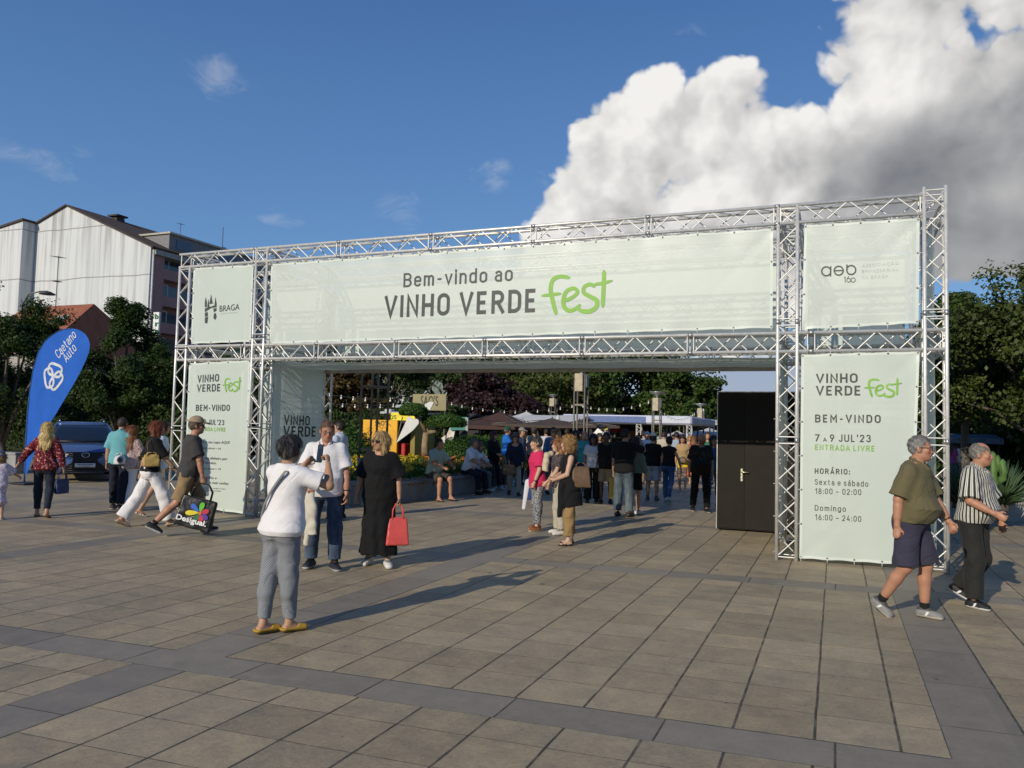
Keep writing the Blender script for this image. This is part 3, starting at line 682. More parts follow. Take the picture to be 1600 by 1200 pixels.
PINK = mat('pink_wall_paint', (.30, .175, .17), .8, 0, .1, 1, .05, 20); GREYC = mat('grey_concrete', (.30, .30, .29), .85, 0, .18, 2, .15, 30, .01)
D1 = 60.0
pk, el_, er = atY(105, 322, D1), atY(57, 351, D1), atY(236, 385, D1)
apt = tag(empty('apartment_building', (er.x, D1, 0)), 'tall building with blank stained white gable wall and pink balconied side', 'building')
o0 = Vector((-er.x, -D1, 0)); dep = 34.0
mb = MB(); gp = [(el_.x, 0), (er.x, 0), (er.x, er.z), (pk.x, pk.z), (el_.x, el_.z)]
mb.prism(gp, D1, D1+.4, lambda u, v, d: (u, d, v)); mb.build('gable_wall', WALL_W, apt, o0)
mb = MB(); mb.bbox(el_.x+.1, er.x-1.5, D1+.41, D1+dep, 0, er.z-.6); mb.build('wall', PINK, apt, o0)
# pink side with recessed balconies: floors as bands
fl = 5.6/2
for k in range(7):
    z0 = er.z-1.9-2.86*k
    if z0 < 0: break
    mb = MB(); mb.bbox(er.x-1.5, er.x-.02, D1+.45, D1+dep, z0-1.15, z0-.05); mb.build('balcony_wall', PINK, apt, o0)
    mb = MB()
    mb.bbox(er.x-1.46, er.x-1.40, D1+3.0, D1+dep-2, z0-.05, z0+1.3); mb.build('window_band', GLASS, apt, o0)
    for j in range(5):
        yy = D1+2.2+j*5.6
        mb = MB(); mb.bbox(er.x-1.44, er.x-1.36, yy, yy+1.6, z0-.02, z0+1.45); w_ = mb.build('window', FRAME, apt, o0)
        mb = MB(); mb.bbox(er.x-1.36, er.x-1.34, yy+.12, yy+.74, z0+.1, z0+1.35); mb.bbox(er.x-1.36, er.x-1.34, yy+.86, yy+1.48, z0+.1, z0+1.35); mb.build('pane', GLASS, w_)
mb = MB(); mb.bbox(er.x-1.5, er.x-.03, D1+.45, D1+1.9, 0, er.z-.7); mb.build('corner_pier', PINK, apt, o0)
mb = MB(); mb.tube([(er.x+.06, D1+.3, .2), (er.x+.06, D1+.3, er.z-.3)], .11, 8); mb.build('drainpipe', mat('pale_drainpipe', (.55, .53, .50), .6), apt, o0)
mb = MB(); mb.bbox(er.x-1.6, er.x+.35, D1+.35, D1+dep, er.z-.75, er.z-.2); mb.build('cornice', GREYC, apt, o0)
mb = MB(); ov = .45
for a, b_, in ((el_, pk), (pk, er)):
    d = (b_-a).normalized(); n = Vector((-d.z, 0, d.x))
    p = [a, b_+d*(.5 if b_ is er else 0), b_+d*(.5 if b_ is er else 0)+n*.16, a+n*.16]
    mb.prism([(c.x, c.z) for c in p], D1-.25, D1+dep, lambda u, v, d: (u, d, v))
rf = mb.build('roof', ROOF_B, apt, o0)
ch = atY(183, 350, D1+6); mb = MB(); ch.z += .35; mb.bbox(ch.x-.5, ch.x+.5, D1+5.5, D1+6.6, ch.z-2.9, ch.z+.30); mb.bbox(ch.x-.8, ch.x+.8, D1+5.3, D1+6.8, ch.z+.45, ch.z+.62)
for dx_ in (-.45, .45): mb.bbox(ch.x+dx_-.08, ch.x+dx_+.08, D1+5.7, D1+6.4, ch.z+.30, ch.z+.45)
mb.build('chimney', mat('dark_chimney', (.06, .05, .045), .9), rf)
dm = atY(238, 385, D1+3); mb = MB(); mb.bbox(er.x-4.4, er.x-.7, D1+3, D1+18, er.z+.1, er.z+2.1); do_ = mb.build('dormer', mat('grey_dormer', (.20, .20, .205), .8), rf)
mb = MB(); mb.bbox(er.x-.69, er.x-.64, D1+4, D1+6.2, er.z+.7, er.z+1.7); mb.build('window', GLASS, do_); mb = MB(); mb.bbox(er.x-.69, er.x-.64, D1+10, D1+13.2, er.z+.7, er.z+1.7); mb.build('window', GLASS, do_)
mb = MB(); mb.bbox(er.x-5.6, er.x-.4, D1+2.8, D1+18.2, er.z+2.1, er.z+2.3); mb.build('dormer_roof', mat('pale_dormer_roof', (.40, .38, .33), .8), do_)
# hanging vertical sign
sg = atY(244.5, 510, D1-.2)
sgn = tag(empty('shop_sign', (er.x+.9, D1-.2, 0)), 'white upright sign with green letters on the pink building corner', 'sign')
mb = MB(); p = atX(244, 508, er.x+.95); zt_, zb_ = atY(244, 488, D1-.2).z, atY(244, 528, D1-.2).z
sx = atY(240, 508, D1-.2).x; sx2 = atY(249, 508, D1-.2).x
mb.bevbox(((sx+sx2)/2-er.x-.9, 0, (zt_+zb_)/2), (sx2-sx, .22, zt_-zb_), .02); mb.build('board', mat('white_sign_board', (.72, .72, .68), .5), sgn)
mb = MB(); GSG = mat('green_sign_letters', (.02, .14, .06), .5)
for i, chx in enumerate('bra'):
    y_ = 498.5+i*11.5; a = atY(242.0, y_, D1-.33); b_ = atY(247.4, y_, D1-.33); lettering(mb, chx, a-Vector((er.x+.9, D1-.2, 0)), b_-Vector((er.x+.9, D1-.2, 0)), .52, lift=.02, wt=.22)
mb.build('lettering', GSG, sgn)
mb = MB(); mb.tube([(sx-er.x-.9, 0, zt_-.3), (sx-er.x-2.1, 0, zt_-.3)], .04, 6); mb.build('bracket', GREYC, sgn)
# nearer white block with its own gable
lb = tag(empty('white_block', (-88, 57, 0)), 'paler white gabled block at the far left in front of the blank gable', 'building')
cN = atX(36, 345, el_.x-.03); pL = atY(0, 357, cN.y); o1 = Vector((88, -57, 0))
sl_ = (cN.z-pL.z)/(cN.x-pL.x)
mb = MB(); mb.prism([(cN.x-26, 0), (cN.x, 0), (cN.x, cN.z), (cN.x-26, cN.z-26*sl_)], cN.y, D1+7, lambda u, v, d: (u, d, v)); mb.build('wall', WALL_W, lb, o1)
mb = MB(); mb.prism([(cN.x-26, cN.z-26*sl_+.02), (cN.x+.15, cN.z+.02), (cN.x+.15, cN.z+.25), (cN.x-26, cN.z-26*sl_+.25)], cN.y-.2, D1+6, lambda u, v, d: (u, d, v)); mb.build('roof', ROOF_B, lb, o1)
# red tiled house
rh = tag(empty('tiled_house', (-52, 46, 0)), 'low house with red tiled roof in front of the blank white gable', 'house')
o2 = Vector((52, -46, 0)); ra, rb_ = atY(40, 470, 49), atY(140, 486, 49); ea = atY(160, 545, 43)
mb = MB(); x0, x1 = ra.x, rb_.x+.5; zr = (ra.z+rb_.z)/2; ze = ea.z
mb.add([(x0, 43, ze), (x1+1.8, 43, ze), (x1, 49, zr), (x0, 49, zr), (x1+1.8, 55, ze), (x0, 55, ze), (x0, 43, ze-.2), (x1+1.8, 43, ze-.2), (x1+1.8, 55, ze-.2), (x0, 55, ze-.2)], [(0, 1, 2, 3), (3, 2, 4, 5), (1, 4, 2), (0, 6, 7, 1), (1, 7, 8, 4), (4, 8, 9, 5)])
mb.build('roof', ROOF_R, rh, o2)
mb = MB(); mb.bbox(x0, x1+1.3, 43.5, 54.5, 0, ze-.2); mb.build('wall', mat('grey_house_wall', (.34, .32, .30), .85), rh, o2)
mb = MB(); sc = atY(103, 486, 47.4); nrm = Vector((0, -(zr-ze), 6)).normalized(); mb.box((sc.x, 46.8, ze+(zr-ze)*(3.8/6)+.08), (1.5, 1.2, .08), Matrix.Rotation(math.atan2(zr-ze, 6), 3, 'X')); mb.build('skylight', FRAME, rh, o2)
# antennas
def antenna(base, top, label, bars, slant=0, r=.035):
    t = tag(empty('tv_antenna', base), label, 'antenna'); mb = MB(); h = top.z-base.z
    mb.tube([(0, 0, 0), (0, 0, h)], r, 6); mb.build('mast', mat('antenna_metal', (.10, .10, .11), .5, .4), t)
    mb = MB()
    for z, L, sl in bars:
        mb.tube([(-L, 0, z*h+sl), (L, 0, z*h-sl)], r*.7, 5)
        for k in range(5): x = -L+2*L*k/4; mb.tube([(x, -.35, z*h-sl*x/L), (x, .35, z*h-sl*x/L)], r*.5, 4)
    mb.build('dipoles', mat('antenna_metal', (.10, .10, .11), .5, .4), t)
b_ = atY(87, 478, 47.5); antenna(Vector((b_.x, 47.5, b_.z-.6)), atY(91, 400, 47.5), 'tall thin antenna mast rising over the red tiled roof', [(.98, .6, .08), (.55, .28, .0)])
b_ = atY(281, 378, D1+14); antenna(Vector((b_.x, D1+14, b_.z-1)), atY(282, 348, D1+14), 'dark roof antenna on the pink building ridge', [(.95, .4, .1), (.4, .6, .1)])
b_ = atY(347, 395, D1+22); antenna(Vector((b_.x, D1+22, 0)), atY(348, 355, D1+22), 'thin antenna poking above the left end of the gate', [(.9, .5, .05), (.6, .6, .05)], r=.045)
# mural building behind
mbd = tag(empty('mural_building', (-38, 74, 0)), 'pale blue-grey building with oval murals beyond the dark trees', 'building')
a, b_ = atY(520, 500, 74), atY(772, 540, 74); o3 = Vector((38, -74, 0))
mb = MB(); mb.bbox(a.x, b_.x, 74, 90, 0, 15.5); mb.build('wall', mat('pale_blue_wall', (.34, .38, .43), .85, 0, .08, .5), mbd, o3)
for px, py, rx, rz in ((683, 594, 1.3, 2.0), (705, 592, 1.1, 1.6), (655, 590, 1.1, 1.9)):
    c = atY(px, py, 73.95); mb = MB(); mb.add([(c.x+rx*math.cos(t), 73.94, c.z+rz*math.sin(t)) for t in np.linspace(0, 2*math.pi, 25)[:-1]], [tuple(range(24))]); mb.build('mural', mat('mural_paint', (.15, .19, .17), .8, 0, .5, 1.5), mbd, o3)
mb = MB(); c = atY(735, 590, 73.9); mb.bbox(c.x-2.4, c.x+2.3, 73.9, 73.98, c.z-2.2, c.z+2.2); mb.build('mural', mat('olive_mural', (.33, .34, .20), .8, 0, .25, 1.2), mbd, o3)
for k in range(6):
    mb = MB(); mb.bbox(a.x+3+k*4.6, a.x+5+k*4.6, 73.9, 73.97, 12.2, 14.2); mb.build('window', GLASS, mbd, o3)
mb = MB(); mb.bbox(a.x-.3, b_.x+.3, 73.7, 90.3, 15.5, 15.9); mb.build('roof', GREYC, mbd, o3)
# hills
mb = MB()
def hill(u, v):
    X = -900+1800*u; h = 30+18*math.sin(X*.004+1)+9*math.sin(X*.013+.4)+4*math.sin(X*.05)+1.8*math.sin(X*.17)
    e = atY(1190, 606, 800).z
    return (X, 800+v*300, -2+(h*.4+e*.72)*math.sin(min(1, v*1.8)*math.pi/2))
mb.grid(hill, 300, 8); structure(mb.build('hills', mat('wooded_hill', (.05, .065, .04), .9, 0, .4, .03)))

# ------------------------------------------------------------------ foliage
def leaf_mat(name, c1, c2, trans=.35):
    if name in _mc: return _mc[name]
    m, nt, b, out = new_mat(name); v = obj_vec()
    g = nt.nodes.new('ShaderNodeNewGeometry'); rnd = E(g.outputs['Random Per Island'])
    f = n_noise(v, .9, 3, .6)
    base = n_mix((rnd*.65 + (f-.5)*1.1 + .18).clamp(), c1, c2)
    nt.links.new(base, b.inputs['Base Color']); b.inputs['Roughness'].default_value = .55; b.inputs['Specular IOR Level'].default_value = .3
    t = nt.nodes.new('ShaderNodeBsdfTranslucent'); nt.links.new(n_mix(1.0, base, (1.1, 1.25, .5), 'MULTIPLY'), t.inputs[0])
    mx = nt.nodes.new('ShaderNodeMixShader'); mx.inputs[0].default_value = trans
    nt.links.new(b.outputs[0], mx.inputs[1]); nt.links.new(t.outputs[0], mx.inputs[2]); nt.links.new(mx.outputs[0], out.inputs[0])
    _mc[name] = m; return m
LEAF = {'green': leaf_mat('green_leaf', (.022, .052, .010), (.085, .135, .025)), 'dark': leaf_mat('dark_leaf', (.018, .040, .011), (.060, .098, .022)), 'olive': leaf_mat('olive_leaf', (.030, .050, .012), (.105, .130, .030)),
        'purple': leaf_mat('purple_leaf', (.020, .010, .012), (.062, .026, .028), .2), 'autumn': leaf_mat('rusty_leaf', (.05, .035, .012), (.12, .075, .022)), 'bush': leaf_mat('bush_leaf', (.030, .075, .012), (.085, .170, .030)),
        'lime': leaf_mat('lime_leaf', (.05, .09, .02), (.14, .22, .05))}
BARK = mat('grey_bark', (.10, .082, .065), .9, 0, .35, 5, .5, 25, .02)
def leaf_obj(name, P, size, material, parent, nrm=None, seed=0, asp=.62, loc=(0, 0, 0)):
    """one small bent leaf at every point of P"""
    rg = np.random.RandomState(seed); n = len(P); s = size*rg.uniform(.6, 1.35, n)[:, None]
    N = rg.normal(size=(n, 3)); 
    if nrm is not None: N = N*.75+nrm*1.1
    N /= np.linalg.norm(N, axis=1)[:, None]+1e-9
    A = np.cross(N, rg.normal(size=(n, 3))); A /= np.linalg.norm(A, axis=1)[:, None]+1e-9; B = np.cross(N, A)
    V = np.empty((n, 4, 3)); V[:, 0] = P-A*s*.5; V[:, 1] = P+B*s*asp*.5+N*s*.10; V[:, 2] = P+A*s*.5-N*s*.08; V[:, 3] = P-B*s*asp*.5+N*s*.10
    me = bpy.data.meshes.new(name); me.vertices.add(4*n); me.loops.add(4*n); me.polygons.add(n)
    me.vertices.foreach_set('co', V.astype(np.float32).ravel()); me.loops.foreach_set('vertex_index', np.arange(4*n, dtype=np.int32))
    me.polygons.foreach_set('loop_start', np.arange(0, 4*n, 4, dtype=np.int32)); me.polygons.foreach_set('loop_total', np.full(n, 4, np.int32))
    me.materials.append(material); me.update(); me.validate()
    o = bpy.data.objects.new(name, me); COL.objects.link(o); o.location = loc
    if parent is not None: o.parent = parent
    return o
def clumps(rg, n, c, r, shell=.55, low=-1.0):
    U = rg.normal(size=(n, 3)); U /= np.linalg.norm(U, axis=1)[:, None]
    rad = rg.uniform(shell, 1.0, n)**.7
    U = U*rad[:, None]; U = U[U[:, 2] > low]
    return np.array(c)+U*np.array(r), U
def tree(label, x, y, h, r, kind='green', trunk_h=None, nclump=150, nleaf=55, leaf=.22, seed=1, group='trees round the square', squash=1.0, pointy=0.0, name='tree', rz=None, lean=0.0):
    rg = np.random.RandomState(seed); t = tag(empty(name, (x, y, 0)), label, 'tree', group)
    th = trunk_h if trunk_h is not None else h*.3
    rz_ = (h-th)/2*1.08 if rz is None else rz; cz = h-rz_
    nb = 26; Bc, _ = clumps(rg, nb, (0, 0, cz), (r*.80, r*.80*squash, rz_*.82), .45); k_ = rg.randint(0, len(Bc), nclump); br_ = rg.uniform(.19, .38, len(Bc))[k_]
    dd = rg.normal(size=(nclump, 3)); dd /= np.linalg.norm(dd, axis=1)[:, None]; C = Bc[k_]+dd*(r*br_)[:, None]*np.array((1, 1, .8))*(rg.uniform(.3, 1, nclump)[:, None]); U = C-np.array((0, 0, cz)); U = U/(np.linalg.norm(U, axis=1)[:, None]+1e-9)
    # big lobes make the outline uneven
    lob = rg.normal(size=(9, 3)); lob /= np.linalg.norm(lob, axis=1)[:, None]; la = rg.uniform(-.30, .30, 9)
    fac = 1+sum(la[k]*np.maximum(0, U@lob[k])**3*1.3 for k in range(9))
    C = np.array((0, 0, cz))+(C-np.array((0, 0, cz)))*fac[:, None]
    if pointy: C[:, :2] *= (1-pointy*np.clip((C[:, 2]-cz+rz_*.2)/(1.2*rz_), 0, 1))[:, None]
    cr = r*.155*rg.uniform(.6, 1.5, len(C))
    idx = np.repeat(np.arange(len(C)), nleaf); D = rg.normal(size=(len(idx), 3)); D /= np.linalg.norm(D, axis=1)[:, None]; D *= (rg.uniform(.0, 1, len(idx))**.45)[:, None]
    P = C[idx]+D*cr[idx][:, None]*np.array((1.15, 1.15, .78)); P[:, 2] = np.maximum(P[:, 2], .15)
    sc_ = rg.rand(len(P)) < .16; P[sc_] += rg.normal(0, r*.03, (sc_.sum(), 3)); P[:, 2] = np.maximum(P[:, 2], .15)
    nr = D*.8+U[idx]*.5+np.array((0, 0, .45))
    leaf_obj('crown', P, leaf, LEAF[kind], t, nr, seed)
    mb = MB(); rt = max(.07, h*.021)
    top = Vector((lean, 0, th)); mb.tube([(0, 0, -.05), (0.03, 0, .25), (lean*.5, .05, th*.6), top, (lean*.8, 0, cz+rz_*.3)], [rt*1.5, rt*1.1, rt*.9, rt*.75, rt*.3], 9)
    for k in range(9):
        c = C[rg.randint(len(C))]; a = Vector((lean*.8, 0, th*rg.uniform(.75, 1.25))); e = Vector(c)
        mb.tube([a, a.lerp(e, .45)+Vector((0, 0, .12*h*rg.uniform(.1, .7))), e], [rt*.5, rt*.32, rt*.1], 6)
    mb.build('trunk', BARK, t); return t
def gx(px, Y): return atY(px, 690, Y).x
def th(py, px, Y): return atY(px, py, Y).z
TL_ = [ # px, Y, top px y, radius, kind, label, seed, trunk, leaf, pointy
 (2, 21, 378, 2.5, 'dark', 'dark broadleaf tree cut by the left edge of the view behind the blue flag', 3, .5, .17, .35),
 (190, 24, 449, 2.0, 'dark', 'loose-crowned dark tree rising in front of the white gable', 5, .6, .17, .45),
 (268, 27, 552, 2.7, 'dark', 'dark low tree just outside the left gate column', 6, .8, .2, .1),
 (105, 29, 556, 3.2, 'dark', 'wide dark tree behind the blue feather flag', 8, .8, .2, .1),
 (150, 27, 585, 3.0, 'dark', 'low dark tree behind the parked car', 29, .6, .2, .1),
 (30, 27, 560, 3.0, 'dark', 'low dark tree behind the blue flag pole', 30, .6, .2, .1),
 (230, 26, 520, 2.0, 'dark', 'slim dark tree between the white gable and the gate', 32, .8, .2, .3),
 (-70, 24, 470, 3.6, 'dark', 'dark tree beyond the left edge of the view', 9, 1, .2, .1),
 (380, 40, 545, 4.5, 'dark', 'dark tree behind the left leg of the gate', 10, 1.2, .3, .1),
 (540, 36, 560, 3.0, 'autumn', 'rusty-leaved small tree behind the near lamp post', 11, 1.2, .24, .1),
 (600, 46, 470, 5.0, 'dark', 'dark tree in front of the mural building behind the yellow kiosk', 12, 2, .3, .1),
 (480, 48, 500, 5.0, 'dark', 'dark tree seen behind the inner side banner', 13, 2, .3, .1),
 (762, 42, 586, 2.7, 'purple', 'purple-leaved plum tree above the brown parasol', 14, 1.3, .26, .0),
 (800, 60, 540, 4.6, 'dark', 'dark green tree behind the purple-leaved tree', 28, 2.4, .34, .1),
 (860, 56, 520, 5.6, 'olive', 'olive green plane tree right of the purple tree', 15, 2.4, .34, .1),
 (945, 60, 510, 6.0, 'green', 'tall plane tree behind the nearest lattice lamp of the crowd', 16, 2.5, .36, .1),
 (1000, 64, 505, 5.6, 'green', 'plane tree behind the long white canopy', 17, 2.5, .36, .1),
 (1058, 60, 562, 3.7, 'green', 'plane tree at the right end of the row, beside the black cabin', 18, 2.2, .34, .1),
 (1128, 85, 598, 2.2, 'olive', 'small yellowish tree peeping over the black cabin', 19, 2, .4, .3),
 (700, 66, 505, 6.0, 'dark', 'dark tree far behind the purple tree', 20, 2.5, .4, .1),
 (1508, 30, 438, 1.9, 'green', 'tall green tree just right of the gate', 21, 2.2, .22, .35),
 (1628, 27, 416, 2.8, 'olive', 'large tree with yellowing leaves at the right edge of the view', 22, 2.0, .21, .2),
 (1566, 40, 498, 3.4, 'green', 'broad green tree between the two at the right', 23, 2.0, .28, .1),
 (1480, 46, 520, 5.0, 'dark', 'dark tree seen through the right gate column', 24, 2.0, .32, .1),
 (1350, 52, 530, 5.4, 'dark', 'dark tree hidden behind the opening hours banner', 25, 2.0, .36, .1),
 (1690, 34, 480, 4.6, 'dark', 'dark tree beyond the right edge of the view', 26, 2.0, .28, .1),
]
for px, Y, ty, r, kind, lab, sd_, tr, lf, pt in TL_:
    nc, nl = (420, 130) if Y < 32 else ((260, 60) if Y < 50 else (230, 50))
    lf = lf*.66 if Y < 32 else lf*.9
    tree(lab, gx(px, Y), Y, th(ty, px, Y), r, kind, tr, nc, nl, lf, sd_, pointy=pt)
def bush(label, x, y, r, rz, kind='bush', n=5000, leaf=.05, seed=1, z=0.0, group='clipped bushes in the flower bed', name='bush', cat='bush', low=-.35):
    rg = np.random.RandomState(seed); t = tag(empty(name, (x, y, z)), label, cat, group)
    U = rg.normal(size=(n, 3)); U /= np.linalg.norm(U, axis=1)[:, None]; U = U[U[:, 2] > low]
    lob = rg.normal(size=(14, 3)); lob /= np.linalg.norm(lob, axis=1)[:, None]
    f = 1+sum(.10*np.maximum(0, U@l)**6 for l in lob)-.05
    P = U*np.array((r, r, rz))*(f*rg.uniform(.80, 1.03, len(U)))[:, None]; P[:, 2] -= low*rz*.9
    leaf_obj('foliage', P, leaf, LEAF[kind], t, U*1.2, seed)
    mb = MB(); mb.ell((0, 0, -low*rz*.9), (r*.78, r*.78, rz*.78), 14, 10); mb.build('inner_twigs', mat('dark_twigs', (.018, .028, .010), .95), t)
    return t
# ------------------------------------------------------------------ feather flag
FLAG_B = mat('blue_flag_cloth', (.018, .135, .60), .5, 0, .10, 2, .1, 12, .02, trans=.3); SILV = mat('silver_print', (.55, .58, .63), .45, 0, .12, 9)
fb_ = G(39, 757); flag = tag(empty('feather_flag', (fb_.x, fb_.y, 0)), 'tall blue teardrop flag with silver lettering standing left of the parked car', 'flag')
q2 = lambda x, y: atY(x, y, fb_.y)-Vector((fb_.x, fb_.y, 0))
L_ = [(39, 742), (40.5, 700), (43, 655), (47, 612), (52, 580), (60, 551), (71, 533), (84, 522), (98, 515), (112, 513)]
R_ = [(41, 742), (52, 712), (62, 690), (75, 667), (88, 646), (101, 624), (114, 602), (126, 580), (135, 561), (140, 546), (140, 533), (133, 521), (122, 514.5), (112, 513)]
def rs(P_, n):
    P_ = np.array(P_, float); s = np.r_[0, np.cumsum(np.hypot(*np.diff(P_, axis=0).T))]; t = np.linspace(0, s[-1], n)
    return np.c_[np.interp(t, s, P_[:, 0]), np.interp(t, s, P_[:, 1])]
La, Ra = rs(L_, 41), rs(R_, 41)
def flag_p(u, v, lift=0.0):
    k = v*40; i = min(39, int(k)); f = k-i; l = La[i]*(1-f)+La[i+1]*f; r_ = Ra[i]*(1-f)+Ra[i+1]*f; p = l*(1-u)+r_*u
    c = q2(*p); c.y = .004*math.sin(v*7+u*2.2)*u-lift; return c
mb = MB(); mb.grid(lambda u, v: flag_p(u, v), 14, 60); cl = mb.build('cloth', FLAG_B, flag)
mb = MB(); pp = [q2(*p)+Vector((-.012, .0, 0)) for p in La]; mb.tube([(pp[0].x, 0, .02)]+pp, [.02]*20+[.013]*22, 8); mb.build('pole', mat('blue_pole_sleeve', (.02, .06, .2), .4), flag)
mb = MB(); mb.bevbox((0, 0, .03), (.5, .42, .045), .015); mb.tube([(-.25, -.25, .035), (.25, .25, .035)], .018, 6); mb.build('base', mat('black_flag_base', (.03, .03, .03), .6), flag)
def flag_text(body, p0, p1, capm, lift=-.10):
    mb = MB(); a, b_ = q2(*p0), q2(*p1); a.y = b_.y = 0; d = (b_-a).normalized(); up = Vector((-d.z, 0, d.x)); 
    lettering(mb, body, a, b_, capm, up=up, lift=.009, wt=.12, gap=.14); mb.build('lettering', SILV, cl)
flag_text('Caetano', (92.5, 561), (120.5, 525.5), .25); flag_text('Auto', (104.5, 567), (121, 546), .25)
mb = MB(); ec = q2(84, 588); ec.y = -.009
def loop(c, ang, a, b_, r, lift):
    pts = []
    for k in range(25):
        t = 2*math.pi*k/24; x = a*np.sign(math.cos(t))*abs(math.cos(t))**.6; z = b_*np.sign(math.sin(t))*abs(math.sin(t))**.6
        pts.append(c+Vector((x*math.cos(ang)-z*math.sin(ang), -lift, x*math.sin(ang)+z*math.cos(ang))))
    for i in range(24):
        d = (pts[i+1]-pts[i]).normalized(); n = Vector((-d.z, 0, d.x)); mb.add([pts[i]+n*r, pts[i+1]+n*r, pts[i+1]-n*r, pts[i]-n*r], [(0, 1, 2, 3)])
for k in range(3):
    an = R(120*k+75); loop(ec+Vector((.155*math.cos(an), 0, .155*math.sin(an))), an+math.pi/2, .235, .145, .034, .002*k)
mb.build('emblem', SILV, cl)

# ------------------------------------------------------------------ parked car
cp_ = G(131, 753); car = tag(empty('parked_car', (cp_.x-.4, cp_.y+2.2, 0), R(180-(-math.degrees(math.atan2(-cp_.x, cp_.y)))*0+0)), 'metallic blue-grey sport utility car parked nose out behind the blue flag', 'car')
car.rotation_euler.z = math.pi+math.atan2(-cp_.x, cp_.y)*1.0+R(3)
fw = Vector((-math.sin(car.rotation_euler.z), math.cos(car.rotation_euler.z), 0)); car.location = Vector((cp_.x, cp_.y, 0))-fw*2.1; car.scale = (.92, .92, .92)
PAINT = mat('blue_grey_car_paint', (.095, .150, .31), .28, .35, .04, 2, coat=.6); CGL = mat('car_glass', (.012, .016, .022), .05, 0, .1, 2, spec=.9); CBL = mat('black_car_trim', (.012, .012, .013), .4); CHR = mat('chrome_trim', (.65, .66, .68), .15, 1.0, .05); TYR = mat('tyre_rubber', (.018, .018, .018), .8)
HLG = mat('headlight_glass', (.55, .60, .66), .08, .3, .1, 6, spec=.9)
def section(hw, zb, zt, y, n=6.0, k=20):
    cz, hz = (zb+zt)/2, (zt-zb)/2; out_ = []
    for i in range(k):
        t = 2*math.pi*(i+.5)/k; c, s_ = math.cos(t), math.sin(t); e = 2/4.2
        out_.append((hw*np.sign(c)*abs(c)**e, y, cz+hz*np.sign(s_)*abs(s_)**e))
    return out_
def loft(mb, secs, cap=True):
    k = len(secs[0]); V = [p for s_ in secs for p in s_]; F = [(i*k+j, (i+1)*k+j, (i+1)*k+(j+1) % k, i*k+(j+1) % k) for i in range(len(secs)-1) for j in range(k)]
    if cap: F += [tuple(range(k)), tuple(reversed(range((len(secs)-1)*k, len(secs)*k)))]
    mb.add(V, F, True)
mb = MB(); loft(mb, [section(*s_) for s_ in ((.70, .30, .74, 2.38), (.84, .26, .86, 2.30), (.91, .25, .97, 2.08), (.94, .25, 1.05, 1.6), (.95, .25, 1.10, .9), (.95, .25, 1.13, 0), (.95, .25, 1.16, -1.4), (.92, .27, 1.15, -2.1), (.80, .32, 1.0, -2.38))]); mb.build('body', PAINT, car)
mb = MB(); ring_ = lambda hw, y0, y1, z: [(hw, y1, z), (hw, y0, z), (hw*.8, y0+.10, z), (-hw*.8, y0+.10, z), (-hw, y0, z), (-hw, y1, z), (-hw*.8, y1-.05, z), (hw*.8, y1-.05, z)]
loft(mb, [ring_(.90, 1.02, -2.12, 1.05), ring_(.86, .80, -2.06, 1.20), ring_(.77, .30, -1.95, 1.50), ring_(.70, -.02, -1.82, 1.63)]); mb.build('window_band', CGL, car)
mb = MB(); loft(mb, [ring_(.71, .02, -1.86, 1.61), ring_(.70, -.05, -1.9, 1.67), ring_(.60, -.25, -1.7, 1.71)]); mb.build('roof', PAINT, car)
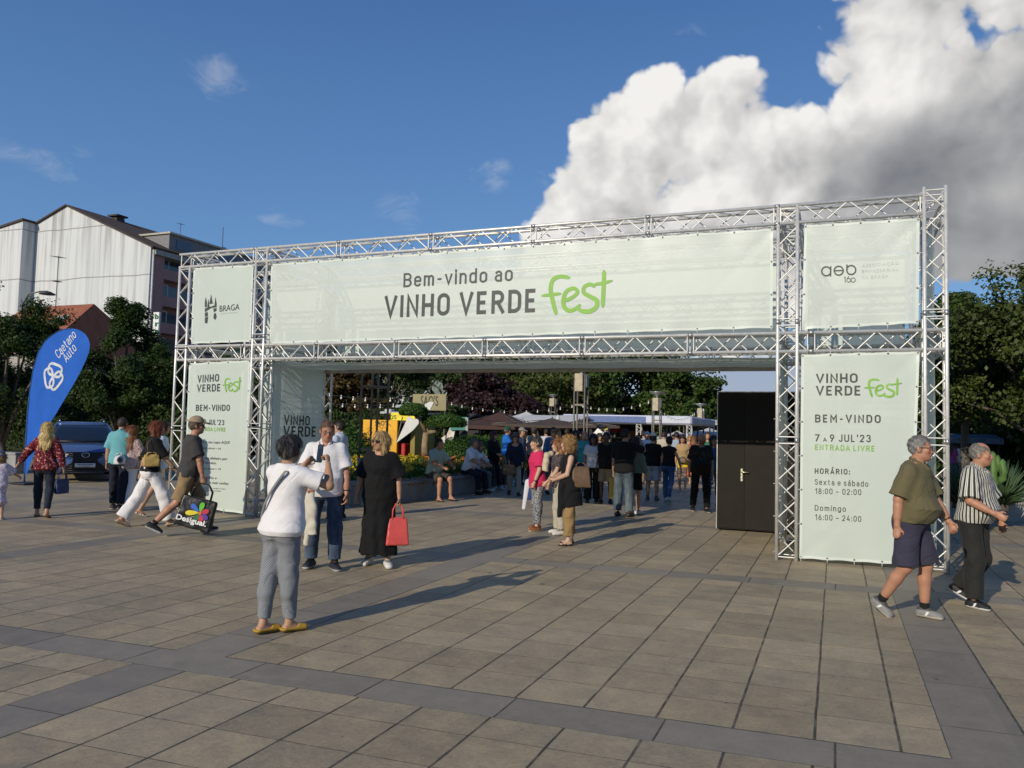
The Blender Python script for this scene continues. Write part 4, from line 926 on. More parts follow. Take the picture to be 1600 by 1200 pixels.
for sx in (-1, 1):
    mb = MB(); mb.tube([(sx*.89, .92, 1.08), (sx*.775, .30, 1.48), (sx*.70, -.02, 1.63)], .035, 6); mb.build('pillar', PAINT, car); mb = MB(); mb.tube([(sx*.865, -.55, 1.14), (sx*.715, -.6, 1.62)], .035, 6); mb.build('pillar', PAINT, car)
    mb = MB(); mb.tube([(sx*.62, -.3, 1.71), (sx*.62, -.35, 1.76), (sx*.62, -1.6, 1.75), (sx*.62, -1.65, 1.70)], .02, 6); mb.build('roof_rail', CHR, car)
    mb = MB(); mb.ell((sx*1.04, .72, 1.16), (.11, .07, .075), 12, 8); mb.tube([(sx*.9, .72, 1.1), (sx*1.0, .72, 1.14)], .025, 6); mb.build('wing_mirror', PAINT, car)
    mb = MB(); mb.prism([(sx*.42, .80), (sx*.86, .92), (sx*.90, .84), (sx*.62, .73), (sx*.50, .70)], 0, .05, lambda u, v, d: (u, 2.415-.30*max(0, abs(u)-.42)+(0 if d else -.12), v)); hl = mb.build('headlight', HLG, car)
    mb = MB(); mb.tube([(sx*.46, 2.42, .72), (sx*.64, 2.37, .70), (sx*.90, 2.29, .84)], .012, 5); mb.build('light_strip', mat('daylight_strip', (.8, .82, .85), .3), hl)
    mb = MB(); mb.prism([(sx*.60, .50), (sx*.84, .60), (sx*.82, .36), (sx*.66, .34)], 0, .05, lambda u, v, d: (u, 2.40-.25*max(0, abs(u)-.5)+(0 if d else -.14), v)); mb.build('fog_lamp', CBL, car)
    for wy in (1.42, -1.42):
        wr_ = MB(); Mx = Matrix.Rotation(math.pi/2, 3, 'Y')
        prof = [(.21, -.11), (.33, -.11), (.365, -.07), (.365, .07), (.33, .11), (.21, .11)]
        wr_.lathe(prof, 24); wr_.v = [tuple(Mx @ Vector(p)+Vector((sx*.86, wy, .365))) for p in wr_.v]; tw = wr_.build('wheel', TYR, car)
        rm_ = MB(); rm_.lathe([(.001, .06), (.06, .07), (.19, .05), (.22, .10)], 20)
        for k in range(5):
            a = 2*math.pi*k/5; rm_.tube([(.04*math.cos(a), .04*math.sin(a), .085), (.2*math.cos(a), .2*math.sin(a), .085)], .028, 6)
        rm_.v = [tuple(Mx @ Vector((p[0], p[1], p[2]*sx))+Vector((sx*.87, wy, .365))) for p in rm_.v]; rm_.build('rim', CHR, tw)
        am = MB(); am.lathe([(.37, -.05), (.43, -.05), (.43, .09), (.37, .09)], 24); am.v = [tuple(Mx @ Vector(p)+Vector((sx*.865, wy, .38))) for p in am.v]; am.build('wheel_arch', CBL, car)
mb = MB(); mb.prism([(-.50, .86), (.50, .86), (.30, .66), (.34, .56), (.62, .36), (.56, .30), (-.56, .30), (-.62, .36), (-.34, .56), (-.30, .66)], 0, 1, lambda u, v, d: (u, 2.432-.14*u*u if d else 2.2, v)); gr = mb.build('grille', CBL, car)
mb = MB()
for k in range(9):
    z = .34+.06*k; hw_ = .52-.20*math.exp(-((z-.62)/.12)**2); mb.tube([(-hw_, 2.437-.14*hw_*hw_, z), (0, 2.438, z), (hw_, 2.437-.14*hw_*hw_, z)], .009, 4)
mb.build('grille_bars', mat('dark_grille_bar', (.05, .05, .055), .3, .6), gr)
mb = MB(); mb.tube([(.095*math.cos(t), 2.452, .775+.065*math.sin(t)) for t in np.linspace(0, 2*math.pi, 25)], .010, 6); mb.tube([(.035, 2.455, .825), (-.035, 2.455, .745), (.075, 2.455, .750)], .010, 6); mb.build('emblem', CHR, gr)
mb = MB(); mb.bevbox((0, 2.452, .485), (.52, .02, .115), .008); pl_ = mb.build('number_plate', mat('white_plate', (.62, .62, .60), .5), car)
mb = MB(); mb.bbox(-.20, .20, 2.4625, 2.465, .497, .517); mb.bbox(-.14, .15, 2.4625, 2.465, .455, .465); mb.build('plate_print', mat('plate_ink', (.12, .12, .13), .5), pl_)
mb = MB(); mb.tube([(-.72, 1.0, 1.13), (0, 1.04, 1.12), (.72, 1.0, 1.13)], .03, 6); mb.build('scuttle', CBL, car)

# ------------------------------------------------------------------ low walls, seat wall, planters
STONE = mat('light_stone', (.36, .34, .30), .85, 0, .15, 4, .2, 40, .006); SEAT = mat('grey_seat_stone', (.205, .205, .20), .75, 0, .15, 3, .15, 50, .004); SOIL = mat('dark_soil', (.05, .036, .025), .95, 0, .4, 9, .5, 30, .02)
def wall_run(name, pts, h, wd, label, m, cap=True, cat='wall', group=None):
    t = tag(empty(name, (pts[0][0], pts[0][1], 0)), label, cat, group); o = Vector((pts[0][0], pts[0][1], 0)); mb = MB(); mc = MB()
    for i in range(len(pts)-1):
        a, b_ = Vector((*pts[i], 0)), Vector((*pts[i+1], 0)); d = (b_-a).normalized(); n = Vector((-d.y, d.x, 0)); L = (b_-a).length
        ns = max(1, int(L/1.2))
        for k in range(ns):
            p, r_ = a+d*(L*k/ns+(.004 if k else 0)), a+d*(L*(k+1)/ns-.004); rot = Matrix.Rotation(math.atan2(d.y, d.x), 3, 'Z'); mid = (p+r_)/2+n*wd/2-o
            mb.bevbox(mid+Vector((0, 0, (h-.07)/2)), ((r_-p).length, wd-.03, h-.07), .008, rot); mc.bevbox(mid+Vector((0, 0, h-.033)), ((r_-p).length, wd+.02, .066), .01, rot)
    mb.build('wall_body', m, t); mc.build('coping', m, t); return t
lwa, lwb = G(-60, 738), G(300, 728)
wall_run('planter_wall', [(lwa.x-6, lwa.y), (lwb.x, lwa.y+.5)], .62, .35, 'long pale low wall behind the parked car and the flag', mat('pale_wall_stone', (.30, .30, .29), .85, 0, .15, 3, .2, 40, .006))
s0, s1, s2 = G(583, 792), G(640, 789), G(744, 769.5)
wall_run('seat_wall', [(s0.x, s0.y), (s2.x, s2.y)], .46, .62, 'grey stone seat wall where three people sit beside the flower bed', SEAT, cat='seat wall')
b0, b1 = G(528, 757), G(560, 757)
wall_run('planter_wall', [(b0.x-1.5, b0.y+.2), (b1.x+.5, b0.y+.9)], .42, .3, 'pale stone planter edge left of the near lamp pedestal', STONE)
# flower bed, soil raised, behind the seat wall
fx0, fx1 = gx(500, 20), gx(735, 20)
bed = [(s0.x-3.4, s0.y+1.6), (s0.x-.1, s0.y+1.2), (s2.x-.2, s2.y+1.2), (s2.x-1.2, s2.y+5.5), (s0.x-5.5, s2.y+4.5)]
mb = MB(); mb.prism(bed, .02, .34, lambda u, v, d: (u, v, d)); structure(mb.build('flower_bed_ground', SOIL))
ROCK = mat('brown_edging_rock', (.20, .13, .09), .9, 0, .35, 6, .5, 14, .03)
rk = random.Random(4); bm_ = []
for k in range(22):
    f = k/21; x, y = bed[1][0]*(1-f)+bed[2][0]*f, bed[1][1]*(1-f)+bed[2][1]*f
    mb = MB(); sx_, sy_, sz_ = rk.uniform(.12, .2), rk.uniform(.1, .15), rk.uniform(.07, .13); mb.ell((0, 0, 0), (sx_, sy_, sz_), 10, 7)
    mb.v = [tuple(c*(1+.16*math.sin(9*p[0]/sx_+k)*math.cos(7*p[1]/sy_+k*2)) for c in p) for p in mb.v]
    tag(mb.build('edging_rock', ROCK, None, (x+rk.uniform(-.03, .03), y-.05, .36+sz_*.3)), 'brown rock in the row edging the marigold bed behind the seat wall', 'rock', 'rocks edging the flower bed')
def flowers(name, poly, n, zb, hgt, cols, nf, seed, label=None):
    rg = np.random.RandomState(seed); P = []
    px_ = np.array(poly); lo, hi = px_.min(0), px_.max(0)
    def inside(p):
        c = False; j = len(poly)-1
        for i in range(len(poly)):
            if (poly[i][1] > p[1]) != (poly[j][1] > p[1]) and p[0] < (poly[j][0]-poly[i][0])*(p[1]-poly[i][1])/(poly[j][1]-poly[i][1])+poly[i][0]: c = not c
            j = i
        return c
    while len(P) < n:
        p = rg.uniform(lo, hi)
        if inside(p): P.append(p)
    P = np.array(P); z = zb+hgt*(.75+.35*np.sin(P[:, 0]*5)*np.cos(P[:, 1]*4))
    Lp = np.repeat(P, 12, 0)+rg.normal(0, .07, (n*12, 2)); Lz = zb+(np.repeat(z, 12)-zb)*rg.uniform(.05, .95, n*12)
    lv = leaf_obj(name+'_leaves', np.c_[Lp, Lz], .085, LEAF['bush'], None, None, seed); lv['kind'] = 'stuff'
    Fp = np.repeat(P[:nf], 9, 0)+rg.normal(0, .028, (nf*9, 2)); Fz = np.repeat(z[:nf], 9)+rg.uniform(-.015, .045, nf*9)
    fo = leaf_obj(name, np.c_[Fp, Fz], .062, cols, None, np.tile([0, -.5, .8], (nf*9, 1)), seed+1, .9); fo['kind'] = 'stuff'
mid_ = lambda a, b_, f: (a[0]*(1-f)+b_[0]*f, a[1]*(1-f)+b_[1]*f)
YEL = mat('yellow_petal', (.55, .40, .02), .6, 0, .2, 9, trans=.2); ORA = mat('orange_petal', (.50, .16, .02), .6, 0, .25, 9, trans=.2)
pL_ = [bed[0], mid_(bed[1], bed[2], .0), mid_(bed[1], bed[2], .18), mid_(bed[4], bed[3], .30), bed[4]]
pR_ = [mid_(bed[1], bed[2], .2), bed[2], bed[3], mid_(bed[4], bed[3], .32)]
flowers('yellow_marigolds', pL_, 620, .34, .42, YEL, 300, 31); flowers('orange_marigolds', pR_, 720, .34, .46, ORA, 260, 33)
bush('round clipped green bush left of the yellow kiosk', gx(537, 20.5), 20.5, 1.05, 1.05, n=9000, leaf=.07, seed=41, z=.3)
bush('wide low clipped bush behind the woman in black', gx(745, 24), 24, 1.55, .85, n=9000, leaf=.075, seed=42, z=.3)
bush('low clipped bush beside the man in the blue polo shirt', gx(775, 26), 26, 1.3, .95, n=7000, leaf=.075, seed=43, z=.2)
bush('small round bush under the turquoise hatch', gx(712, 22), 22, .62, .55, n=5000, leaf=.06, seed=44, z=.5)
# cloud-pruned tree with flat pads
cpt = tag(empty('cloud_pruned_tree', (gx(666, 21.5), 21.5, .3)), 'small clipped tree with flat green leaf pads behind the seated people', 'tree')
o4 = Vector((-gx(666, 21.5), -21.5, -.3)); bo = atY(665, 715, 21.5); j1 = atY(666, 676, 21.5)
mb = MB(); mb.tube([bo+o4, atY(664, 695, 21.5)+o4, j1+o4], [.14, .11, .10], 9)
for (px, py, dy) in ((651, 646, -.2), (690, 665, .3), (668, 668, 0), (655, 664, .4)): mb.tube([j1+o4, atY((px+666)/2, py+9, 21.5)+o4+Vector((0, dy*.5, 0)), atY(px, py+2, 21.5)+o4+Vector((0, dy, 0))], [.075, .055, .03], 7)
mb.build('trunk', mat('pale_pruned_bark', (.23, .17, .10), .9, 0, .3, 6, .4, 25, .02), cpt)
for i, (px, py, rx, rz_, dy) in enumerate(((651, 643, .46, .26, -.2), (688, 660, .70, .27, .3), (663, 658, .40, .20, .5))):
    c = atY(px, py, 21.5)+o4+Vector((0, dy, 0)); rg = np.random.RandomState(60+i); U = rg.normal(size=(5200, 3)); U /= np.linalg.norm(U, axis=1)[:, None]
    P = U*np.array((rx, rx*.9, rz_))*rg.uniform(.75, 1.04, len(U))[:, None]; P[:, 2] = np.maximum(P[:, 2], -rz_*.45); leaf_obj('leaf_pad', P+np.array(c), .06, LEAF['bush'], cpt, U*1.3, 60+i)
# railing beside the leaning woman
ra_, rb2 = G(757, 768), G(806, 760)
rl = tag(empty('railing', (ra_.x, ra_.y, 0)), 'low dark metal railing with crossed bars behind the woman in black', 'railing'); d = (rb2-ra_); L = d.length; d.normalize(); mb = MB(); n_ = 5
mb.tube([(0, 0, .78), d*L+Vector((0, 0, .78))], .018, 6); mb.tube([(0, 0, .1), d*L+Vector((0, 0, .1))], .012, 6)
for k in range(n_+1): mb.tube([d*(L*k/n_), d*(L*k/n_)+Vector((0, 0, .80))], .016, 6)
for k in range(n_): mb.tube([d*(L*k/n_)+Vector((0, 0, .12)), d*(L*(k+1)/n_)+Vector((0, 0, .76))], .008, 5); mb.tube([d*(L*k/n_)+Vector((0, 0, .76)), d*(L*(k+1)/n_)+Vector((0, 0, .12))], .008, 5)
mb.build('bars', mat('dark_iron', (.05, .045, .04), .5, .5), rl)
gv = [G(765, 765), G(812, 757), G(812, 742), G(762, 747)]
mb = MB(); mb.add([(p.x, p.y+.4, .006) for p in gv], [(0, 1, 2, 3)]); structure(mb.build('white_gravel', mat('white_gravel_stone', (.62, .60, .56), .9, 0, .3, 40, .6, 60, .02)))

# ------------------------------------------------------------------ lattice lamp posts
LP = mat('lamp_post_metal', (.16, .145, .125), .5, .4); LBX = mat('beige_lamp_box', (.42, .36, .26), .6); LGL = mat('grey_lamp_dish', (.36, .37, .38), .3, .5)
def lamp(base, label, zb, zt, w_=.30, ped=0.0):
    t = tag(empty('street_lamp', (base.x, base.y, 0)), label, 'street lamp', 'four-post lamps along the promenade')
    for sx in (-1, 1):
        for sy in (-1, 1):
            mb = MB(); mb.tube([(sx*w_/2, sy*w_/2, ped), (sx*w_/2, sy*w_/2, zb+.5)], .025, 8); mb.build('post', LP, t)
    mb = MB()
    for z in (ped+.15, (ped+zb)*.55, zb-.4):
        for sx in (-1, 1): mb.bbox(sx*w_/2-.012, sx*w_/2+.012, -w_/2, w_/2, z, z+.05); mb.bbox(-w_/2, w_/2, sx*w_/2-.012, sx*w_/2+.012, z, z+.05)
    mb.build('cross_ties', LP, t)
    mb = MB(); mb.bevbox((-.03, -.04, (zb+zt)/2), (w_*.80, w_*.9, zt-zb), .015); mb.build('lamp_box', LBX, t)
    mb = MB(); mb.bbox(w_*.40, w_*.62, -w_*.45, w_*.35, zb+.12, zt-.03); mb.build('side_floodlight', LGL, t)
    mb = MB(); mb.lathe([(.04, zt), (.06, zt+.10), (.30, zt+.22), (.31, zt+.25), (.02, zt+.21)], 18); mb.build('dish', LGL, t)
    if ped:
        mb = MB(); mb.bevbox((0, 0, .24), (.74, .70, .47), .015); mb.build('plinth', SEAT, t)
        mb = MB(); mb.bevbox((0, 0, .47+(ped-.47)/2), (.50, .46, ped-.47), .012); pd = mb.build('pedestal', SEAT, t)
        mb = MB(); mb.bbox(-.17, .14, -.243, -.233, .56, .86); mb.build('notice', mat('pale_notice', (.30, .33, .36), .6, 0, .35, 14), pd)
l1 = G(566, 788); lamp(Vector((l1.x, l1.y+.35, 0)), 'nearest four-post lamp standing on a stone pedestal left of the woman in the black dress', 3.55, 4.1, .42, .98)
for px, py, lab, yb, yt in ((905, 767, 'four-post lamp with beige box rising above the middle of the crowd', 612, 584), (1025, 742, 'four-post lamp with beige box above the man in the white cap', 642, 622), (1094, 727, 'smallest four-post lamp beside the black cabin', 657, 638)):
    b_ = G(px, py); lamp(b_, lab, atY(px, yb, b_.y).z, atY(px, yt, b_.y).z, .30)
b_ = atY(863, 700, 48); lamp(Vector((b_.x, 48, 0)), 'distant lamp post between the brown parasols in front of the trees', 3.2, 3.7, .4)
# street lamp head among the left trees
c = atY(74, 458, 30); sl_t = tag(empty('curved_street_lamp', (c.x-2.0, 30, 0)), 'dark disc-headed street lamp among the left trees', 'street lamp')
mb = MB(); mb.tube([(0, 0, 0), (0, 0, c.z-.6), (.5, 0, c.z), (1.4, 0, c.z+.12)], [.07, .055, .045, .04], 8); mb.build('pole', LP, sl_t)
mb = MB(); mb.lathe([(.02, .12), (.18, .08), (.42, -.04), (.40, -.08), (.05, -.06)], 16, (2.0, 0, c.z)); mb.tube([(1.4, 0, c.z+.12), (2.0, 0, c.z+.10)], .04, 6); mb.build('head', mat('dark_lamp_head', (.05, .05, .055), .5), sl_t)

# ------------------------------------------------------------------ kiosks, sign, parasols, stalls
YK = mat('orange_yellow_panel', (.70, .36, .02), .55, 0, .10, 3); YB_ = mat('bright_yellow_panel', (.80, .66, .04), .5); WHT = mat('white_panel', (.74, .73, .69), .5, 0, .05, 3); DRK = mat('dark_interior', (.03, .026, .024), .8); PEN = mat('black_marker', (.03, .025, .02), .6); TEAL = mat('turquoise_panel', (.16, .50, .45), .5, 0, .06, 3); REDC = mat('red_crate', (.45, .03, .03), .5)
YQ = 24.5; kx0, kx1, kx2 = gx(566, YQ), gx(620, YQ), gx(646, YQ); kz = th(656, 590, YQ)
ks = tag(empty('yellow_kiosk', (kx0, YQ, 0)), 'yellow food kiosk with white hatch flaps behind the marigolds', 'kiosk'); o5 = Vector((-kx0, -YQ, 0))
mb = MB(); mb.bevbox(((kx0+kx1)/2, YQ+.06, kz/2), (kx1-kx0, .12, kz), .015); pn = mb.build('side_panel', YK, ks, o5)
mb = MB(); 
lettering(mb, "SAO'S", atY(586, 665, YQ)-Vector((0, .003, 0)), atY(606, 665, YQ)-Vector((0, .003, 0)), .17, lift=.006, bold=.01)
rk = random.Random(9)
for k in range(16):
    a = atY(rk.uniform(568, 605), rk.uniform(660, 703), YQ-.004); L = rk.uniform(.05, .22); mb.tube([a, a+Vector((L*.5, 0, rk.uniform(-.06, .06))), a+Vector((L, 0, rk.uniform(-.05, .05)))], .009, 4)
for px, py in ((600, 671), (592, 684), (578, 676)): c = atY(px, py, YQ-.005); mb.tube([(c.x+.09*math.cos(t), c.y, c.z+.09*math.sin(t)) for t in np.linspace(0, 6.28, 14)], .008, 4)
mb.build('scribbles', PEN, pn)
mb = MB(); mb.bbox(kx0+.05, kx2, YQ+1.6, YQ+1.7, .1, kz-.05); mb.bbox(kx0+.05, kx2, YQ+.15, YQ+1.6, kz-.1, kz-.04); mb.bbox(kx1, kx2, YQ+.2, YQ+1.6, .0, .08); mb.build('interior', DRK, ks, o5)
mb = MB(); mb.bbox(kx2-.18, kx2, YQ+.1, YQ+1.65, 0, kz); mb.build('end_post', mat('olive_yellow_post', (.22, .17, .03), .6), ks, o5)
fz0, fz1 = th(656, 610, YQ+.7), th(646, 610, YQ+.7)
mb = MB(); mb.bevbox(((gx(593, YQ)+gx(632, YQ))/2, YQ+.75, (fz0+fz1)/2), (gx(632, YQ)-gx(593, YQ), .1, fz1-fz0+.05), .02); fs_ = mb.build('fascia', YB_, ks, o5)
mb = MB(); lettering(mb, "SAO'S", atY(601, 655, YQ+.69), atY(619, 654.5, YQ+.69), .14, lift=.012, bold=.0); mb.build('lettering', PEN, fs_)
mb = MB(); c = atY(609, 643, YQ+1.1); mb.bevbox((c.x, YQ+1.1, c.z), (.30, .3, .18), .03); mb.bevbox((c.x-.25, YQ+1.1, c.z-.05), (.22, .25, .09), .02); mb.bevbox((c.x+.3, YQ+1.1, c.z-.05), (.3, .25, .09), .02); mb.build('roof_unit', mat('grey_roof_unit', (.42, .43, .43), .5), ks, o5)
for pts in ([(619, 692), (634, 650), (640, 655), (651, 653), (649, 658), (640, 672)], [(648, 637), (660, 627), (666, 627), (661, 640)]):
    mb = MB(); mb.prism(pts, 0, .05, lambda u, v, d: (lambda c: (c.x, c.y+d+(u-619)*.012, c.z))(atY(u, v, YQ-.35))); mb.build('hatch_flap', WHT, ks, o5)
mb = MB(); a = atY(632, 645, YQ-.3); mb.tube([atY(620, 690, YQ-.3), atY(629, 651, YQ-.3)], .02, 5); mb.tube([atY(628, 640, YQ+.2), atY(640, 622, YQ+.2)], .02, 5); mb.build('struts', LP, ks, o5)
mb = MB(); c = atY(628, 697, YQ+.4); mb.bevbox((c.x, YQ+.45, c.z-.15), (.42, .4, .5), .03); mb.build('red_counter', REDC, ks, o5)
# olive sign on posts
sy_ = 30.0; a, b_ = atY(645, 641, sy_), atY(698, 616, sy_)
sg2 = tag(empty('hanging_sign', ((a.x+b_.x)/2, sy_, 0)), "olive board sign reading SAO'S above the clipped tree", 'sign'); o6 = Vector((-(a.x+b_.x)/2, -sy_, 0))
mb = MB(); mb.bevbox(((a.x+b_.x)/2, sy_, (a.z+b_.z)/2), (b_.x-a.x, .08, b_.z-a.z), .01); sbd = mb.build('board', mat('olive_board', (.27, .24, .13), .7, 0, .1, 2), sg2, o6)
mb = MB(); lettering(mb, "SAO'S", atY(657, 633.5, sy_-.045), atY(684.5, 634, sy_-.045), .42, lift=.01, bold=.0); mb.build('lettering', PEN, sbd)
mb = MB(); mb.tube([(a.x+.1, sy_+.06, 0), (a.x+.1, sy_+.06, a.z+.3)], .03, 6); mb.tube([(b_.x-.1, sy_+.06, 0), (b_.x-.1, sy_+.06, a.z+.3)], .03, 6); mb.build('posts', LP, sg2, o6)
# turquoise kiosk
YT = 26.0; tk = tag(empty('turquoise_kiosk', (gx(700, YT), YT, 0)), 'turquoise kiosk with raised hatch right of the clipped tree', 'kiosk'); o7 = Vector((-gx(700, YT), -YT, 0))
mb = MB(); mb.bevbox(((gx(691, YT)+gx(708, YT))/2, YT+.3, th(685, 700, YT)/2), (gx(708, YT)-gx(691, YT), .6, th(685, 700, YT)), .02); mb.build('counter', TEAL, tk, o7)
mb = MB(); mb.prism([(703, 672), (716, 652), (735, 652), (727, 672)], 0, .06, lambda u, v, d: (lambda c: (c.x, c.y+d-(672-v)*.02, c.z))(atY(u, v, YT-.2))); mb.build('hatch', TEAL, tk, o7)
mb = MB(); mb.prism([(727, 672), (735, 652), (738, 654), (730, 674)], 0, .08, lambda u, v, d: (lambda c: (c.x, c.y+d-(672-v)*.02, c.z))(atY(u, v, YT-.24))); mb.build('hatch_edge', WHT, tk, o7)
mb = MB(); mb.prism([(683, 704), (690, 684), (696, 680), (694, 703)], 0, .06, lambda u, v, d: (lambda c: (c.x, c.y+d, c.z))(atY(u, v, YT-.3))); mb.prism([(694, 688), (703, 668), (711, 672), (707, 690)], 0, .06, lambda u, v, d: (lambda c: (c.x, c.y+d, c.z))(atY(u, v, YT-.1))); mb.build('side_flap', mat('pale_pink_flap', (.62, .55, .50), .6), tk, o7)
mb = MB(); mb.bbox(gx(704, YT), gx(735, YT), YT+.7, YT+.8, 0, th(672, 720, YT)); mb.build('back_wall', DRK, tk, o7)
def parasol(label, px, Y, ztop, zeave, hw_, m, rot=0.0, val=.16, group='brown parasols', kind='parasol'):
    t = tag(empty(kind, (gx(px, Y), Y, 0), rot), label, kind, group); mb = MB(); n = 10
    cs = [(-hw_, -hw_), (hw_, -hw_), (hw_, hw_), (-hw_, hw_)]
    for i in range(4):
        a, b_ = Vector((*cs[i], zeave)), Vector((*cs[(i+1) % 4], zeave)); ap = Vector((0, 0, ztop))
        mb.grid(lambda u, v: (lambda e: e.lerp(ap, v)-Vector((0, 0, .09*math.sin(math.pi*v)*hw_/1.5+.05*math.sin(math.pi*u)*(1-v))))(a.lerp(b_, u)), n, n)
        mb.grid(lambda u, v: a.lerp(b_, u)-Vector((0, 0, val*v+.05*math.sin(math.pi*u))), n, 2)
    mb.build('canopy', m, t)
    mb = MB(); mb.tube([(0, 0, .04), (0, 0, ztop+.05)], .03, 8); mb.build('pole', LP, t)
    mb = MB(); mb.bevbox((0, 0, .05), (.7, .7, .1), .02); mb.build('base', SEAT, t)
    mb = MB()
    for c in cs: mb.tube([(0, 0, ztop-.07), (c[0]*.97, c[1]*.97, zeave-.015)], .014, 5); mb.tube([(0, 0, zeave-.35), (c[0]*.5, c[1]*.5, (ztop+zeave)/2-.06)], .012, 5)
    mb.build('ribs', LP, t); return t
BRN = mat('brown_parasol_cloth', (.075, .040, .032), .8, 0, .12, 3, trans=.2); BRN2 = mat('taupe_parasol_cloth', (.090, .066, .056), .8, 0, .12, 3, trans=.2); WCL = mat('white_tent_cloth', (.66, .66, .66), .7, 0, .06, 3, trans=.25)
parasol('reddish brown parasol with pointed top left of the crowd', 781, 32, th(643, 791, 32), th(664, 780, 32), 1.55, BRN, R(4))
parasol('wide flat taupe parasol in front of the yellow stall', 862, 29, th(653, 860, 29), th(663, 860, 29), 1.95, BRN2, R(10), .10)
parasol('taupe parasol seen behind the tall lattice lamp', 905, 33, th(655, 895, 33), th(664, 895, 33), 1.6, BRN2, R(20), .10)
parasol('white tent peak just behind the pointed brown parasol', 822, 38, th(643, 818, 38), th(656, 818, 38), 1.5, WCL, R(10), .2, 'white market tents', 'market_tent')
parasol('white market tent low behind the girl in yellow shorts', 1058, 52, th(673, 1058, 52), th(684, 1058, 52), 1.7, WCL, R(15), .2, 'white market tents', 'market_tent')
parasol('white market tent next to the black cabin', 1108, 48, th(668, 1104, 48), th(680, 1104, 48), 2.0, WCL, R(5), .25, 'white market tents', 'market_tent')
cu_ = tag(empty('closed_umbrella', (gx(871, 30.9), 30.9, 0)), 'closed white umbrella standing between the brown parasols', 'umbrella')
zt_, zb_ = th(648, 871, 30.9), th(682, 871, 30.9); mb = MB(); mb.lathe([(.02, zt_), (.08, zt_-.12), (.13, zt_-.35), (.09, zt_-.5), (.16, zb_+.1), (.14, zb_)], 12); mb.build('folded_cloth', WCL, cu_)
mb = MB(); mb.tube([(0, 0, 0), (0, 0, zt_)], .025, 6); mb.build('pole', LP, cu_)
# yellow counter stall
def stall(label, px0, px1, Y, z_counter, z_roof, mc, mr, depth=1.8, back=True, group='market stalls', roof_px=None):
    x0, x1 = gx(px0, Y), gx(px1, Y); t = tag(empty('market_stall', ((x0+x1)/2, Y, 0)), label, 'stall', group); o = Vector((-(x0+x1)/2, -Y, 0))
    mb = MB(); mb.bevbox(((x0+x1)/2, Y+.25, z_counter/2), (x1-x0, .5, z_counter), .02); mb.build('counter', mc, t, o)
    mb = MB(); mb.bevbox(((x0+x1)/2, Y+.2, z_counter+.022), (x1-x0+.1, .62, .04), .01); mb.build('counter_top', WHT, t, o)
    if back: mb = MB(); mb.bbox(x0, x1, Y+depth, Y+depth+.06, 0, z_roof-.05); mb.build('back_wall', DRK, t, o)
    for x in (x0+.05, x1-.05):
        for y in (Y+.05, Y+depth-.05): mb = MB(); mb.tube([(x, y, 0), (x, y, z_roof)], .03, 6); mb.build('post', LP, t, o)
    mb = MB(); mb.prism([(Y-.35, z_roof-.12), (Y+depth*.5, z_roof+.16), (Y+depth+.25, z_roof), (Y+depth+.25, z_roof-.08), (Y+depth*.5, z_roof+.08), (Y-.35, z_roof-.20)], x0-.15, x1+.15, lambda u, v, d: (d, u, v)); mb.build('roof', mr, t, o); return t, o
stall('pale yellow stall counter under the taupe parasols', 814, 902, 34, 1.35, 2.2, mat('pale_yellow_counter', (.62, .48, .16), .6), WCL)
stall('dark wooden food stall behind the man taking a photo', 955, 1012, 44, 1.3, 2.4, mat('dark_wood', (.06, .035, .022), .7, 0, .3, 5), mat('dark_wood', (.06, .035, .022), .7))
stall('brown stall left of the pointed parasol', 660, 730, 38, 1.2, 2.3, mat('dark_wood', (.06, .035, .022), .7), mat('dark_stall_roof', (.05, .05, .055), .7))
stall('grey stall partly hidden by the black cabin', 1060, 1150, 56, 1.2, 2.5, mat('grey_stall_counter', (.20, .20, .21), .6), WCL)
stall('stall with dark roof far behind the curly-haired woman', 905, 950, 46, 1.3, 2.6, mat('dark_wood', (.06, .035, .022), .7), mat('dark_stall_roof', (.05, .05, .055), .7))
# long white canopy
YC = 38; ca, cb = atY(915, 656, YC+9), atY(1081, 664, YC)
cn = tag(empty('market_canopy', (cb.x, YC, 0)), 'long white and blue flat canopy on truss posts behind the crowd', 'canopy'); o8 = Vector((-cb.x, -YC, 0))
zc = atY(1081, 664, YC).z; h_ = .42; mb = MB(); xs0, xs1 = gx(905, YC+3), cb.x
mb.bevbox(((xs0+xs1)/2, YC+4, zc+h_/2), (xs1-xs0, 8, h_), .08); mb.build('roof', mat('white_blue_canopy', (.50, .53, .62), .6, 0, .1, .8), cn, o8)
mb = MB(); mb.bbox(xs0, xs0+(xs1-xs0)*.66, YC-.02, YC-.006, zc+.05, zc+h_-.06); mb.build('blue_fascia', mat('blue_fascia', (.10, .15, .32), .6), cn, o8)
for x in (xs1-.15, xs1-2.6, xs0+.3):
    for y in (YC+.2, YC+7.6):
        mb = MB(); truss(mb, (x, y, 0), (x, y, zc), (1, 0, 0), (0, 1, 0), .22, .22, 1.2, .022, .010, False); mb.build('post', [ALU, ALU_D], cn, o8)
mb = MB(); mb.bbox(xs0+.5, xs1-.5, YC+3, YC+3.3, 0, 1.1); mb.build('bar_counter', mat('dark_wood', (.06, .035, .022), .7), cn, o8)
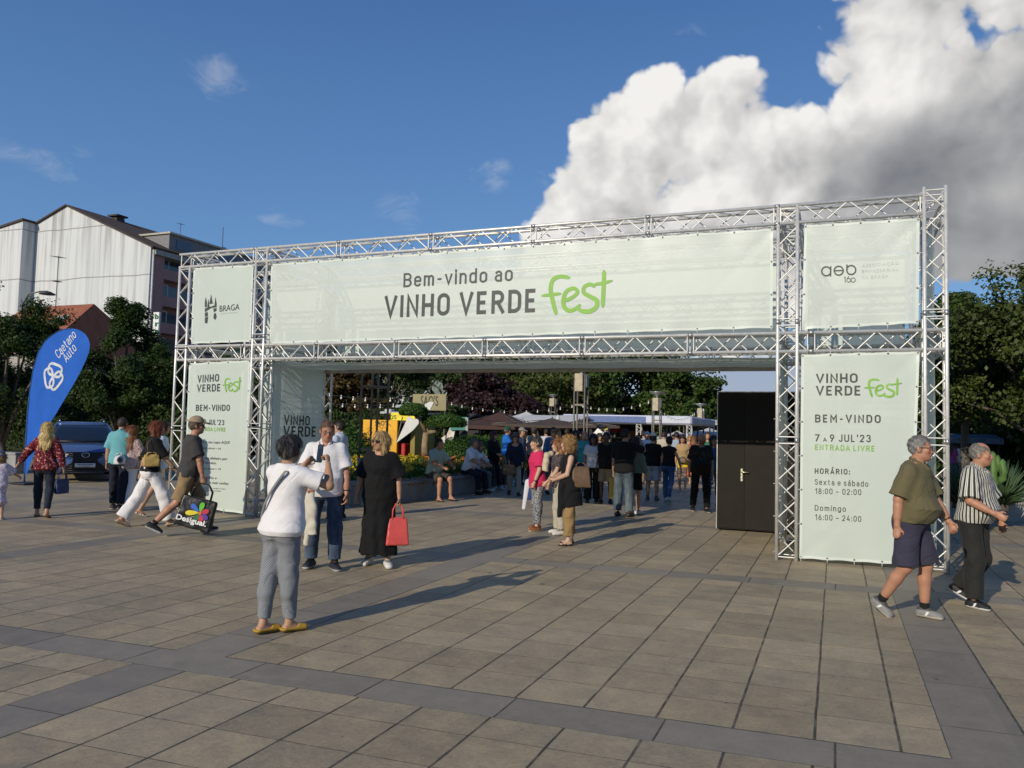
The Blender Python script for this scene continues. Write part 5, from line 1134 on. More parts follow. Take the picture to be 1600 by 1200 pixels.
# small market signs
def sign_board(label, poly, Y, m, name='market_sign', dep=.06):
    c = atY(sum(p[0] for p in poly)/len(poly), 690, Y); t = tag(empty(name, (c.x, Y, 0)), label, 'sign'); o = Vector((-c.x, -Y, 0))
    mb = MB(); mb.prism(poly, 0, dep, lambda u, v, d: (lambda p: (p.x, p.y+d, p.z))(atY(u, v, Y))); mb.build('board', m, t, o)
    mb = MB(); z = min(atY(*p, Y).z for p in poly); mb.tube([(c.x, Y+.09, 0), (c.x, Y+.09, z+.25)], .03, 6); mb.build('post', LP, t, o); return t, o
t_, o_ = sign_board('white house-shaped sign with dark cross lines above the woman in dungarees', [(928, 684), (927, 677), (934, 669), (943, 676), (942, 684)], 27, WHT)
mb = MB(); mb.tube([atY(928, 684, 26.99), atY(942, 676, 26.99)], .015, 4); mb.tube([atY(928, 677, 26.99), atY(942, 684, 26.99)], .015, 4); mb.build('cross_lines', PEN, t_, o_)
sign_board('small bright yellow sign above the man in the black polo shirt', [(937, 671), (937, 664.5), (949, 664.5), (949, 671)], 36, YB_)
sign_board('red sign board in front of the dark wooden stall', [(952, 676), (953, 668), (973, 669), (971, 675)], 43, mat('red_sign', (.55, .03, .03), .5))
sign_board('orange triangular sign on the dark wooden stall', [(984, 683), (986, 672), (1000, 681)], 43.2, mat('orange_sign', (.50, .20, .05), .5))
# string lights
BULB = mat('white_bulb', (.80, .78, .70), .3); WIRE = mat('black_wire', (.03, .03, .03), .6)
bulb_o = None
def string(label, a, b_, sag, n):
    global bulb_o
    t = tag(empty('string_lights', a), label, 'string lights', 'festoon bulbs strung over the promenade'); P_ = [(b_-a)*f-Vector((0, 0, sag*4*f*(1-f))) for f in np.linspace(0, 1, 25)]
    mb = MB(); mb.tube(P_, .007, 4); mb.build('wire', WIRE, t)
    for k in range(n):
        f = (k+.5)/n; p = (b_-a)*f-Vector((0, 0, sag*4*f*(1-f)+.05))
        if bulb_o is None: mb = MB(); mb.ell((0, 0, 0), (.028, .028, .038), 8, 6); mb.tube([(0, 0, .04), (0, 0, .09)], .016, 6); o = mb.build('bulb', BULB, t, p); bulb_o = o
        else: o = bulb_o.copy(); COL.objects.link(o); o.parent = t; o.location = p
string('upper string of bulbs left of the near lamp post', atY(470, 606, 20), atY(640, 622, 20), .15, 9)
string('lower string of bulbs left of the near lamp post', atY(470, 624, 20.5), atY(625, 632, 20.5), .1, 8)
string('string of bulbs from the olive sign towards the tall lattice lamp', atY(698, 628, 30), atY(903, 632, 30), .35, 12)
string('string of bulbs crossing behind the tall lattice lamp to the next one', atY(905, 632, 32.5), atY(1020, 625, 32.5), .3, 9)
string('sagging string of bulbs from the second lamp to the smallest lamp', atY(1030, 640, 34), atY(1092, 640, 38), .45, 12)
string('faint string of bulbs below the tree line behind the second lamp', atY(912, 645, 40), atY(1090, 646, 42), .4, 12)
# hedges that close the view between trunks
def hedge(label, px0, px1, Y, h, dep=1.4, kind='dark', seed=1, n=14000, leaf=.14):
    x0, x1 = gx(px0, Y), gx(px1, Y); t = tag(empty('hedge', ((x0+x1)/2, Y, 0)), label, 'hedge', 'hedges along the square'); rg = np.random.RandomState(seed)
    X = rg.uniform(-(x1-x0)/2, (x1-x0)/2, n); Yy = rg.uniform(-dep/2, dep/2, n); top = h*(.86+.10*np.sin(X*1.7+seed)+.07*np.sin(X*4.1+2*seed)); Z = top*rg.uniform(0, 1, n)**.5
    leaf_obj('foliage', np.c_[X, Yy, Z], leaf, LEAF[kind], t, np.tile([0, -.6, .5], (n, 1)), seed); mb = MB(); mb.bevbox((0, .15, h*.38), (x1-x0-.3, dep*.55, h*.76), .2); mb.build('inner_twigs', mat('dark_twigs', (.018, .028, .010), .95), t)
hedge('dark hedge behind the long low wall on the left', -260, 330, 24.5, 2.4, 1.6, 'dark', 71, 26000)
hedge('dark hedge behind the left leg and the yellow kiosk', 360, 720, 33, 2.6, 1.8, 'dark', 72, 22000, .18)
hedge('dark green hedge behind the market stalls', 640, 1010, 62, 4.2, 2, 'dark', 73, 20000, .26)
hedge('dark green hedge behind the white canopy', 960, 1260, 72, 4.0, 2, 'dark', 74, 16000, .30)
hedge('dark hedge under the trees at the right', 1200, 1480, 44, 2.6, 2, 'dark', 75, 16000, .2)
hedge('dark hedge behind the agave bed at the right edge', 1470, 1800, 36, 2.4, 2, 'dark', 76, 18000, .2)

# ------------------------------------------------------------------ right-hand planter
pw = G(1552, 814); pw2 = G(1600, 817)
wall_run('planter_wall', [(pw.x-1.1, pw.y), (pw.x+7, pw.y+.25)], .42, .34, 'pale stone planter wall at the right edge behind the man in the striped shirt', STONE)
mb = MB(); mb.prism([(pw.x-1.0, pw.y+.35), (pw.x+7, pw.y+.6), (pw.x+7, pw.y+6), (pw.x-1.0, pw.y+6)], .02, .36, lambda u, v, d: (u, v, d)); structure(mb.build('planter_gravel', mat('red_white_gravel', (.22, .075, .065), .9, 0, .3, 3, .5, 40, .02, col2=(.50, .46, .43))))
mb = MB(); mb.add([(pw.x-1, pw.y+6.2, .012), (pw.x+14, pw.y+6.2, .012), (pw.x+14, pw.y+20, .012), (pw.x-1, pw.y+20, .012)], [(0, 1, 2, 3)]); structure(mb.build('lawn', mat('lawn_green', (.045, .075, .018), .95, 0, .3, 6, .5, 60, .02)))
def spiky(label, x, y, z, n, L, seed, m):
    rg = random.Random(seed); t = tag(empty('agave_plant', (x, y, z)), label, 'plant'); mb = MB()
    for k in range(n):
        a = rg.uniform(0, 6.28); e = rg.uniform(.25, 1.45); l = L*rg.uniform(.75, 1.1); d = Vector((math.cos(a)*math.cos(e), math.sin(a)*math.cos(e), math.sin(e))); sag = Vector((0, 0, -.12*l*math.cos(e)))
        mb.tube([(0, 0, .1), d*l*.5+Vector((0, 0, .1)), d*l+sag+Vector((0, 0, .1))], [.018, .016, .002], 4, sx=1.6)
    mb.build('leaves', m, t); mb = MB(); mb.tube([(0, 0, 0), (0, 0, .3)], [.12, .08], 8); mb.build('stem', BARK, t)
AG = mat('grey_green_blade', (.045, .085, .035), .6, 0, .25, 4); CAC = mat('light_cactus', (.085, .16, .04), .6, 0, .2, 6)
spiky('spiky grey-green yucca behind the striped shirt', gx(1566, 17.5), 17.5, .36, 220, .86, 3, AG); spiky('spiky yucca between the gate and the striped shirt', gx(1497, 18.2), 18.2, .3, 150, .85, 4, AG)
cx_ = tag(empty('cactus', (gx(1550, 17.2), 17.2, .36)), 'light green branching cactus rising behind the striped shirt', 'plant'); mb = MB()
for dx_, dz0, dz1, r_ in ((0, 0, 1.12, .085), (.17, .5, .98, .075), (-.16, .4, .86, .07), (.09, .7, 1.05, .06), (-.07, .6, 1.0, .06)):
    mb.tube([(dx_*.2, 0, dz0), (dx_, .02, dz0+.12), (dx_*1.05, 0, (dz0+dz1)/2), (dx_, 0, dz1-.05), (dx_, 0, dz1)], [r_*.8, r_, r_*1.05, r_*.8, r_*.2], 9)
mb.build('stems', CAC, cx_)
aw = tag(empty('awning_row', (gx(1520, 34), 34, 0)), 'pale blue awning edge in the dark shade behind the right trees', 'awning'); o9 = Vector((-gx(1520, 34), -34, 0)); mb = MB()
mb.prism([(33.2, th(693, 1520, 34)), (33.25, th(685, 1520, 34)), (35, th(678, 1520, 34)), (35, th(679, 1520, 34))], gx(1484, 34), gx(1562, 34), lambda u, v, d: (d, u, v)); mb.build('cloth', mat('pale_blue_awning', (.085, .11, .145), .7, 0, .35, 2.5), aw, o9)
mb = MB()
for px in (1486, 1523, 1560): mb.tube([(gx(px, 34.9), 34.9, 0), (gx(px, 34.9), 34.9, th(679, 1520, 34))], .03, 6)
mb.build('posts', LP, aw, o9)
# ------------------------------------------------------------------ figures: one smooth surface per layer, meshed from distance fields
V3 = lambda *a: np.array(a, np.float64)
def unit(v): return v/(np.linalg.norm(v)+1e-12)
class Field:
    def __init__(s): s.ops = []; s.lo = V3(9, 9, 9); s.hi = -s.lo
    def _grow(s, lo, hi): s.lo = np.minimum(s.lo, lo); s.hi = np.maximum(s.hi, hi)
    def add(s, f, lo, hi, k=.02): s._grow(lo, hi); s.ops.append((0, f, lo, hi, k)); return s
    def cut(s, f, lo=None, hi=None): s.ops.append((1, f, lo, hi, 0)); return s
    def warp(s, f): s.ops.append((2, f, None, None, 0)); return s
    def cone(s, a, b, ra, rb, k=.02, flat=0, ax=None, f=1.0, clip=None):
        """tapered limb a-b; flat: 1 cuts the far end square; ax/f: flatten along an axis"""
        a, b = np.asarray(a, float), np.asarray(b, float); d = b-a; L = np.linalg.norm(d)+1e-9; d = d/L
        def fn(x, y, z):
            px, py, pz = x-a[0], y-a[1], z-a[2]; t = (px*d[0]+py*d[1]+pz*d[2]); tc_ = np.clip(t/L, 0, 1); tl = tc_*L
            qx, qy, qz = px-d[0]*tl, py-d[1]*tl, pz-d[2]*tl
            n2 = qx*qx+qy*qy+qz*qz
            if ax is not None: q = qx*ax[0]+qy*ax[1]+qz*ax[2]; n2 = n2+(1/(f*f)-1)*q*q
            r = np.sqrt(np.maximum(n2, 1e-12))-(ra+(rb-ra)*tc_)
            if flat: r = np.maximum(r, t-L)
            return r
        R_ = max(ra, rb)*max(1, f)+.005; return s.add(fn, np.minimum(a, b)-R_, np.maximum(a, b)+R_, k)
    def ell(s, c, r, fr=None, k=.02):
        c = np.asarray(c, float); r = np.asarray(r, float); A = np.eye(3) if fr is None else np.array(fr)
        def fn(x, y, z):
            px, py, pz = x-c[0], y-c[1], z-c[2]; q = [(px*A[i][0]+py*A[i][1]+pz*A[i][2])/r[i] for i in range(3)]
            n = np.sqrt(q[0]**2+q[1]**2+q[2]**2); m_ = np.sqrt((q[0]/r[0])**2+(q[1]/r[1])**2+(q[2]/r[2])**2)
            return n*(n-1)/np.maximum(m_, 1e-6)
        R_ = r.max(); return s.add(fn, c-R_, c+R_, k)
    def mesh(s, h):
        pad = 3*h; lo = s.lo-pad; n = np.ceil((s.hi+pad-lo)/h).astype(int)+1
        gx_ = [(lo[i]+h*np.arange(n[i])).astype(np.float32) for i in range(3)]
        x, y, z = gx_[0][:, None, None], gx_[1][None, :, None], gx_[2][None, None, :]
        D = np.full(tuple(n), .3, np.float32)
        for typ, f, l, u, k in s.ops:
            if typ == 2: D += f(x, y, z); continue
            if l is None: sl = (slice(None),)*3
            else:
                p = k+2.5*h; i0 = np.clip(((l-p-lo)/h).astype(int), 0, n-1); i1 = np.clip(((u+p-lo)/h).astype(int)+2, 1, n); sl = tuple(slice(a, b) for a, b in zip(i0, i1))
            v = f(x[sl[0]], y[:, sl[1]], z[:, :, sl[2]]).astype(np.float32)
            if typ == 0:
                d = D[sl]
                if k > 0: hh = np.maximum(k-np.abs(d-v), 0)/k; D[sl] = np.minimum(d, v)-hh*hh*k*.25
                else: D[sl] = np.minimum(d, v)
            else: D[sl] = np.maximum(D[sl], v)
        return nets(D, lo, h)
def nets(D, lo, h):
    S = D < 0; C = np.zeros(tuple(k-1 for k in D.shape), np.int8); corner = [(a, b, c) for a in (0, 1) for b in (0, 1) for c in (0, 1)]
    sh = [k-1 for k in D.shape]
    for a, b, c in corner: C += S[a:a+sh[0], b:b+sh[1], c:c+sh[2]]
    I = np.argwhere((C > 0) & (C < 8)); idx = np.full(C.shape, -1, np.int32); idx[tuple(I.T)] = np.arange(len(I))
    vals = np.stack([D[I[:, 0]+a, I[:, 1]+b, I[:, 2]+c] for a, b, c in corner], 1); acc = np.zeros((len(I), 3)); cnt = np.zeros(len(I))
    for i in range(8):
        for bit in (4, 2, 1):
            if i & bit: continue
            j = i | bit; m_ = (vals[:, i] < 0) != (vals[:, j] < 0); t = vals[m_, i]/(vals[m_, i]-vals[m_, j]); ci, cj = np.array(corner[i], float), np.array(corner[j], float)
            acc[m_] += ci+(cj-ci)*t[:, None]; cnt[m_] += 1
    V = (I+acc/cnt[:, None])*h+lo; F = []
    for ax in range(3):
        u, w_ = (ax+1) % 3, (ax+2) % 3; s0 = [slice(None)]*3; s1 = [slice(None)]*3; s0[ax] = slice(0, -1); s1[ax] = slice(1, None)
        E_ = np.argwhere(S[tuple(s0)] != S[tuple(s1)]); E_ = E_[(E_[:, u] > 0) & (E_[:, w_] > 0) & (E_[:, u] < sh[u]) & (E_[:, w_] < sh[w_])]
        ins = S[tuple(E_.T)]; q = []
        for du, dw in ((-1, -1), (0, -1), (0, 0), (-1, 0)): c = E_.copy(); c[:, u] += du; c[:, w_] += dw; q.append(idx[tuple(c.T)])
        q = np.stack(q, 1); q[~ins] = q[~ins][:, ::-1]; F.append(q)
    F = np.concatenate(F); F = F[(F >= 0).all(1)]; return V, F
def field_obj(name, fld, h, material, parent, colf=None):
    V, F = fld.mesh(h); me = bpy.data.meshes.new(name); n, m_ = len(V), len(F)
    me.vertices.add(n); me.loops.add(4*m_); me.polygons.add(m_); me.vertices.foreach_set('co', V.astype(np.float32).ravel()); me.loops.foreach_set('vertex_index', F.astype(np.int32).ravel())
    me.polygons.foreach_set('loop_start', np.arange(0, 4*m_, 4, dtype=np.int32)); me.polygons.foreach_set('loop_total', np.full(m_, 4, np.int32)); me.polygons.foreach_set('use_smooth', np.ones(m_, bool))
    me.materials.append(material)
    if colf is not None:
        at = me.color_attributes.new('tint', 'FLOAT_COLOR', 'POINT'); c = np.ones((n, 4), np.float32); c[:, :3] = colf(V); at.data.foreach_set('color', c.ravel())
    me.update(); me.validate(); o = bpy.data.objects.new(name, me); COL.objects.link(o)
    if parent is not None: o.parent = parent
    return o
def tint_mat(name, rough, var, scale, stretch=(1, 1, 1), bump=.1, bs=120, bd=.002, spec=.35, sheen=0.0, sss=0.0):
    if name in _mc: return _mc[name]
    m, nt, b, out = new_mat(name); v = obj_vec(); a = nt.nodes.new('ShaderNodeAttribute'); a.attribute_name = 'tint'
    f = n_noise(n_scale(v, stretch), scale, 4, .6); base = n_mix(1.0, a.outputs['Color'], n_col((f-.5)*(2*var)+1.0), 'MULTIPLY'); nt.links.new(base, b.inputs['Base Color'])
    b.inputs['Roughness'].default_value = rough; b.inputs['Specular IOR Level'].default_value = spec; b.inputs['Sheen Weight'].default_value = sheen
    if sss: b.inputs['Subsurface Weight'].default_value = sss; b.inputs['Subsurface Radius'].default_value = (.012, .004, .002); b.inputs['Subsurface Scale'].default_value = 1.0
    add_bump(nt, b, n_noise(n_scale(v, stretch), bs, 3, .6), bump, bd); _mc[name] = m; return m
SKIN = tint_mat('skin', .50, .10, 35, bump=.12, bs=300, bd=.0008, spec=.4); HAIR = tint_mat('hair', .55, .40, 55, (1, 1, .16), .6, 90, .004, .4); SHOE = tint_mat('shoe_leather', .6, .15, 30, bump=.2, bs=160, bd=.001)
def cloth(name, col, pat=None, col2=(.8, .8, .8), wr=.55, rough=.85):
    key = 'cloth_'+name
    if key in _mc: return _mc[key]
    m, nt, b, out = new_mat(name); v = obj_vec(); x, y, z = n_sep(v); f = n_noise(v, 9, 4, .6); c1 = n_mix(f, tuple(c*.88 for c in col), tuple(min(1, c*1.10) for c in col)); base = c1
    if pat == 'stripes': w_ = ((E.op('ARCTAN2', x, y)*6.2+(n_noise(v, 4, 2)-.5)*.5).frac()); base = n_mix((w_-.5).abs().smooth(.20, .27), c1, col2); w2 = ((E.op('ARCTAN2', x, y)*6.2+.5+(n_noise(v, 4, 2)-.5)*.5).frac()); base = n_mix(1.0-(w2-.5).abs().smooth(.035, .06), base, col)
    elif pat == 'diamond':
        p = (x*.8+y*.8+z)*46; q_ = (x*.8+y*.8-z)*46; g = ((p.frac()-.5).abs().max((q_.frac()-.5).abs())).smooth(.36, .46); base = n_mix(g*.75, c1, col2)
    elif pat == 'floral': base = n_mix(n_voro(v, 22).smooth(.28, .42), c1, col2); base = n_mix(n_noise(v, 30, 3).smooth(.56, .62), base, (.5, .22, .2))
    elif pat == 'spots': base = n_mix(n_noise(v, 55, 2, .5).smooth(.50, .56), c1, col2)
    elif pat == 'denim': base = n_mix(n_noise(n_scale(v, (1, 1, .25)), 7, 5, .65).smooth(.38, .70), c1, col2)
    elif pat == 'print': base = n_mix(n_noise(v, 26, 3, .6).smooth(.55, .62)*((x.abs().lt(.11))*(z.gt(1.05))*(z.lt(1.34))), c1, col2)
    nt.links.new(base, b.inputs['Base Color']); b.inputs['Roughness'].default_value = rough; b.inputs['Specular IOR Level'].default_value = .2; b.inputs['Sheen Weight'].default_value = .04
    add_bump(nt, b, n_noise(n_scale(v, (1, 1, .55)), 16, 4, .55)*1.0+n_noise(v, 420, 1)*.06, wr, .010); _mc[key] = m; return m
def folds(amp, ph, fx=13., fz=17.):
    def f(x, y, z):
        n1 = np.sin(fx*x+4*np.sin(fz*.5*z+ph)+ph+3*y)*np.sin(fz*z+4*np.sin(9*y+ph)+2*ph); n2 = np.sin(26*z+10*np.sin(7*x+ph)+8*y+5*np.sin(6*y))*.7+np.sin(15*x-19*z+6*np.sin(9*y+ph))*.5
        return amp*(.75*n1+.45*n2)+amp*.8*np.maximum(0, 1-np.abs(n2+.35*n1)*2.2)**1.3*np.clip(.5+n1, 0, 1)
    return f

def hair_obj(fld, h, parent, col, style, Hf, Hu, seed, vx):
    """hair volume with loose strands lying over it, one mesh"""
    V, F = fld.mesh(h); rgn = np.random.RandomState(seed); N = np.zeros_like(V); fn = np.cross(V[F[:, 2]]-V[F[:, 0]], V[F[:, 3]]-V[F[:, 1]])
    for i in range(4): np.add.at(N, F[:, i], fn)
    N /= np.linalg.norm(N, axis=1)[:, None]+1e-9
    n = int(np.clip(3400*(.0066/max(vx, .0066))**1.3, 300, 3400)); n = int(n*(1.5 if style in ('long', 'curly', 'wavy') else 1.0)); k = rgn.randint(0, len(V), n); p, nn = V[k], N[k]
    fl = -Hu*(.55 if style == 'short' else 1.0)-Hf*(.5 if style == 'short' else .15)+rgn.normal(0, {'curly': .9, 'short': .16, 'thin': .14, 'bald': .14}.get(style, .13), (n, 3)); t = fl-nn*(fl*nn).sum(1)[:, None]; t /= np.linalg.norm(t, axis=1)[:, None]+1e-9
    L = rgn.uniform(.6, 1.4, n)[:, None]*({'short': .042, 'bald': .020, 'thin': .026, 'bun': .05, 'curly': .045}.get(style, .075)); w_ = max(.0022, vx*.36)*rgn.uniform(.6, 1.3, n)[:, None]; sd = np.cross(nn, t)
    lf = rgn.uniform(.15, .55, n)[:, None]*{'curly': .8, 'short': .14, 'thin': .10, 'bald': .10}.get(style, .12)
    S = np.stack([p+sd*w_, p-sd*w_, p+t*L*.6-sd*w_*.8+nn*L*lf*.6, p+t*L*.6+sd*w_*.8+nn*L*lf*.6, p+t*L+nn*L*lf*.5-sd*w_*.1, p+t*L+nn*L*lf*.5+sd*w_*.1], 1).reshape(-1, 3)
    o0 = len(V)+6*np.arange(n)[:, None]; F2 = np.concatenate([o0+np.array([[0, 1, 2, 3]]), o0+np.array([[3, 2, 4, 5]])]); ct = np.clip(col*np.exp(rgn.normal(0, .30, n))[:, None], 0, 1)
    VV = np.concatenate([V, S]); FF = np.concatenate([F, F2]); cc = np.ones((len(VV), 4), np.float32); cc[:len(V), :3] = col*.8; cc[len(V):, :3] = np.repeat(ct, 6, 0)
    me = bpy.data.meshes.new('hair'); me.from_pydata(VV.tolist(), [], FF.tolist()); me.polygons.foreach_set('use_smooth', np.ones(len(FF), bool)); me.materials.append(HAIR)
    at = me.color_attributes.new('tint', 'FLOAT_COLOR', 'POINT'); at.data.foreach_set('color', cc.ravel()); me.update(); o = bpy.data.objects.new('hair', me); COL.objects.link(o); o.parent = parent; return o
MALE = dict(t=[-.14, -.06, .03, .12, .22, .33, .42, .485, .53], a=[.105, .158, .162, .156, .158, .168, .168, .125, .062], b=[.075, .108, .106, .104, .106, .110, .100, .082, .058], y=[0, -.008, 0, .006, .008, .006, -.004, -.014, -.014])
FEMALE = dict(t=[-.14, -.06, .03, .12, .22, .33, .42, .485, .53], a=[.110, .172, .162, .136, .136, .148, .145, .105, .055], b=[.080, .112, .102, .092, .096, .112, .092, .074, .052], y=[0, -.014, -.004, .004, .010, .018, .004, -.010, -.012])
def person(label, px, py, h, face, sex='m', skin=(.50, .31, .22), hair='short', hcol=(.06, .04, .03), top=None, bottom=None, dress=None, shoe=None, hyaw=0, hpitch=0, lean=2, belly=0., build=1.0,
           armL=(4, 9, 14, 3), armR=(4, 9, 14, 3), legL=(0, 3, -3), legR=(0, 3, -3), vox=None, curl=.55, glasses=None, hat=None, watch=None, pos=None, foot_yaw=(8, 8), group=None, seat=None, twist=0, mouth=0):
    rg = random.Random(label); g = Vector(pos) if pos is not None else G(px, py); dist = math.hypot(g.x, g.y); vx = vox or min(.022, max(.0048, dist*.00062)); s = h/1.75; fem = sex == 'f'; ph = rg.uniform(0, 6)
    away = math.atan2(-g.x, g.y); rz = away-R(face)
    Xr, T = V3(1, 0, 0), V3(0, math.sin(R(lean)), math.cos(R(lean))); Fw = V3(0, math.cos(R(lean)), -math.sin(R(lean))); hip = V3(0, 0, 0)
    tw = R(twist); Xs = Xr*math.cos(tw)+Fw*-math.sin(tw)*0+Fw*math.sin(tw); Fs = Fw*math.cos(tw)-Xr*math.sin(tw)
    PR = FEMALE if fem else MALE; wB = build
    def adir(side, a, o): return unit(V3(side*math.sin(R(o)), math.sin(R(a))*math.cos(R(o)), -math.cos(R(a))*math.cos(R(o))))
    J = {}
    for nm, sd, leg, arm in (('L', -1, legL, armL), ('R', 1, legR, armR)):
        hj = hip+Xr*sd*.088*s*wB+V3(0, 0, -.035*s); kn = hj+adir(sd, leg[0], leg[1])*.425*s; an = kn+adir(sd, leg[2], leg[1]*.3)*.405*s
        sh = hip+T*.455*s+Xs*sd*(.150 if fem else .172)*s*wB**.5-Fs*.008; el_ = sh+adir(sd, arm[0], arm[1])*.285*s; wr_ = el_+adir(sd, arm[2], arm[3])*.245*s
        fy = R(foot_yaw[0 if sd < 0 else 1])*sd; ff = V3(math.sin(fy), math.cos(fy), 0)
        pit = leg[3] if len(leg) > 3 else 0.0; fu = V3(0, 0, 1); ff2 = unit(ff*math.cos(R(pit))-fu*math.sin(R(pit))); fu2 = unit(fu*math.cos(R(pit))+ff*math.sin(R(pit)))
        J[nm] = dict(hip=hj, knee=kn, ank=an, sh=sh, el=el_, wr=wr_, ff=ff2, fu=fu2, sd=sd, hd=adir(sd, arm[2], arm[3]))
    low = min(min((J[k]['ank']+J[k]['ff']*q_*s-J[k]['fu']*.085*s)[2] for q_ in (-.06, .12)) for k in 'LR')
    dz = -low+.002
    for k in 'LR':
        for n_ in ('hip', 'knee', 'ank', 'sh', 'el', 'wr'): J[k][n_] = J[k][n_]+V3(0, 0, dz)
    hip = hip+V3(0, 0, dz); neck = hip+T*.525*s
    hy, hp_ = R(-hyaw), R(hpitch); Hf = V3(-math.sin(hy)*math.cos(hp_), math.cos(hy)*math.cos(hp_), -math.sin(hp_)); Hx = V3(math.cos(hy), math.sin(hy), 0); Hu = np.cross(Hx, Hf)
    hs = s**.5*(.96 if fem else 1.0); hc = neck+T*.034*s+unit(Hu+T)*.105*hs+Hf*.022*s; HF = (Hx, Hf, Hu)
    hl = lambda x, y, z: hc+(Hx*x+Hf*y+Hu*z)*hs
    lo_ = lambda V: ((V-hc)@np.array(HF).T)/hs
    def torso(fl, infl, t0, t1, k=.03, flare=0.0):
        tt = np.array(PR['t'])*s; aa = np.array(PR['a'])*s*wB+infl; bb = np.array(PR['b'])*s*wB**.7+infl; yy = np.array(PR['y'])*s
        be = np.exp(-((tt/s-.11)/.11)**2)*belly*s; bb = bb+be*.55; yy = yy+be*.45; aa = aa+be*.25
        def fn(x, y, z):
            py_, pz_ = y-hip[1], z-hip[2]; t = py_*T[1]+pz_*T[2]; v = py_*Fw[1]+pz_*Fw[2]; u = x-hip[0]; sm = np.clip(t/(.4*s), 0, 1)
            if twist: u, v = u*np.cos(tw*sm)+v*np.sin(tw*sm), v*np.cos(tw*sm)-u*np.sin(tw*sm)
            a = np.interp(t, tt, aa).astype(np.float32); b = np.interp(t, tt, bb).astype(np.float32); y0 = np.interp(t, tt, yy).astype(np.float32)
            if flare: e = flare*np.clip((.16*s-t)/(.25*s), 0, 1); a = a+e; b = b+e
            r = (np.sqrt((u/a)**2+((v-y0)/b)**2+1e-9)-1)*np.minimum(a, b); return np.maximum(np.maximum(r, t-t1), t0-t)
        ext = max(aa.max(), bb.max()+abs(yy).max())+flare+.03; pa, pb = hip+T*t0, hip+T*t1; fl.add(fn, np.minimum(pa, pb)-ext, np.maximum(pa, pb)+ext, k)
    q_ = .9 if fem else 1.0; q_ *= wB**.6
    # ---- body
    B = Field(); torso(B, 0.0, -.14*s, .53*s, .03)
    for k in 'LR':
        j = J[k]; B.cone(j['hip'], j['knee'], .083*s*q_, .056*s*q_, .05); calf = j['knee']*.68+j['ank']*.32+V3(0, -.014, 0)*s
        B.cone(j['knee'], j['ank'], .052*s*q_, .034*s*q_, .03); B.cone(j['knee']*.85+j['ank']*.15+V3(0, -.01, 0)*s, calf, .044*s*q_, .050*s*q_, .03); B.cone(calf, j['ank']*.75+j['knee']*.25, .049*s*q_, .036*s*q_, .03)
        a = j['ank']; B.cone(a-j['ff']*.03*s-j['fu']*.045*s, a+j['ff']*.125*s-j['fu']*.064*s, .030*s, .020*s, .02, ax=np.cross(j['ff'], j['fu']), f=1.35); B.cone(a, a+j['ff']*.07*s-j['fu']*.045*s, .033*s, .026*s, .02)
        B.cone(j['sh']-T*.012*s-V3(j['sd']*.02*s, 0, 0), j['el'], .050*s*q_, .039*s*q_, .035); B.cone(j['el'], j['wr'], .039*s*q_, .026*s*q_, .025); B.cone(j['el']*.72+j['wr']*.28, j['el']*.35+j['wr']*.65, .040*s*q_, .033*s*q_, .02)
        # hand: palm, four fingers, thumb
        d = j['hd']; med = unit(-Xr*j['sd']-d*np.dot(-Xr*j['sd'], d)) if abs(d[0]) < .8 else unit(V3(0, 0, -1)-d*np.dot(V3(0, 0, -1), d)); sidev = np.cross(d, med)*(1 if j['sd'] > 0 else -1)
        if sidev[1] < 0 and abs(d[2]) > .5: sidev = -sidev
        hs_ = s*(.93 if fem else 1.03); w0 = j['wr']; mr = max(.0085*hs_, .62*vx)
        B.cone(w0, w0+d*.085*hs_, .026*hs_, .034*hs_, .015, ax=med, f=.52)
        for i, (of, ln, cu_) in enumerate(((-.027, .062, .85), (-.009, .074, .95), (.010, .078, 1.0), (.028, .070, .9))):
            b0_ = w0+d*.080*hs_+sidev*of*hs_; c1 = R(62*curl*cu_); c2 = R(150*curl*cu_); p1 = b0_+(d*math.cos(c1)+med*math.sin(c1))*ln*.52*hs_; p2 = p1+(d*math.cos(c2)+med*math.sin(c2))*ln*.50*hs_
            B.cone(b0_-d*.02*hs_, p1, mr, mr*.95, .006); B.cone(p1, p2, mr*.95, mr*.8, .004)
        tb = w0+d*.022*hs_+sidev*.022*hs_; tm = tb+(d*.7+sidev*.62+med*.35)*.045*hs_; B.cone(tb, tm, mr*1.35, mr*1.1, .012); B.cone(tm, tm+(d*.85+med*.5)*.032*hs_, mr*1.1, mr*.9, .005)
        j['palm'] = w0+d*.075*hs_+med*.022*hs_
    B.cone(neck-T*.05*s, hl(0, -.015, -.045), .056*s*q_, .052*s*q_, .03)
    sh_ = .93 if fem else 1.0
    B.ell(hl(0, -.012, .028), V3(.074, .094, .092)*hs, HF, .02); B.ell(hl(0, .024, -.045), V3(.058*sh_, .066, .073)*hs, HF, .03); B.ell(hl(0, .062, -.088), V3(.026, .024, .024)*hs, HF, .03)
    B.ell(hl(0, .020, -.065), V3(.054*sh_, .05, .04)*hs, HF, .03)
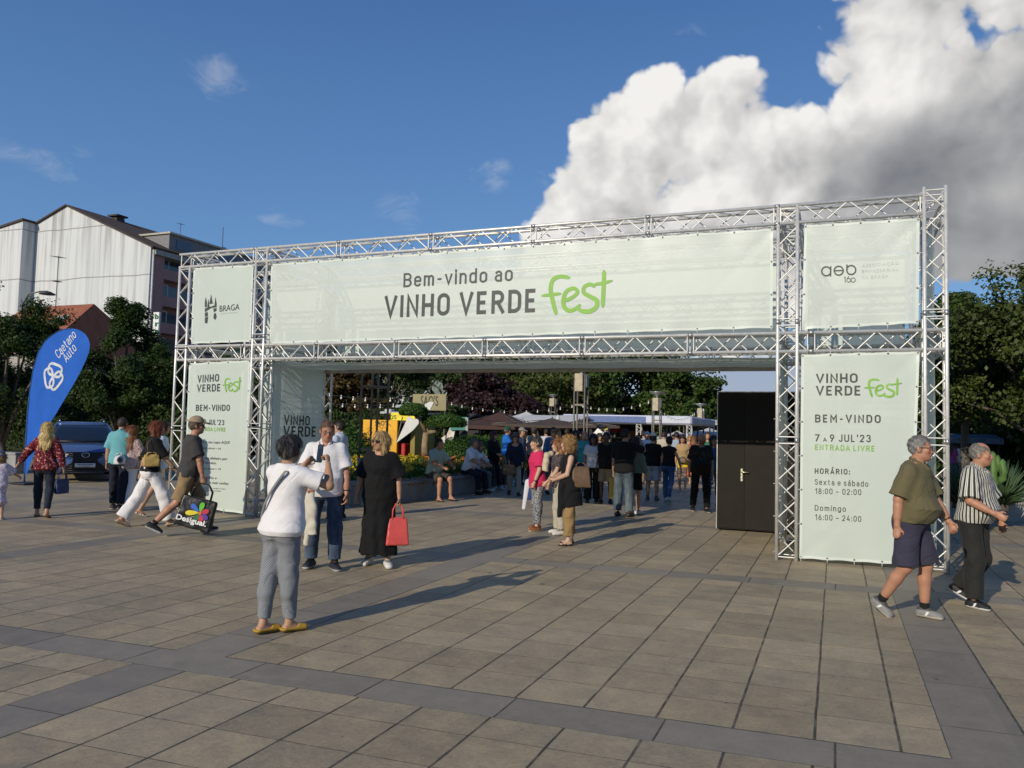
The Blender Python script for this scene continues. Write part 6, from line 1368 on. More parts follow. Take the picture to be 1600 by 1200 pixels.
    if vx < .016:
        B.cone(hl(0, .085, .010), hl(0, .101, -.028), .010*hs, .0140*hs, .014); B.ell(hl(.012, .094, -.031), V3(.010, .011, .009)*hs, HF, .008); B.ell(hl(-.012, .094, -.031), V3(.010, .011, .009)*hs, HF, .008)
        B.ell(hl(0, .083, -.058), V3(.022, .013, .012)*hs, HF, .012)
        for sd in (-1, 1):
            B.ell(hl(sd*.033, .071, .020), V3(.020, .012, .008)*hs, HF, .014); B.ell(hl(sd*.045, .055, -.020), V3(.022, .02, .02)*hs, HF, .025)
            B.ell(hl(sd*.076, -.012, -.010), V3(.008, .020, .032)*hs, (unit(Hx*math.cos(.35)-Hf*sd*math.sin(.35)*-1), unit(Hf), Hu), .008)
            ec_ = hl(sd*.032, .088, .004); B.cut(lambda x, y, z, c=ec_, r=.017*hs: r*.55-np.sqrt((x-c[0])**2+(y-c[1])**2+(z-c[2])**2), ec_-.04, ec_+.04); B.ell(hl(sd*.032, .069, .003), V3(.0135, .0125, .0115)*hs, HF, .004)
    sk = np.array(skin)
    def bcol(V):
        L = lo_(V); c = np.tile(sk, (len(V), 1)); front = L[:, 1] > .035; x, z = L[:, 0], L[:, 2]
        near = (np.abs(L) < .2).all(1)
        ck = np.exp(-(((np.abs(x)-.04)/.024)**2+((z+.028)/.026)**2))*front*near; ns = np.exp(-((x/.016)**2+((z+.03)/.02)**2))*front*near
        c = c*(1-.28*ck[:, None]*V3(.1, .9, .8)-.25*ns[:, None]*V3(.1, .9, .8))
        lip = ((x/.023)**2+((z+.060)/.0085)**2 < 1)&front&near; c[lip] = sk*V3(.85, .50, .48)
        ml = (np.abs(x) < .022)&(np.abs(z+.060) < .0020)&front&near; c[ml] = sk*.30
        br = ((((np.abs(x)-.033)/.021)**2+((z-.0275+.10*(np.abs(x)-.033))/.0052)**2) < 1)&front&near; c[br] = np.array(hcol)*.6+sk*.22
        ey = ((((np.abs(x)-.032)/.0125)**2+((z-.003)/.0062)**2) < 1)&front&near; c[ey] = (.60, .56, .52); ir = ((((np.abs(x)-.032)/.0052)**2+((z-.003)/.0055)**2) < 1)&front&near; c[ir] = (.035, .022, .015)
        lid = ((((np.abs(x)-.032)/.015)**2+((z-.0095)/.0026)**2) < 1)&front&near; c[lid] = sk*.35
        if mouth == 2:
            bd = (L[:, 1] > .0)&(z < -.035)&(z > -.13)&near&~lip; c[bd] = np.array(hcol)*.7+sk*.2
        return c
    root = field_obj('person', B, vx, SKIN, None, bcol); root.location = (g.x, g.y, g.z); root.rotation_euler = (0, 0, rz); tag(root, label, 'person', group)
    ins = max(.014, vx*.9)
    # ---- top
    if top:
        Fd = Field(); inf = ins+top.get('loose', .004); torso(Fd, inf, top.get('hem', -.06)*s, .528*s, .03, top.get('flare', .020))
        sl = top.get('sleeve', .62); lf = top.get('wide', .0)
        for k in 'LR':
            j = J[k]
            if sl <= 0: continue
            e = j['sh']+(j['el']-j['sh'])*min(1, sl); st_ = j['sh']-T*.012*s-V3(j['sd']*.025*s, 0, 0); re = .047*s*q_+inf+lf
            Fd.cone(st_, e, .054*s*q_+inf, re, .03, 1 if sl <= 1 else 0)
            if sl > 1: Fd.cone(j['el'], j['el']+(j['wr']-j['el'])*(sl-1), .043*s*q_+inf, .034*s*q_+inf*.8+lf, .02, 1)
        if sl <= 0:
            for sd in (-1, 1): c = hip+T*.46*s+Xs*sd*.215*s; Fd.cut(lambda x, y, z, c=c: .085*s-np.sqrt((x-c[0])**2+(y-c[1])**2+((z-c[2])*.55)**2), c-.3, c+.3)
        rn_ = (.068 if top.get('collar') else .072)*s
        if sl > 0 and top.get('neck', 0) < .1: Fd.cone(neck-T*.075*s, neck+(T*.020*s if top.get('collar') else -T*.012*s)-Fw*.012*s, .110*s, rn_, .03, 1)
        nd = top.get('neck', -.02 if top.get('collar') else .05); c = neck+Fw*.045*s+T*(.030-nd*.4)*s; Fd.cut(lambda x, y, z, c=c, r=(.062+nd*.35)*s: r-np.sqrt((x-c[0])**2+(y-c[1])**2+(z-c[2])**2*1.0), c-.2, c+.2)
        Fd.warp(folds(top.get('fold', .0045)*.75, ph)); tp = field_obj(top.get('name', 'shirt'), Fd, vx, top['m'], root)
        if top.get('collar'):
            Cf = Field()
            for sd in (-1, 1):
                pts = [neck+V3(0, 0, .034)*s-Fw*.060*s, neck+V3(sd*.057, 0, .024)*s, neck+V3(sd*.050, 0, -.002)*s+Fw*.046*s, neck+V3(sd*.024, 0, -.055)*s+Fw*.088*s]
                for a, b_ in zip(pts[:-1], pts[1:]): Cf.cone(a, b_, .008*s+ins*.28, .008*s+ins*.28, .008, ax=unit(V3(0, .3, 1)), f=1.7)
            field_obj('collar', Cf, vx, top.get('cm', top['m']), tp)
    # ---- bottom
    if bottom:
        Fd = Field(); inf = ins*.75+bottom.get('loose', 0.0); kind = bottom.get('kind', 'trousers'); torso(Fd, inf, -.13*s, bottom.get('rise', .04)*s, .03)
        if kind in ('trousers', 'shorts'):
            fr = bottom.get('len', 1.92 if kind == 'trousers' else .92); wd = bottom.get('wide', 0.0)
            for k in 'LR':
                j = J[k]; Fd.cone(hip+T*-.03*s+V3(j['sd']*.075*s, -.045*s, 0), hip+T*-.07*s+V3(j['sd']*.075*s, -.035*s, 0), .078*s*q_+inf*.5, .085*s*q_+inf*.4, .05)
                if fr <= 1: Fd.cone(j['hip'], j['hip']+(j['knee']-j['hip'])*fr, .082*s*q_+inf, .064*s*q_+inf+wd, .045, 1)
                else:
                    e = j['knee']+(j['ank']-j['knee'])*(fr-1); Fd.cone(j['hip'], j['knee'], .080*s*q_+inf, .060*s*q_+inf+wd*.55, .045); Fd.cone(j['knee'], e, .060*s*q_+inf+wd*.55, .042*s*q_+inf+wd, .03, 1); Fd.cone(j['knee']+V3(0, -.012, 0)*s, j['knee']*.65+j['ank']*.35+V3(0, -.016, 0)*s, .050*s*q_+inf, .054*s*q_+inf, .03)
        else:
            hz = bottom.get('hem', .5); c0 = hip-T*.02*s; mid = (J['L']['knee']+J['R']['knee'])/2; c1 = V3(mid[0]*.5, mid[1]*.6, hz*s); rr = bottom.get('r', .24); Fd.cone(c0, c1, .155*s*wB+inf, rr*s, .05, 1, ax=V3(0, 1, 0), f=bottom.get('f', .74))
        am = bottom.get('fold', .0065)*.8; Fd.warp(folds(am, ph+1, 15, 13)); bt = field_obj(bottom.get('name', kind), Fd, vx, bottom['m'], root)
        if bottom.get('belt'):
            bf = Field(); torso(bf, inf+.005, (bottom.get('rise', .04)-.035)*s, (bottom.get('rise', .04)-.002)*s, .01); field_obj('belt', bf, vx, bottom['belt'], bt)
    if dress:
        Fd = Field(); inf = ins+dress.get('loose', .012); torso(Fd, inf, -.10*s, .505*s, .03); hz = dress['hem']; mk = (J['L']['knee']+J['R']['knee'])/2; ma = (J['L']['ank']+J['R']['ank'])/2; r1 = dress.get('r', .25)*s
        Fd.cone(hip+T*.10*s, V3(mk[0]*.5, mk[1]*.7, mk[2]), .150*s*wB+inf, (r1+.17*s)/2, .06, ax=V3(0, 1, 0), f=.76); Fd.cone(V3(mk[0]*.5, mk[1]*.7, mk[2]), V3(ma[0]*.6, ma[1]*.6, hz*s), (r1+.17*s)/2, r1, .05, 1, ax=V3(0, 1, 0), f=.76)
        sl = dress.get('sleeve', .8)
        for k in 'LR':
            j = J[k]
            if sl > 0: Fd.cone(j['sh']-T*.012*s-V3(j['sd']*.025*s, 0, 0), j['sh']+(j['el']-j['sh'])*sl, .056*s*q_+inf, .050*s*q_+inf+dress.get('wide', .02), .03, 1)
        c = neck+Fw*.045*s+T*.005*s; Fd.cut(lambda x, y, z, c=c, r=.082*s: r-np.sqrt((x-c[0])**2+(y-c[1])**2+(z-c[2])**2), c-.2, c+.2)
        f1 = folds(.006, ph); Fd.warp(lambda x, y, z: f1(x, y, z)+.010*np.clip((hip[2]-z)/.5, 0, 1)*np.sin(22*np.arctan2(y+.001, x)*.36+2*np.sin(2.5*z)+ph)*1.0); field_obj('dress', Fd, vx, dress['m'], root)
    # ---- shoes
    if shoe:
        st = shoe.get('kind', 'sneaker'); up_, so_ = np.array(shoe['c']), np.array(shoe.get('sole', (.6, .58, .54)))
        for k in 'LR':
            j = J[k]; a, ff, fu = j['ank'], j['ff'], j['fu']; sx_ = np.cross(ff, fu); Fd = Field(); e_ = ins*.55
            heel, toe = a-ff*.042*s-fu*.045*s, a+ff*.138*s-fu*.058*s
            Fd.cone(heel, toe, .033*s+e_, .026*s+e_, .02, ax=sx_, f=1.32)
            if st in ('sneaker', 'boot'): Fd.cone(a-ff*.012*s-fu*.012*s, a+ff*.085*s-fu*.045*s, .036*s+e_, .028*s+e_, .03)
            lim = {'sneaker': .012, 'boot': .06, 'flat': -.044, 'sandal': -.066}[st]*s
            bot = lambda x, y, z: -((x-a[0])*fu[0]+(y-a[1])*fu[1]+(z-a[2])*fu[2])-.085*s
            tp_ = lambda x, y, z: ((x-a[0])*fu[0]+(y-a[1])*fu[1]+(z-a[2])*fu[2])-lim-.35*((x-a[0])*ff[0]+(y-a[1])*ff[1]+(z-a[2])*ff[2])*(-1 if st == 'flat' else 0)*0-(np.clip(((x-a[0])*ff[0]+(y-a[1])*ff[1]+(z-a[2])*ff[2]-.06*s)/(.03*s), 0, 1)*.03*s if st == 'flat' else 0)
            Fd.cut(bot); Fd.cut(tp_)
            if st == 'sandal':
                for q0 in (.055, .095, -.02): Fd.cone(a+ff*q0*s+sx_*.040*s-fu*.066*s, a+ff*q0*s-fu*(.030 if q0 < .08 else .040)*s, .008+vx*.4, .008+vx*.4, .004); Fd.cone(a+ff*q0*s-sx_*.040*s-fu*.066*s, a+ff*q0*s-fu*(.030 if q0 < .08 else .040)*s, .008+vx*.4, .008+vx*.4, .004)
            def scol(V):
                w_ = (V-a)@fu; l_ = (V-a)@ff; c = np.tile(up_, (len(V), 1)); lace = (l_ > .02*s)&(l_ < .085*s)&(w_ > -.045*s)&(np.abs((V-a)@sx_) < .022*s); c[lace&(np.sin(l_*420/s) > .1)] = up_*.35+np.array((.35, .35, .33)); c[(w_ > -.012*s)&(st == 'sneaker')] = up_*.35; c[w_ < -.060*s] = so_
                if shoe.get('stripe') is not None: m_ = (np.abs(l_-.035*s-.5*(w_+.04*s)) < .010*s)&(w_ < -.02*s)&(w_ > -.062*s); c[m_] = shoe['stripe']
                return c
            sh = field_obj('shoe', Fd, vx, SHOE, root, scol)
            if shoe.get('sock') is not None and not (bottom and bottom.get('kind') == 'trousers'):
                sf = Field(); sf.cone(a-fu*.02*s, a+(j['knee']-a)*.14, .036*s*q_+e_*.6, .038*s*q_+e_*.6, .01, 1); field_obj('sock', sf, vx, cloth('sock_%g' % shoe['sock'][0], shoe['sock']), root)
    # ---- hair
    if hair and hair != 'none':
        Fd = Field(); hv = max(vx, .0066); th_ = {'short': .005, 'bald': .005, 'thin': .004, 'bun': .010, 'bob': .012}.get(hair, .015)*hs+.3*hv
        cran = lambda r, c=(0, -.012, .028): Fd.ell(hl(*c), V3(.074, .094, .092)*hs+r, HF, .015)
        cran(th_)
        if hair in ('long', 'bob', 'wavy', 'curly', 'bun', 'ponytail'): Fd.ell(hl(0, -.045, .015), V3(.082, .078, .092)*hs+th_*.5, HF, .02)
        if hair == 'bob':
            for sd in (-1, 1): Fd.cone(hl(sd*.072, -.005, .02), hl(sd*.073, .012, -.105), .034*hs, .030*hs, .03); Fd.cone(hl(sd*.055, -.06, .02), hl(sd*.050, -.055, -.12), .045*hs, .036*hs, .03)
        if hair in ('long', 'wavy'):
            L = -.20 if hair == 'long' else -.17
            for sd in (-1, 1): Fd.cone(hl(sd*.068, -.02, .0), neck+Xr*sd*.085*s-Fw*.03*s-T*.06*s, .036*hs, .036*hs, .03); Fd.cone(neck+Xr*sd*.07*s-Fw*.05*s, neck+Xr*sd*.065*s-Fw*.098*s+T*L*.75*s, .046*hs, .026*hs, .03)
            Fd.cone(hl(0, -.07, 0), neck-Fw*.095*s+T*.0*s, .070*hs, .062*hs, .03, ax=Fw, f=.62); Fd.cone(neck-Fw*.095*s, neck-Fw*.108*s+T*L*s, .070*hs, .035*hs, .03, ax=Fw, f=.5)
        if hair == 'curly':
            for sd in (-1, 1): Fd.ell(hl(sd*.07, -.02, -.03), V3(.055, .07, .10)*hs, HF, .03)
            Fd.ell(hl(0, -.06, -.05), V3(.10, .07, .11)*hs, HF, .03); Fd.ell(hl(0, -.01, .075), V3(.085, .085, .07)*hs, HF, .03)
        if hair == 'bun': Fd.ell(hl(0, -.115, .035), V3(.048, .042, .045)*hs, HF, .02)
        if hair == 'ponytail': Fd.cone(hl(0, -.11, .04), hl(0, -.14, -.12), .035*hs, .018*hs, .02)
        fy0, fz0 = (.052, .052) if hair not in ('bald', 'thin') else (.02, .06)
        def facecut(x, y, z):
            px_, py_, pz_ = x-hc[0], y-hc[1], z-hc[2]; u = (px_*Hx[0]+py_*Hx[1]+pz_*Hx[2])/hs; v = (px_*Hf[0]+py_*Hf[1]+pz_*Hf[2])/hs; w_ = (px_*Hu[0]+py_*Hu[1]+pz_*Hu[2])/hs
            half = .070 if hair in ('bob', 'long', 'wavy', 'curly') else .10
            d = np.maximum(np.maximum((.012+.5*np.maximum(0, w_-.02) if half > .09 else .030+.35*np.maximum(0, w_-.02))-v, w_-fz0-.02*np.cos(u*26)), np.abs(u)-half)   # <0 in the face window
            r = -d*hs
            if hair in ('short', 'bald', 'thin'):
                nape = (-.055 if hair == 'short' else -.045); r = np.maximum(r, ((nape-w_)+.4*np.maximum(0, v+.02)*1.0)*hs)
                if hair == 'short': r = np.maximum(r, np.minimum(-(w_-.004), (v-.018))*hs*1.0) if True else r
            if hair == 'bald': r = np.maximum(r, (1-np.sqrt((u/.066)**2+((v-.03)/.095)**2+((w_-.13)/.085)**2))*.06*hs)
            return r
        Fd.cut(facecut)
        am = .011 if hair == 'curly' else .004; fq = 75 if hair == 'curly' else 60
        Fd.warp((lambda x, y, z: am*np.sin(fq*x+3*np.sin(40*z+ph))*np.sin(fq*.8*z+ph)*np.sin(fq*y+1)) if hair == 'curly' else (lambda x, y, z: am*np.sin(fq*1.6*x+6*np.sin(14*z+ph))*np.sin(fq*1.3*y+5*np.sin(12*z))))
        h0 = np.array(hcol); g2 = np.array(hat.get('grey', h0) if isinstance(hat, dict) else h0)
        hair_obj(Fd, hv, root, h0, hair, V3(*Hf), V3(*Hu), rg.randint(0, 9999), vx)
    if hat:
        Fd = Field(); kd = hat['kind']; e_ = .020*hs+.3*vx
        Fd.ell(hl(0, -.012, .040), V3(.074, .094, .090)*hs+e_, HF, .01)
        wl = lambda x, y, z: -((x-hc[0])*Hu[0]+(y-hc[1])*Hu[1]+(z-hc[2])*Hu[2])+.048*hs-.1*((x-hc[0])*Hf[0]+(y-hc[1])*Hf[1]+(z-hc[2])*Hf[2]); Fd.cut(wl)
        if kd == 'cap': Fd.ell(hl(0, .125, .045), V3(.066, .075, .011+vx*.4)*hs, (Hx, unit(Hf-Hu*.25), unit(Hu+Hf*.25)), .01)
        else: Fd.ell(hl(0, -.01, .045), V3(.145, .165, .010+vx*.4)*hs, HF, .012)
        field_obj(kd if kd == 'cap' else 'hat', Fd, vx, hat['m'], root)
    if glasses and dist < 24:
        mb = MB(); n_ = 14; dark = glasses == 'sun'; gt = .0024 if not dark else .003
        for sd in (-1, 1):
            rx_, rz__ = (.024, .017) if not dark else (.028, .021); rim = [Vector(hl(sd*.033+rx_*math.cos(t), .098-.35*abs(sd*.033+rx_*math.cos(t))**1.0*.25, .004+rz__*math.sin(t))) for t in np.linspace(0, 2*math.pi, n_+1)]
            mb.mi = 0; mb.tube(rim, gt, 5); mb.tube([Vector(hl(sd*.058, .090, .009)), Vector(hl(sd*.078, .050, .010)), Vector(hl(sd*.082, -.015, .006)), Vector(hl(sd*.079, -.035, -.012))], gt, 5)
            if dark: mb.mi = 1; mb.add(rim[:-1], [tuple(range(n_))]); mb.add([p+Vector(Hf)*-.002 for p in rim[:-1]], [tuple(reversed(range(n_)))])
        mb.mi = 0; mb.tube([Vector(hl(-.010, .098, .008)), Vector(hl(0, .101, .010)), Vector(hl(.010, .098, .008))], gt, 5)
        mb.build('sunglasses' if dark else 'glasses', [mat('dark_spectacle_frame', (.03, .025, .022), .35), mat('smoked_lens', (.012, .010, .010), .12, spec=.8)], root)
    if watch:
        j = J[watch]; d = j['hd']; c = j['wr']-d*.03*s; u = unit(np.cross(d, V3(.3, .9, .1))); v = np.cross(d, u); mb = MB(); rr = .031*s*q_
        mb.tube([Vector(c+(u*math.cos(t)+v*math.sin(t))*rr) for t in np.linspace(0, 2*math.pi, 17)], .007, 6); mb.ell(c+V3(j['sd'], 0, 0)*rr*1.08, (.006, .018, .018), 10, 6); mb.build('watch', mat('dark_watch', (.05, .05, .055), .3, .6), root)
    M = Matrix.Translation(root.location) @ Matrix.Rotation(rz, 4, 'Z'); W = lambda p: M @ Vector(p)
    return dict(root=root, W=W, palmL=W(J['L']['palm']), palmR=W(J['R']['palm']), J=J, hip=hip, T=T, Fw=Fw, s=s, neck=neck, hc=hc, hl=hl, rz=rz, M=M, vx=vx)
# ------------------------------------------------------------------ people
T1, T2_, T3, T4 = (.40, .225, .14), (.47, .29, .20), (.095, .05, .032), (.39, .195, .122)
C = cloth
WHITE = C('white', (.68, .66, .67)); BLACK = C('black', (.0075, .0075, .0085)); NAVY = C('navy', (.012, .015, .028)); KHAKI = C('khaki', (.24, .165, .085)); DENIM = C('denim', (.030, .048, .085), 'denim', (.085, .115, .165)); DARKD = C('darkdenim', (.012, .016, .030), 'denim', (.025, .032, .05))
LDENIM = C('lightdenim', (.06, .085, .11), 'denim', (.14, .165, .18)); CREAM = C('cream', (.50, .43, .32)); GREYT = C('greytee', (.045, .043, .045)); BEIGE = C('beige', (.36, .29, .21)); BLUJ = C('bluejean', (.035, .075, .16), 'denim', (.07, .13, .24))
SNK = dict(c=(.62, .59, .55), sole=(.66, .64, .60)); DSN = dict(c=(.018, .018, .02), sole=(.55, .55, .55), sock=(.02, .02, .022)); BRS = dict(c=(.10, .05, .028), sole=(.05, .03, .02)); BLS = dict(c=(.015, .014, .014), sole=(.02, .02, .02))
def hold(pos, name): return pos
# photographer
A1 = person('woman in white top and patterned grey trousers raising a phone, back to the viewer', 434, 988, 1.60, 46, 'f', T1, 'bun', (.055, .048, .045), top=dict(m=WHITE, sleeve=.72, wide=.014, loose=.010, hem=-.10, flare=.018, fold=.006), bottom=dict(m=C('tilegrey', (.155, .165, .185), 'diamond', (.34, .35, .37)), len=1.90, loose=.006, fold=.008),
            shoe=dict(kind='flat', c=(.42, .25, .03), sole=(.20, .12, .03)), build=1.12, lean=4, hyaw=-6, hpitch=6, armR=(58, 42, 150, -30), armL=(62, 20, 148, -32), legL=(-7, -3.5, -9), legR=(6, -3.5, 3), foot_yaw=(-16, 24), curl=.75, belly=.04)
ph = (A1['palmL']+A1['palmR'])/2; hv_ = A1['W'](A1['hc']); 
phn = tag(empty('phone', ph), 'black phone held up by the woman in the patterned trousers', 'phone'); dirp = (Vector((ph.x-hv_.x, ph.y-hv_.y, 0))).normalized(); phn.rotation_euler = (R(-6), 0, math.atan2(-dirp.x, dirp.y))
mb = MB(); mb.bevbox((0, .01, .055), (.075, .010, .155), .004); mb.build('case', mat('black_phone_case', (.015, .015, .017), .3), phn); mb = MB(); mb.bbox(-.033, .033, .0035, .0045, -.015, .125); mb.build('screen', mat('dark_phone_screen', (.02, .022, .028), .06, spec=.8), phn)
def strap_line(P_, pts, r, m, parent, M, sx=2.2):
    mb = MB(); mb.tube([M.inverted() @ Vector(p) if False else Vector(p) for p in pts], r, 6, sx=sx); return mb.build('strap', m, parent)
s_ = A1['s']; cb_ = tag(empty('crossbody_bag', A1['root'].location, A1['rz']), 'grey crossbody bag strap across the white-topped photographer\'s back', 'bag')
hp0, nk0 = A1['hip'], A1['neck']; tor = lambda t, ang, r: (hp0+A1['T']*t*s_+V3(math.sin(ang)*r[0], 0, 0)+A1['Fw']*(math.cos(ang)*r[1])*1.0)
pts = []
for k in range(13):
    f = k/12; ang = math.pi+1.25-f*2.2-.25; ang = math.pi*.62+f*1.9 - .0; t = .02+.44*f; r = (.178+.03*(1-f), .150+.012*math.sin(f*3.1))
    pts.append(hp0+A1['T']*t*s_+V3(-.19+.30*f, 0, 0)*s_-A1['Fw']*(.128+.030*math.sin(math.pi*min(1, f*1.0))-.055*(1-f)**3)*s_)
pts.append(nk0+V3(.10, .03, -.055)*s_); pts.append(nk0+V3(.085, .11, -.12)*s_)
mb = MB(); mb.tube([Vector(p) for p in pts], .006, 6, sx=2.2, ref=tuple(A1['Fw'])); mb.build('strap', C('greystrap', (.20, .20, .20)), cb_)
mb = MB(); c = Vector(hp0+V3(-.20, .09, .02)*s_); mb.bevbox(c, (.06, .2, .15), .02); mb.build('pouch', C('greystrap', (.20, .20, .20)), cb_)
# man in white polo
A2 = person('man in white polo shirt and jeans facing the photographer, looking down', 503, 889, 1.75, 186, 'm', T4, 'thin', (.12, .07, .045), top=dict(m=WHITE, sleeve=.82, wide=.018, loose=.012, hem=-.10, collar=1, neck=.05, fold=.007), bottom=dict(m=DENIM, loose=.006, wide=.012, fold=.009), shoe=dict(c=(.02, .022, .03), sole=(.42, .42, .42), sock=(.02, .02, .02)), glasses='rim', watch='L', hyaw=-14, hpitch=16, belly=.07, build=1.10,
            armL=(6, 12, 12, 4), armR=(20, 10, 50, -15), legL=(6, 5, 2), legR=(-5, 5, -8), foot_yaw=(22, 14), curl=.5)
sc_ = A2['palmR']; cl_ = tag(empty('folded_cardigan', sc_), 'cream cardigan hanging from the hand of the man in the white polo', 'cardigan'); fd = Field()
fd.cone(V3(0, 0, .02), V3(.02, 0, -.25), .05, .075, .03, ax=V3(0, 1, 0), f=.6); fd.cone(V3(.02, 0, -.22), V3(.04, .01, -.50), .07, .055, .03, 1, ax=V3(0, 1, 0), f=.6); fd.cone(V3(-.03, 0, -.15), V3(-.04, .02, -.62), .045, .03, .02, 1); fd.warp(folds(.010, 1.3, 30, 20)); field_obj('cloth', fd, .009, C('creamknit', (.52, .48, .40)), cl_)
# woman in black dress
A3 = person('blonde woman in long black dress and sunglasses walking with a coral handbag', 590, 885, 1.62, 186, 'f', T1, 'bob', (.40, .27, .12), dress=dict(m=BLACK, hem=.17, r=.255, sleeve=.95, loose=.020, wide=.030), shoe=SNK, glasses='sun', hyaw=38, hpitch=4, build=1.12, armL=(2, 14, 8, 6), armR=(-8, 18, 0, 12), legL=(8, 4, 2), legR=(-6, 4, -14, 8), foot_yaw=(12, 20), curl=.85)
def handbag(label, hand, w_, h_, d_, m, face_rz, hl_=.16, name='handbag', taper=.78, cat='bag', puff=.25, loops=True, hm=None, tilt=0.0):
    t = tag(empty(name, (hand.x, hand.y, hand.z-hl_-h_), face_rz), label, cat); t.rotation_euler[1] = tilt
    fd = Field(); rr = min(d_*.42, .03)
    def fn(x, y, z):
        f = np.clip(z/h_, 0, 1); a = w_/2*(1-(1-taper)*f); b = d_/2*(1-.55*f)*(1+puff*np.sin(np.pi*f)); qx = np.abs(x)-a+rr; qy = np.abs(y)-b+rr*.8; qz = np.abs(z-h_/2)-h_/2+rr*.6
        return np.sqrt(np.maximum(qx, 0)**2+np.maximum(qy, 0)**2+np.maximum(qz, 0)**2)+np.minimum(np.maximum(np.maximum(qx, qy), qz), 0)-rr*.7
    fd.add(fn, V3(-w_/2, -d_*.8, 0), V3(w_/2, d_*.8, h_), 0); fd.warp(folds(.004, 2.0, 22, 18)); field_obj('bag_body', fd, max(.008, math.hypot(hand.x, hand.y)*.0008), m, t)
    if loops:
        for sy in (-1, 1):
            mb = MB(); x0 = w_*taper*.28; mb.tube([(-x0, sy*d_*.16, h_*.86), (-x0*.95, sy*d_*.14, h_+hl_*.55), (-x0*.4, sy*.012, h_+hl_*.97), (x0*.4, sy*.012, h_+hl_*.97), (x0*.95, sy*d_*.14, h_+hl_*.55), (x0, sy*d_*.16, h_*.86)], .009, 6, sx=1.5); mb.build('handle', hm or m, t)
    return t
CORAL = mat('coral_leather', (.62, .085, .075), .45, 0, .08, 6, .25, 60, .003)
handbag('coral red handbag carried by the woman in the black dress', A3['palmL'], .30, .32, .15, CORAL, A3['rz']+R(15), .17)
person('dark-haired man in pale blue shirt half hidden behind the white polo man', 527, 812, 1.78, -60, 'm', T2_, 'short', (.02, .015, .012), top=dict(m=C('paleblue', (.42, .48, .60)), sleeve=.8, collar=1), bottom=dict(m=NAVY), shoe=DSN, hyaw=-12)
# left group
B1 = person('blonde woman in red floral blouse walking away with a blue paper bag', 66, 808, 1.62, 12, 'f', T1, 'long', (.55, .40, .16), top=dict(m=C('redfloral', (.20, .012, .022), 'floral', (.085, .006, .014)), sleeve=1.85, wide=.008, loose=.008, hem=-.10, flare=.016), bottom=dict(m=DARKD, len=1.85, loose=.002), shoe=dict(kind='sandal', c=(.30, .17, .09), sole=(.22, .12, .06)), armL=(14, 34, 20, 34), armR=(-2, 18, 2, 12), legL=(10, 2, 6), legR=(-10, 2, -22, 14), curl=.8, build=1.06)
handbag('dark blue paper carrier bag held by the blonde woman', B1['palmR'], .24, .24, .10, mat('dark_blue_paper', (.018, .035, .11), .5, 0, .1, 6, .15, 30, .003), B1['rz']+R(40), .12, 'paper_bag', 1.0, 'bag', .05)
CH = person('small child in lilac dress and blue hat led by the blonde woman', -6, 812, 1.08, 14, 'f', T2_, 'bob', (.30, .2, .1), dress=dict(m=C('lilacfloral', (.42, .36, .52), 'spots', (.70, .66, .70)), hem=.45, r=.22, sleeve=1.0), shoe=dict(kind='sandal', c=(.5, .45, .45)), hat=dict(kind='hat', m=C('bluehat', (.03, .10, .36))), armR=(40, 30, 60, 22), armL=(5, 14, 10, 8))
person('man in turquoise polo shirt and dark trousers walking away', 183, 797, 1.73, 22, 'm', T1, 'thin', (.05, .035, .025), top=dict(m=C('turq', (.13, .36, .40)), sleeve=.9, wide=.02, collar=1, loose=.012, hem=-.1), bottom=dict(m=NAVY, wide=.012), shoe=dict(c=(.03, .03, .035), sole=(.5, .5, .5)), watch='L', armL=(0, 10, 6, 5), legL=(8, 3, 5), legR=(-8, 3, -18, 10), belly=.04)
B3 = person('auburn-haired woman in speckled blouse and white trousers walking away', 199, 797, 1.58, 30, 'f', T1, 'long', (.22, .085, .035), top=dict(m=C('speckle', (.50, .40, .38), 'spots', (.25, .12, .13)), sleeve=1.0, wide=.02, loose=.014, hem=-.10), bottom=dict(m=WHITE, len=1.86, loose=.004), shoe=dict(kind='sandal', c=(.10, .06, .04), sole=(.06, .04, .03)), armR=(10, 14, 40, 10), armL=(4, 12, 16, 4), legL=(12, 2, 8), legR=(-10, 2, -20, 12))
handbag('brown paper bag hanging from the arm of the auburn-haired woman', B3['palmR']+Vector((.02, 0, .02)), .26, .24, .11, mat('brown_kraft_paper', (.17, .10, .055), .7, 0, .15, 6, .2, 30, .003), B3['rz']+R(30), .10, 'paper_bag', 1.0, 'bag', .05)
t_ = handbag('small white shoulder bag with dark disc on the speckled blouse woman', B3['W'](B3['hip']+V3(-.10, -.17, .20)), .24, .16, .09, C('whitebag', (.60, .60, .62)), B3['rz'], .04, 'shoulder_bag', .9, 'bag', .2)
mb = MB(); mb.tube([(.04, -.058, .08), (.04, -.070, .08)], .05, 14); mb.build('disc', mat('dark_disc', (.03, .035, .05), .5), t_)
B4 = person('red-haired woman in black top and wide white trousers striding to the right', 231, 823, 1.74, 82, 'f', T1, 'bob', (.16, .045, .02), top=dict(m=BLACK, sleeve=1.0, wide=.016, loose=.012, hem=-.03), bottom=dict(m=WHITE, len=1.93, wide=.050, loose=.008, fold=.010, rise=.09), shoe=dict(kind='flat', c=(.36, .30, .24), sole=(.2, .15, .1)), watch='R', legR=(28, 2, 14, -12), legL=(-20, 2, -34, 24), armR=(28, 8, 42, 0), armL=(-20, 10, -10, 5), lean=5)
handbag('small straw-coloured bag at the hip of the woman in white trousers', B4['W'](B4['hip']+V3(.235, -.03, .28)), .27, .19, .09, C('straw', (.48, .33, .12), 'spots', (.36, .24, .08)), B4['rz']+R(90), .03, 'shoulder_bag', .9)
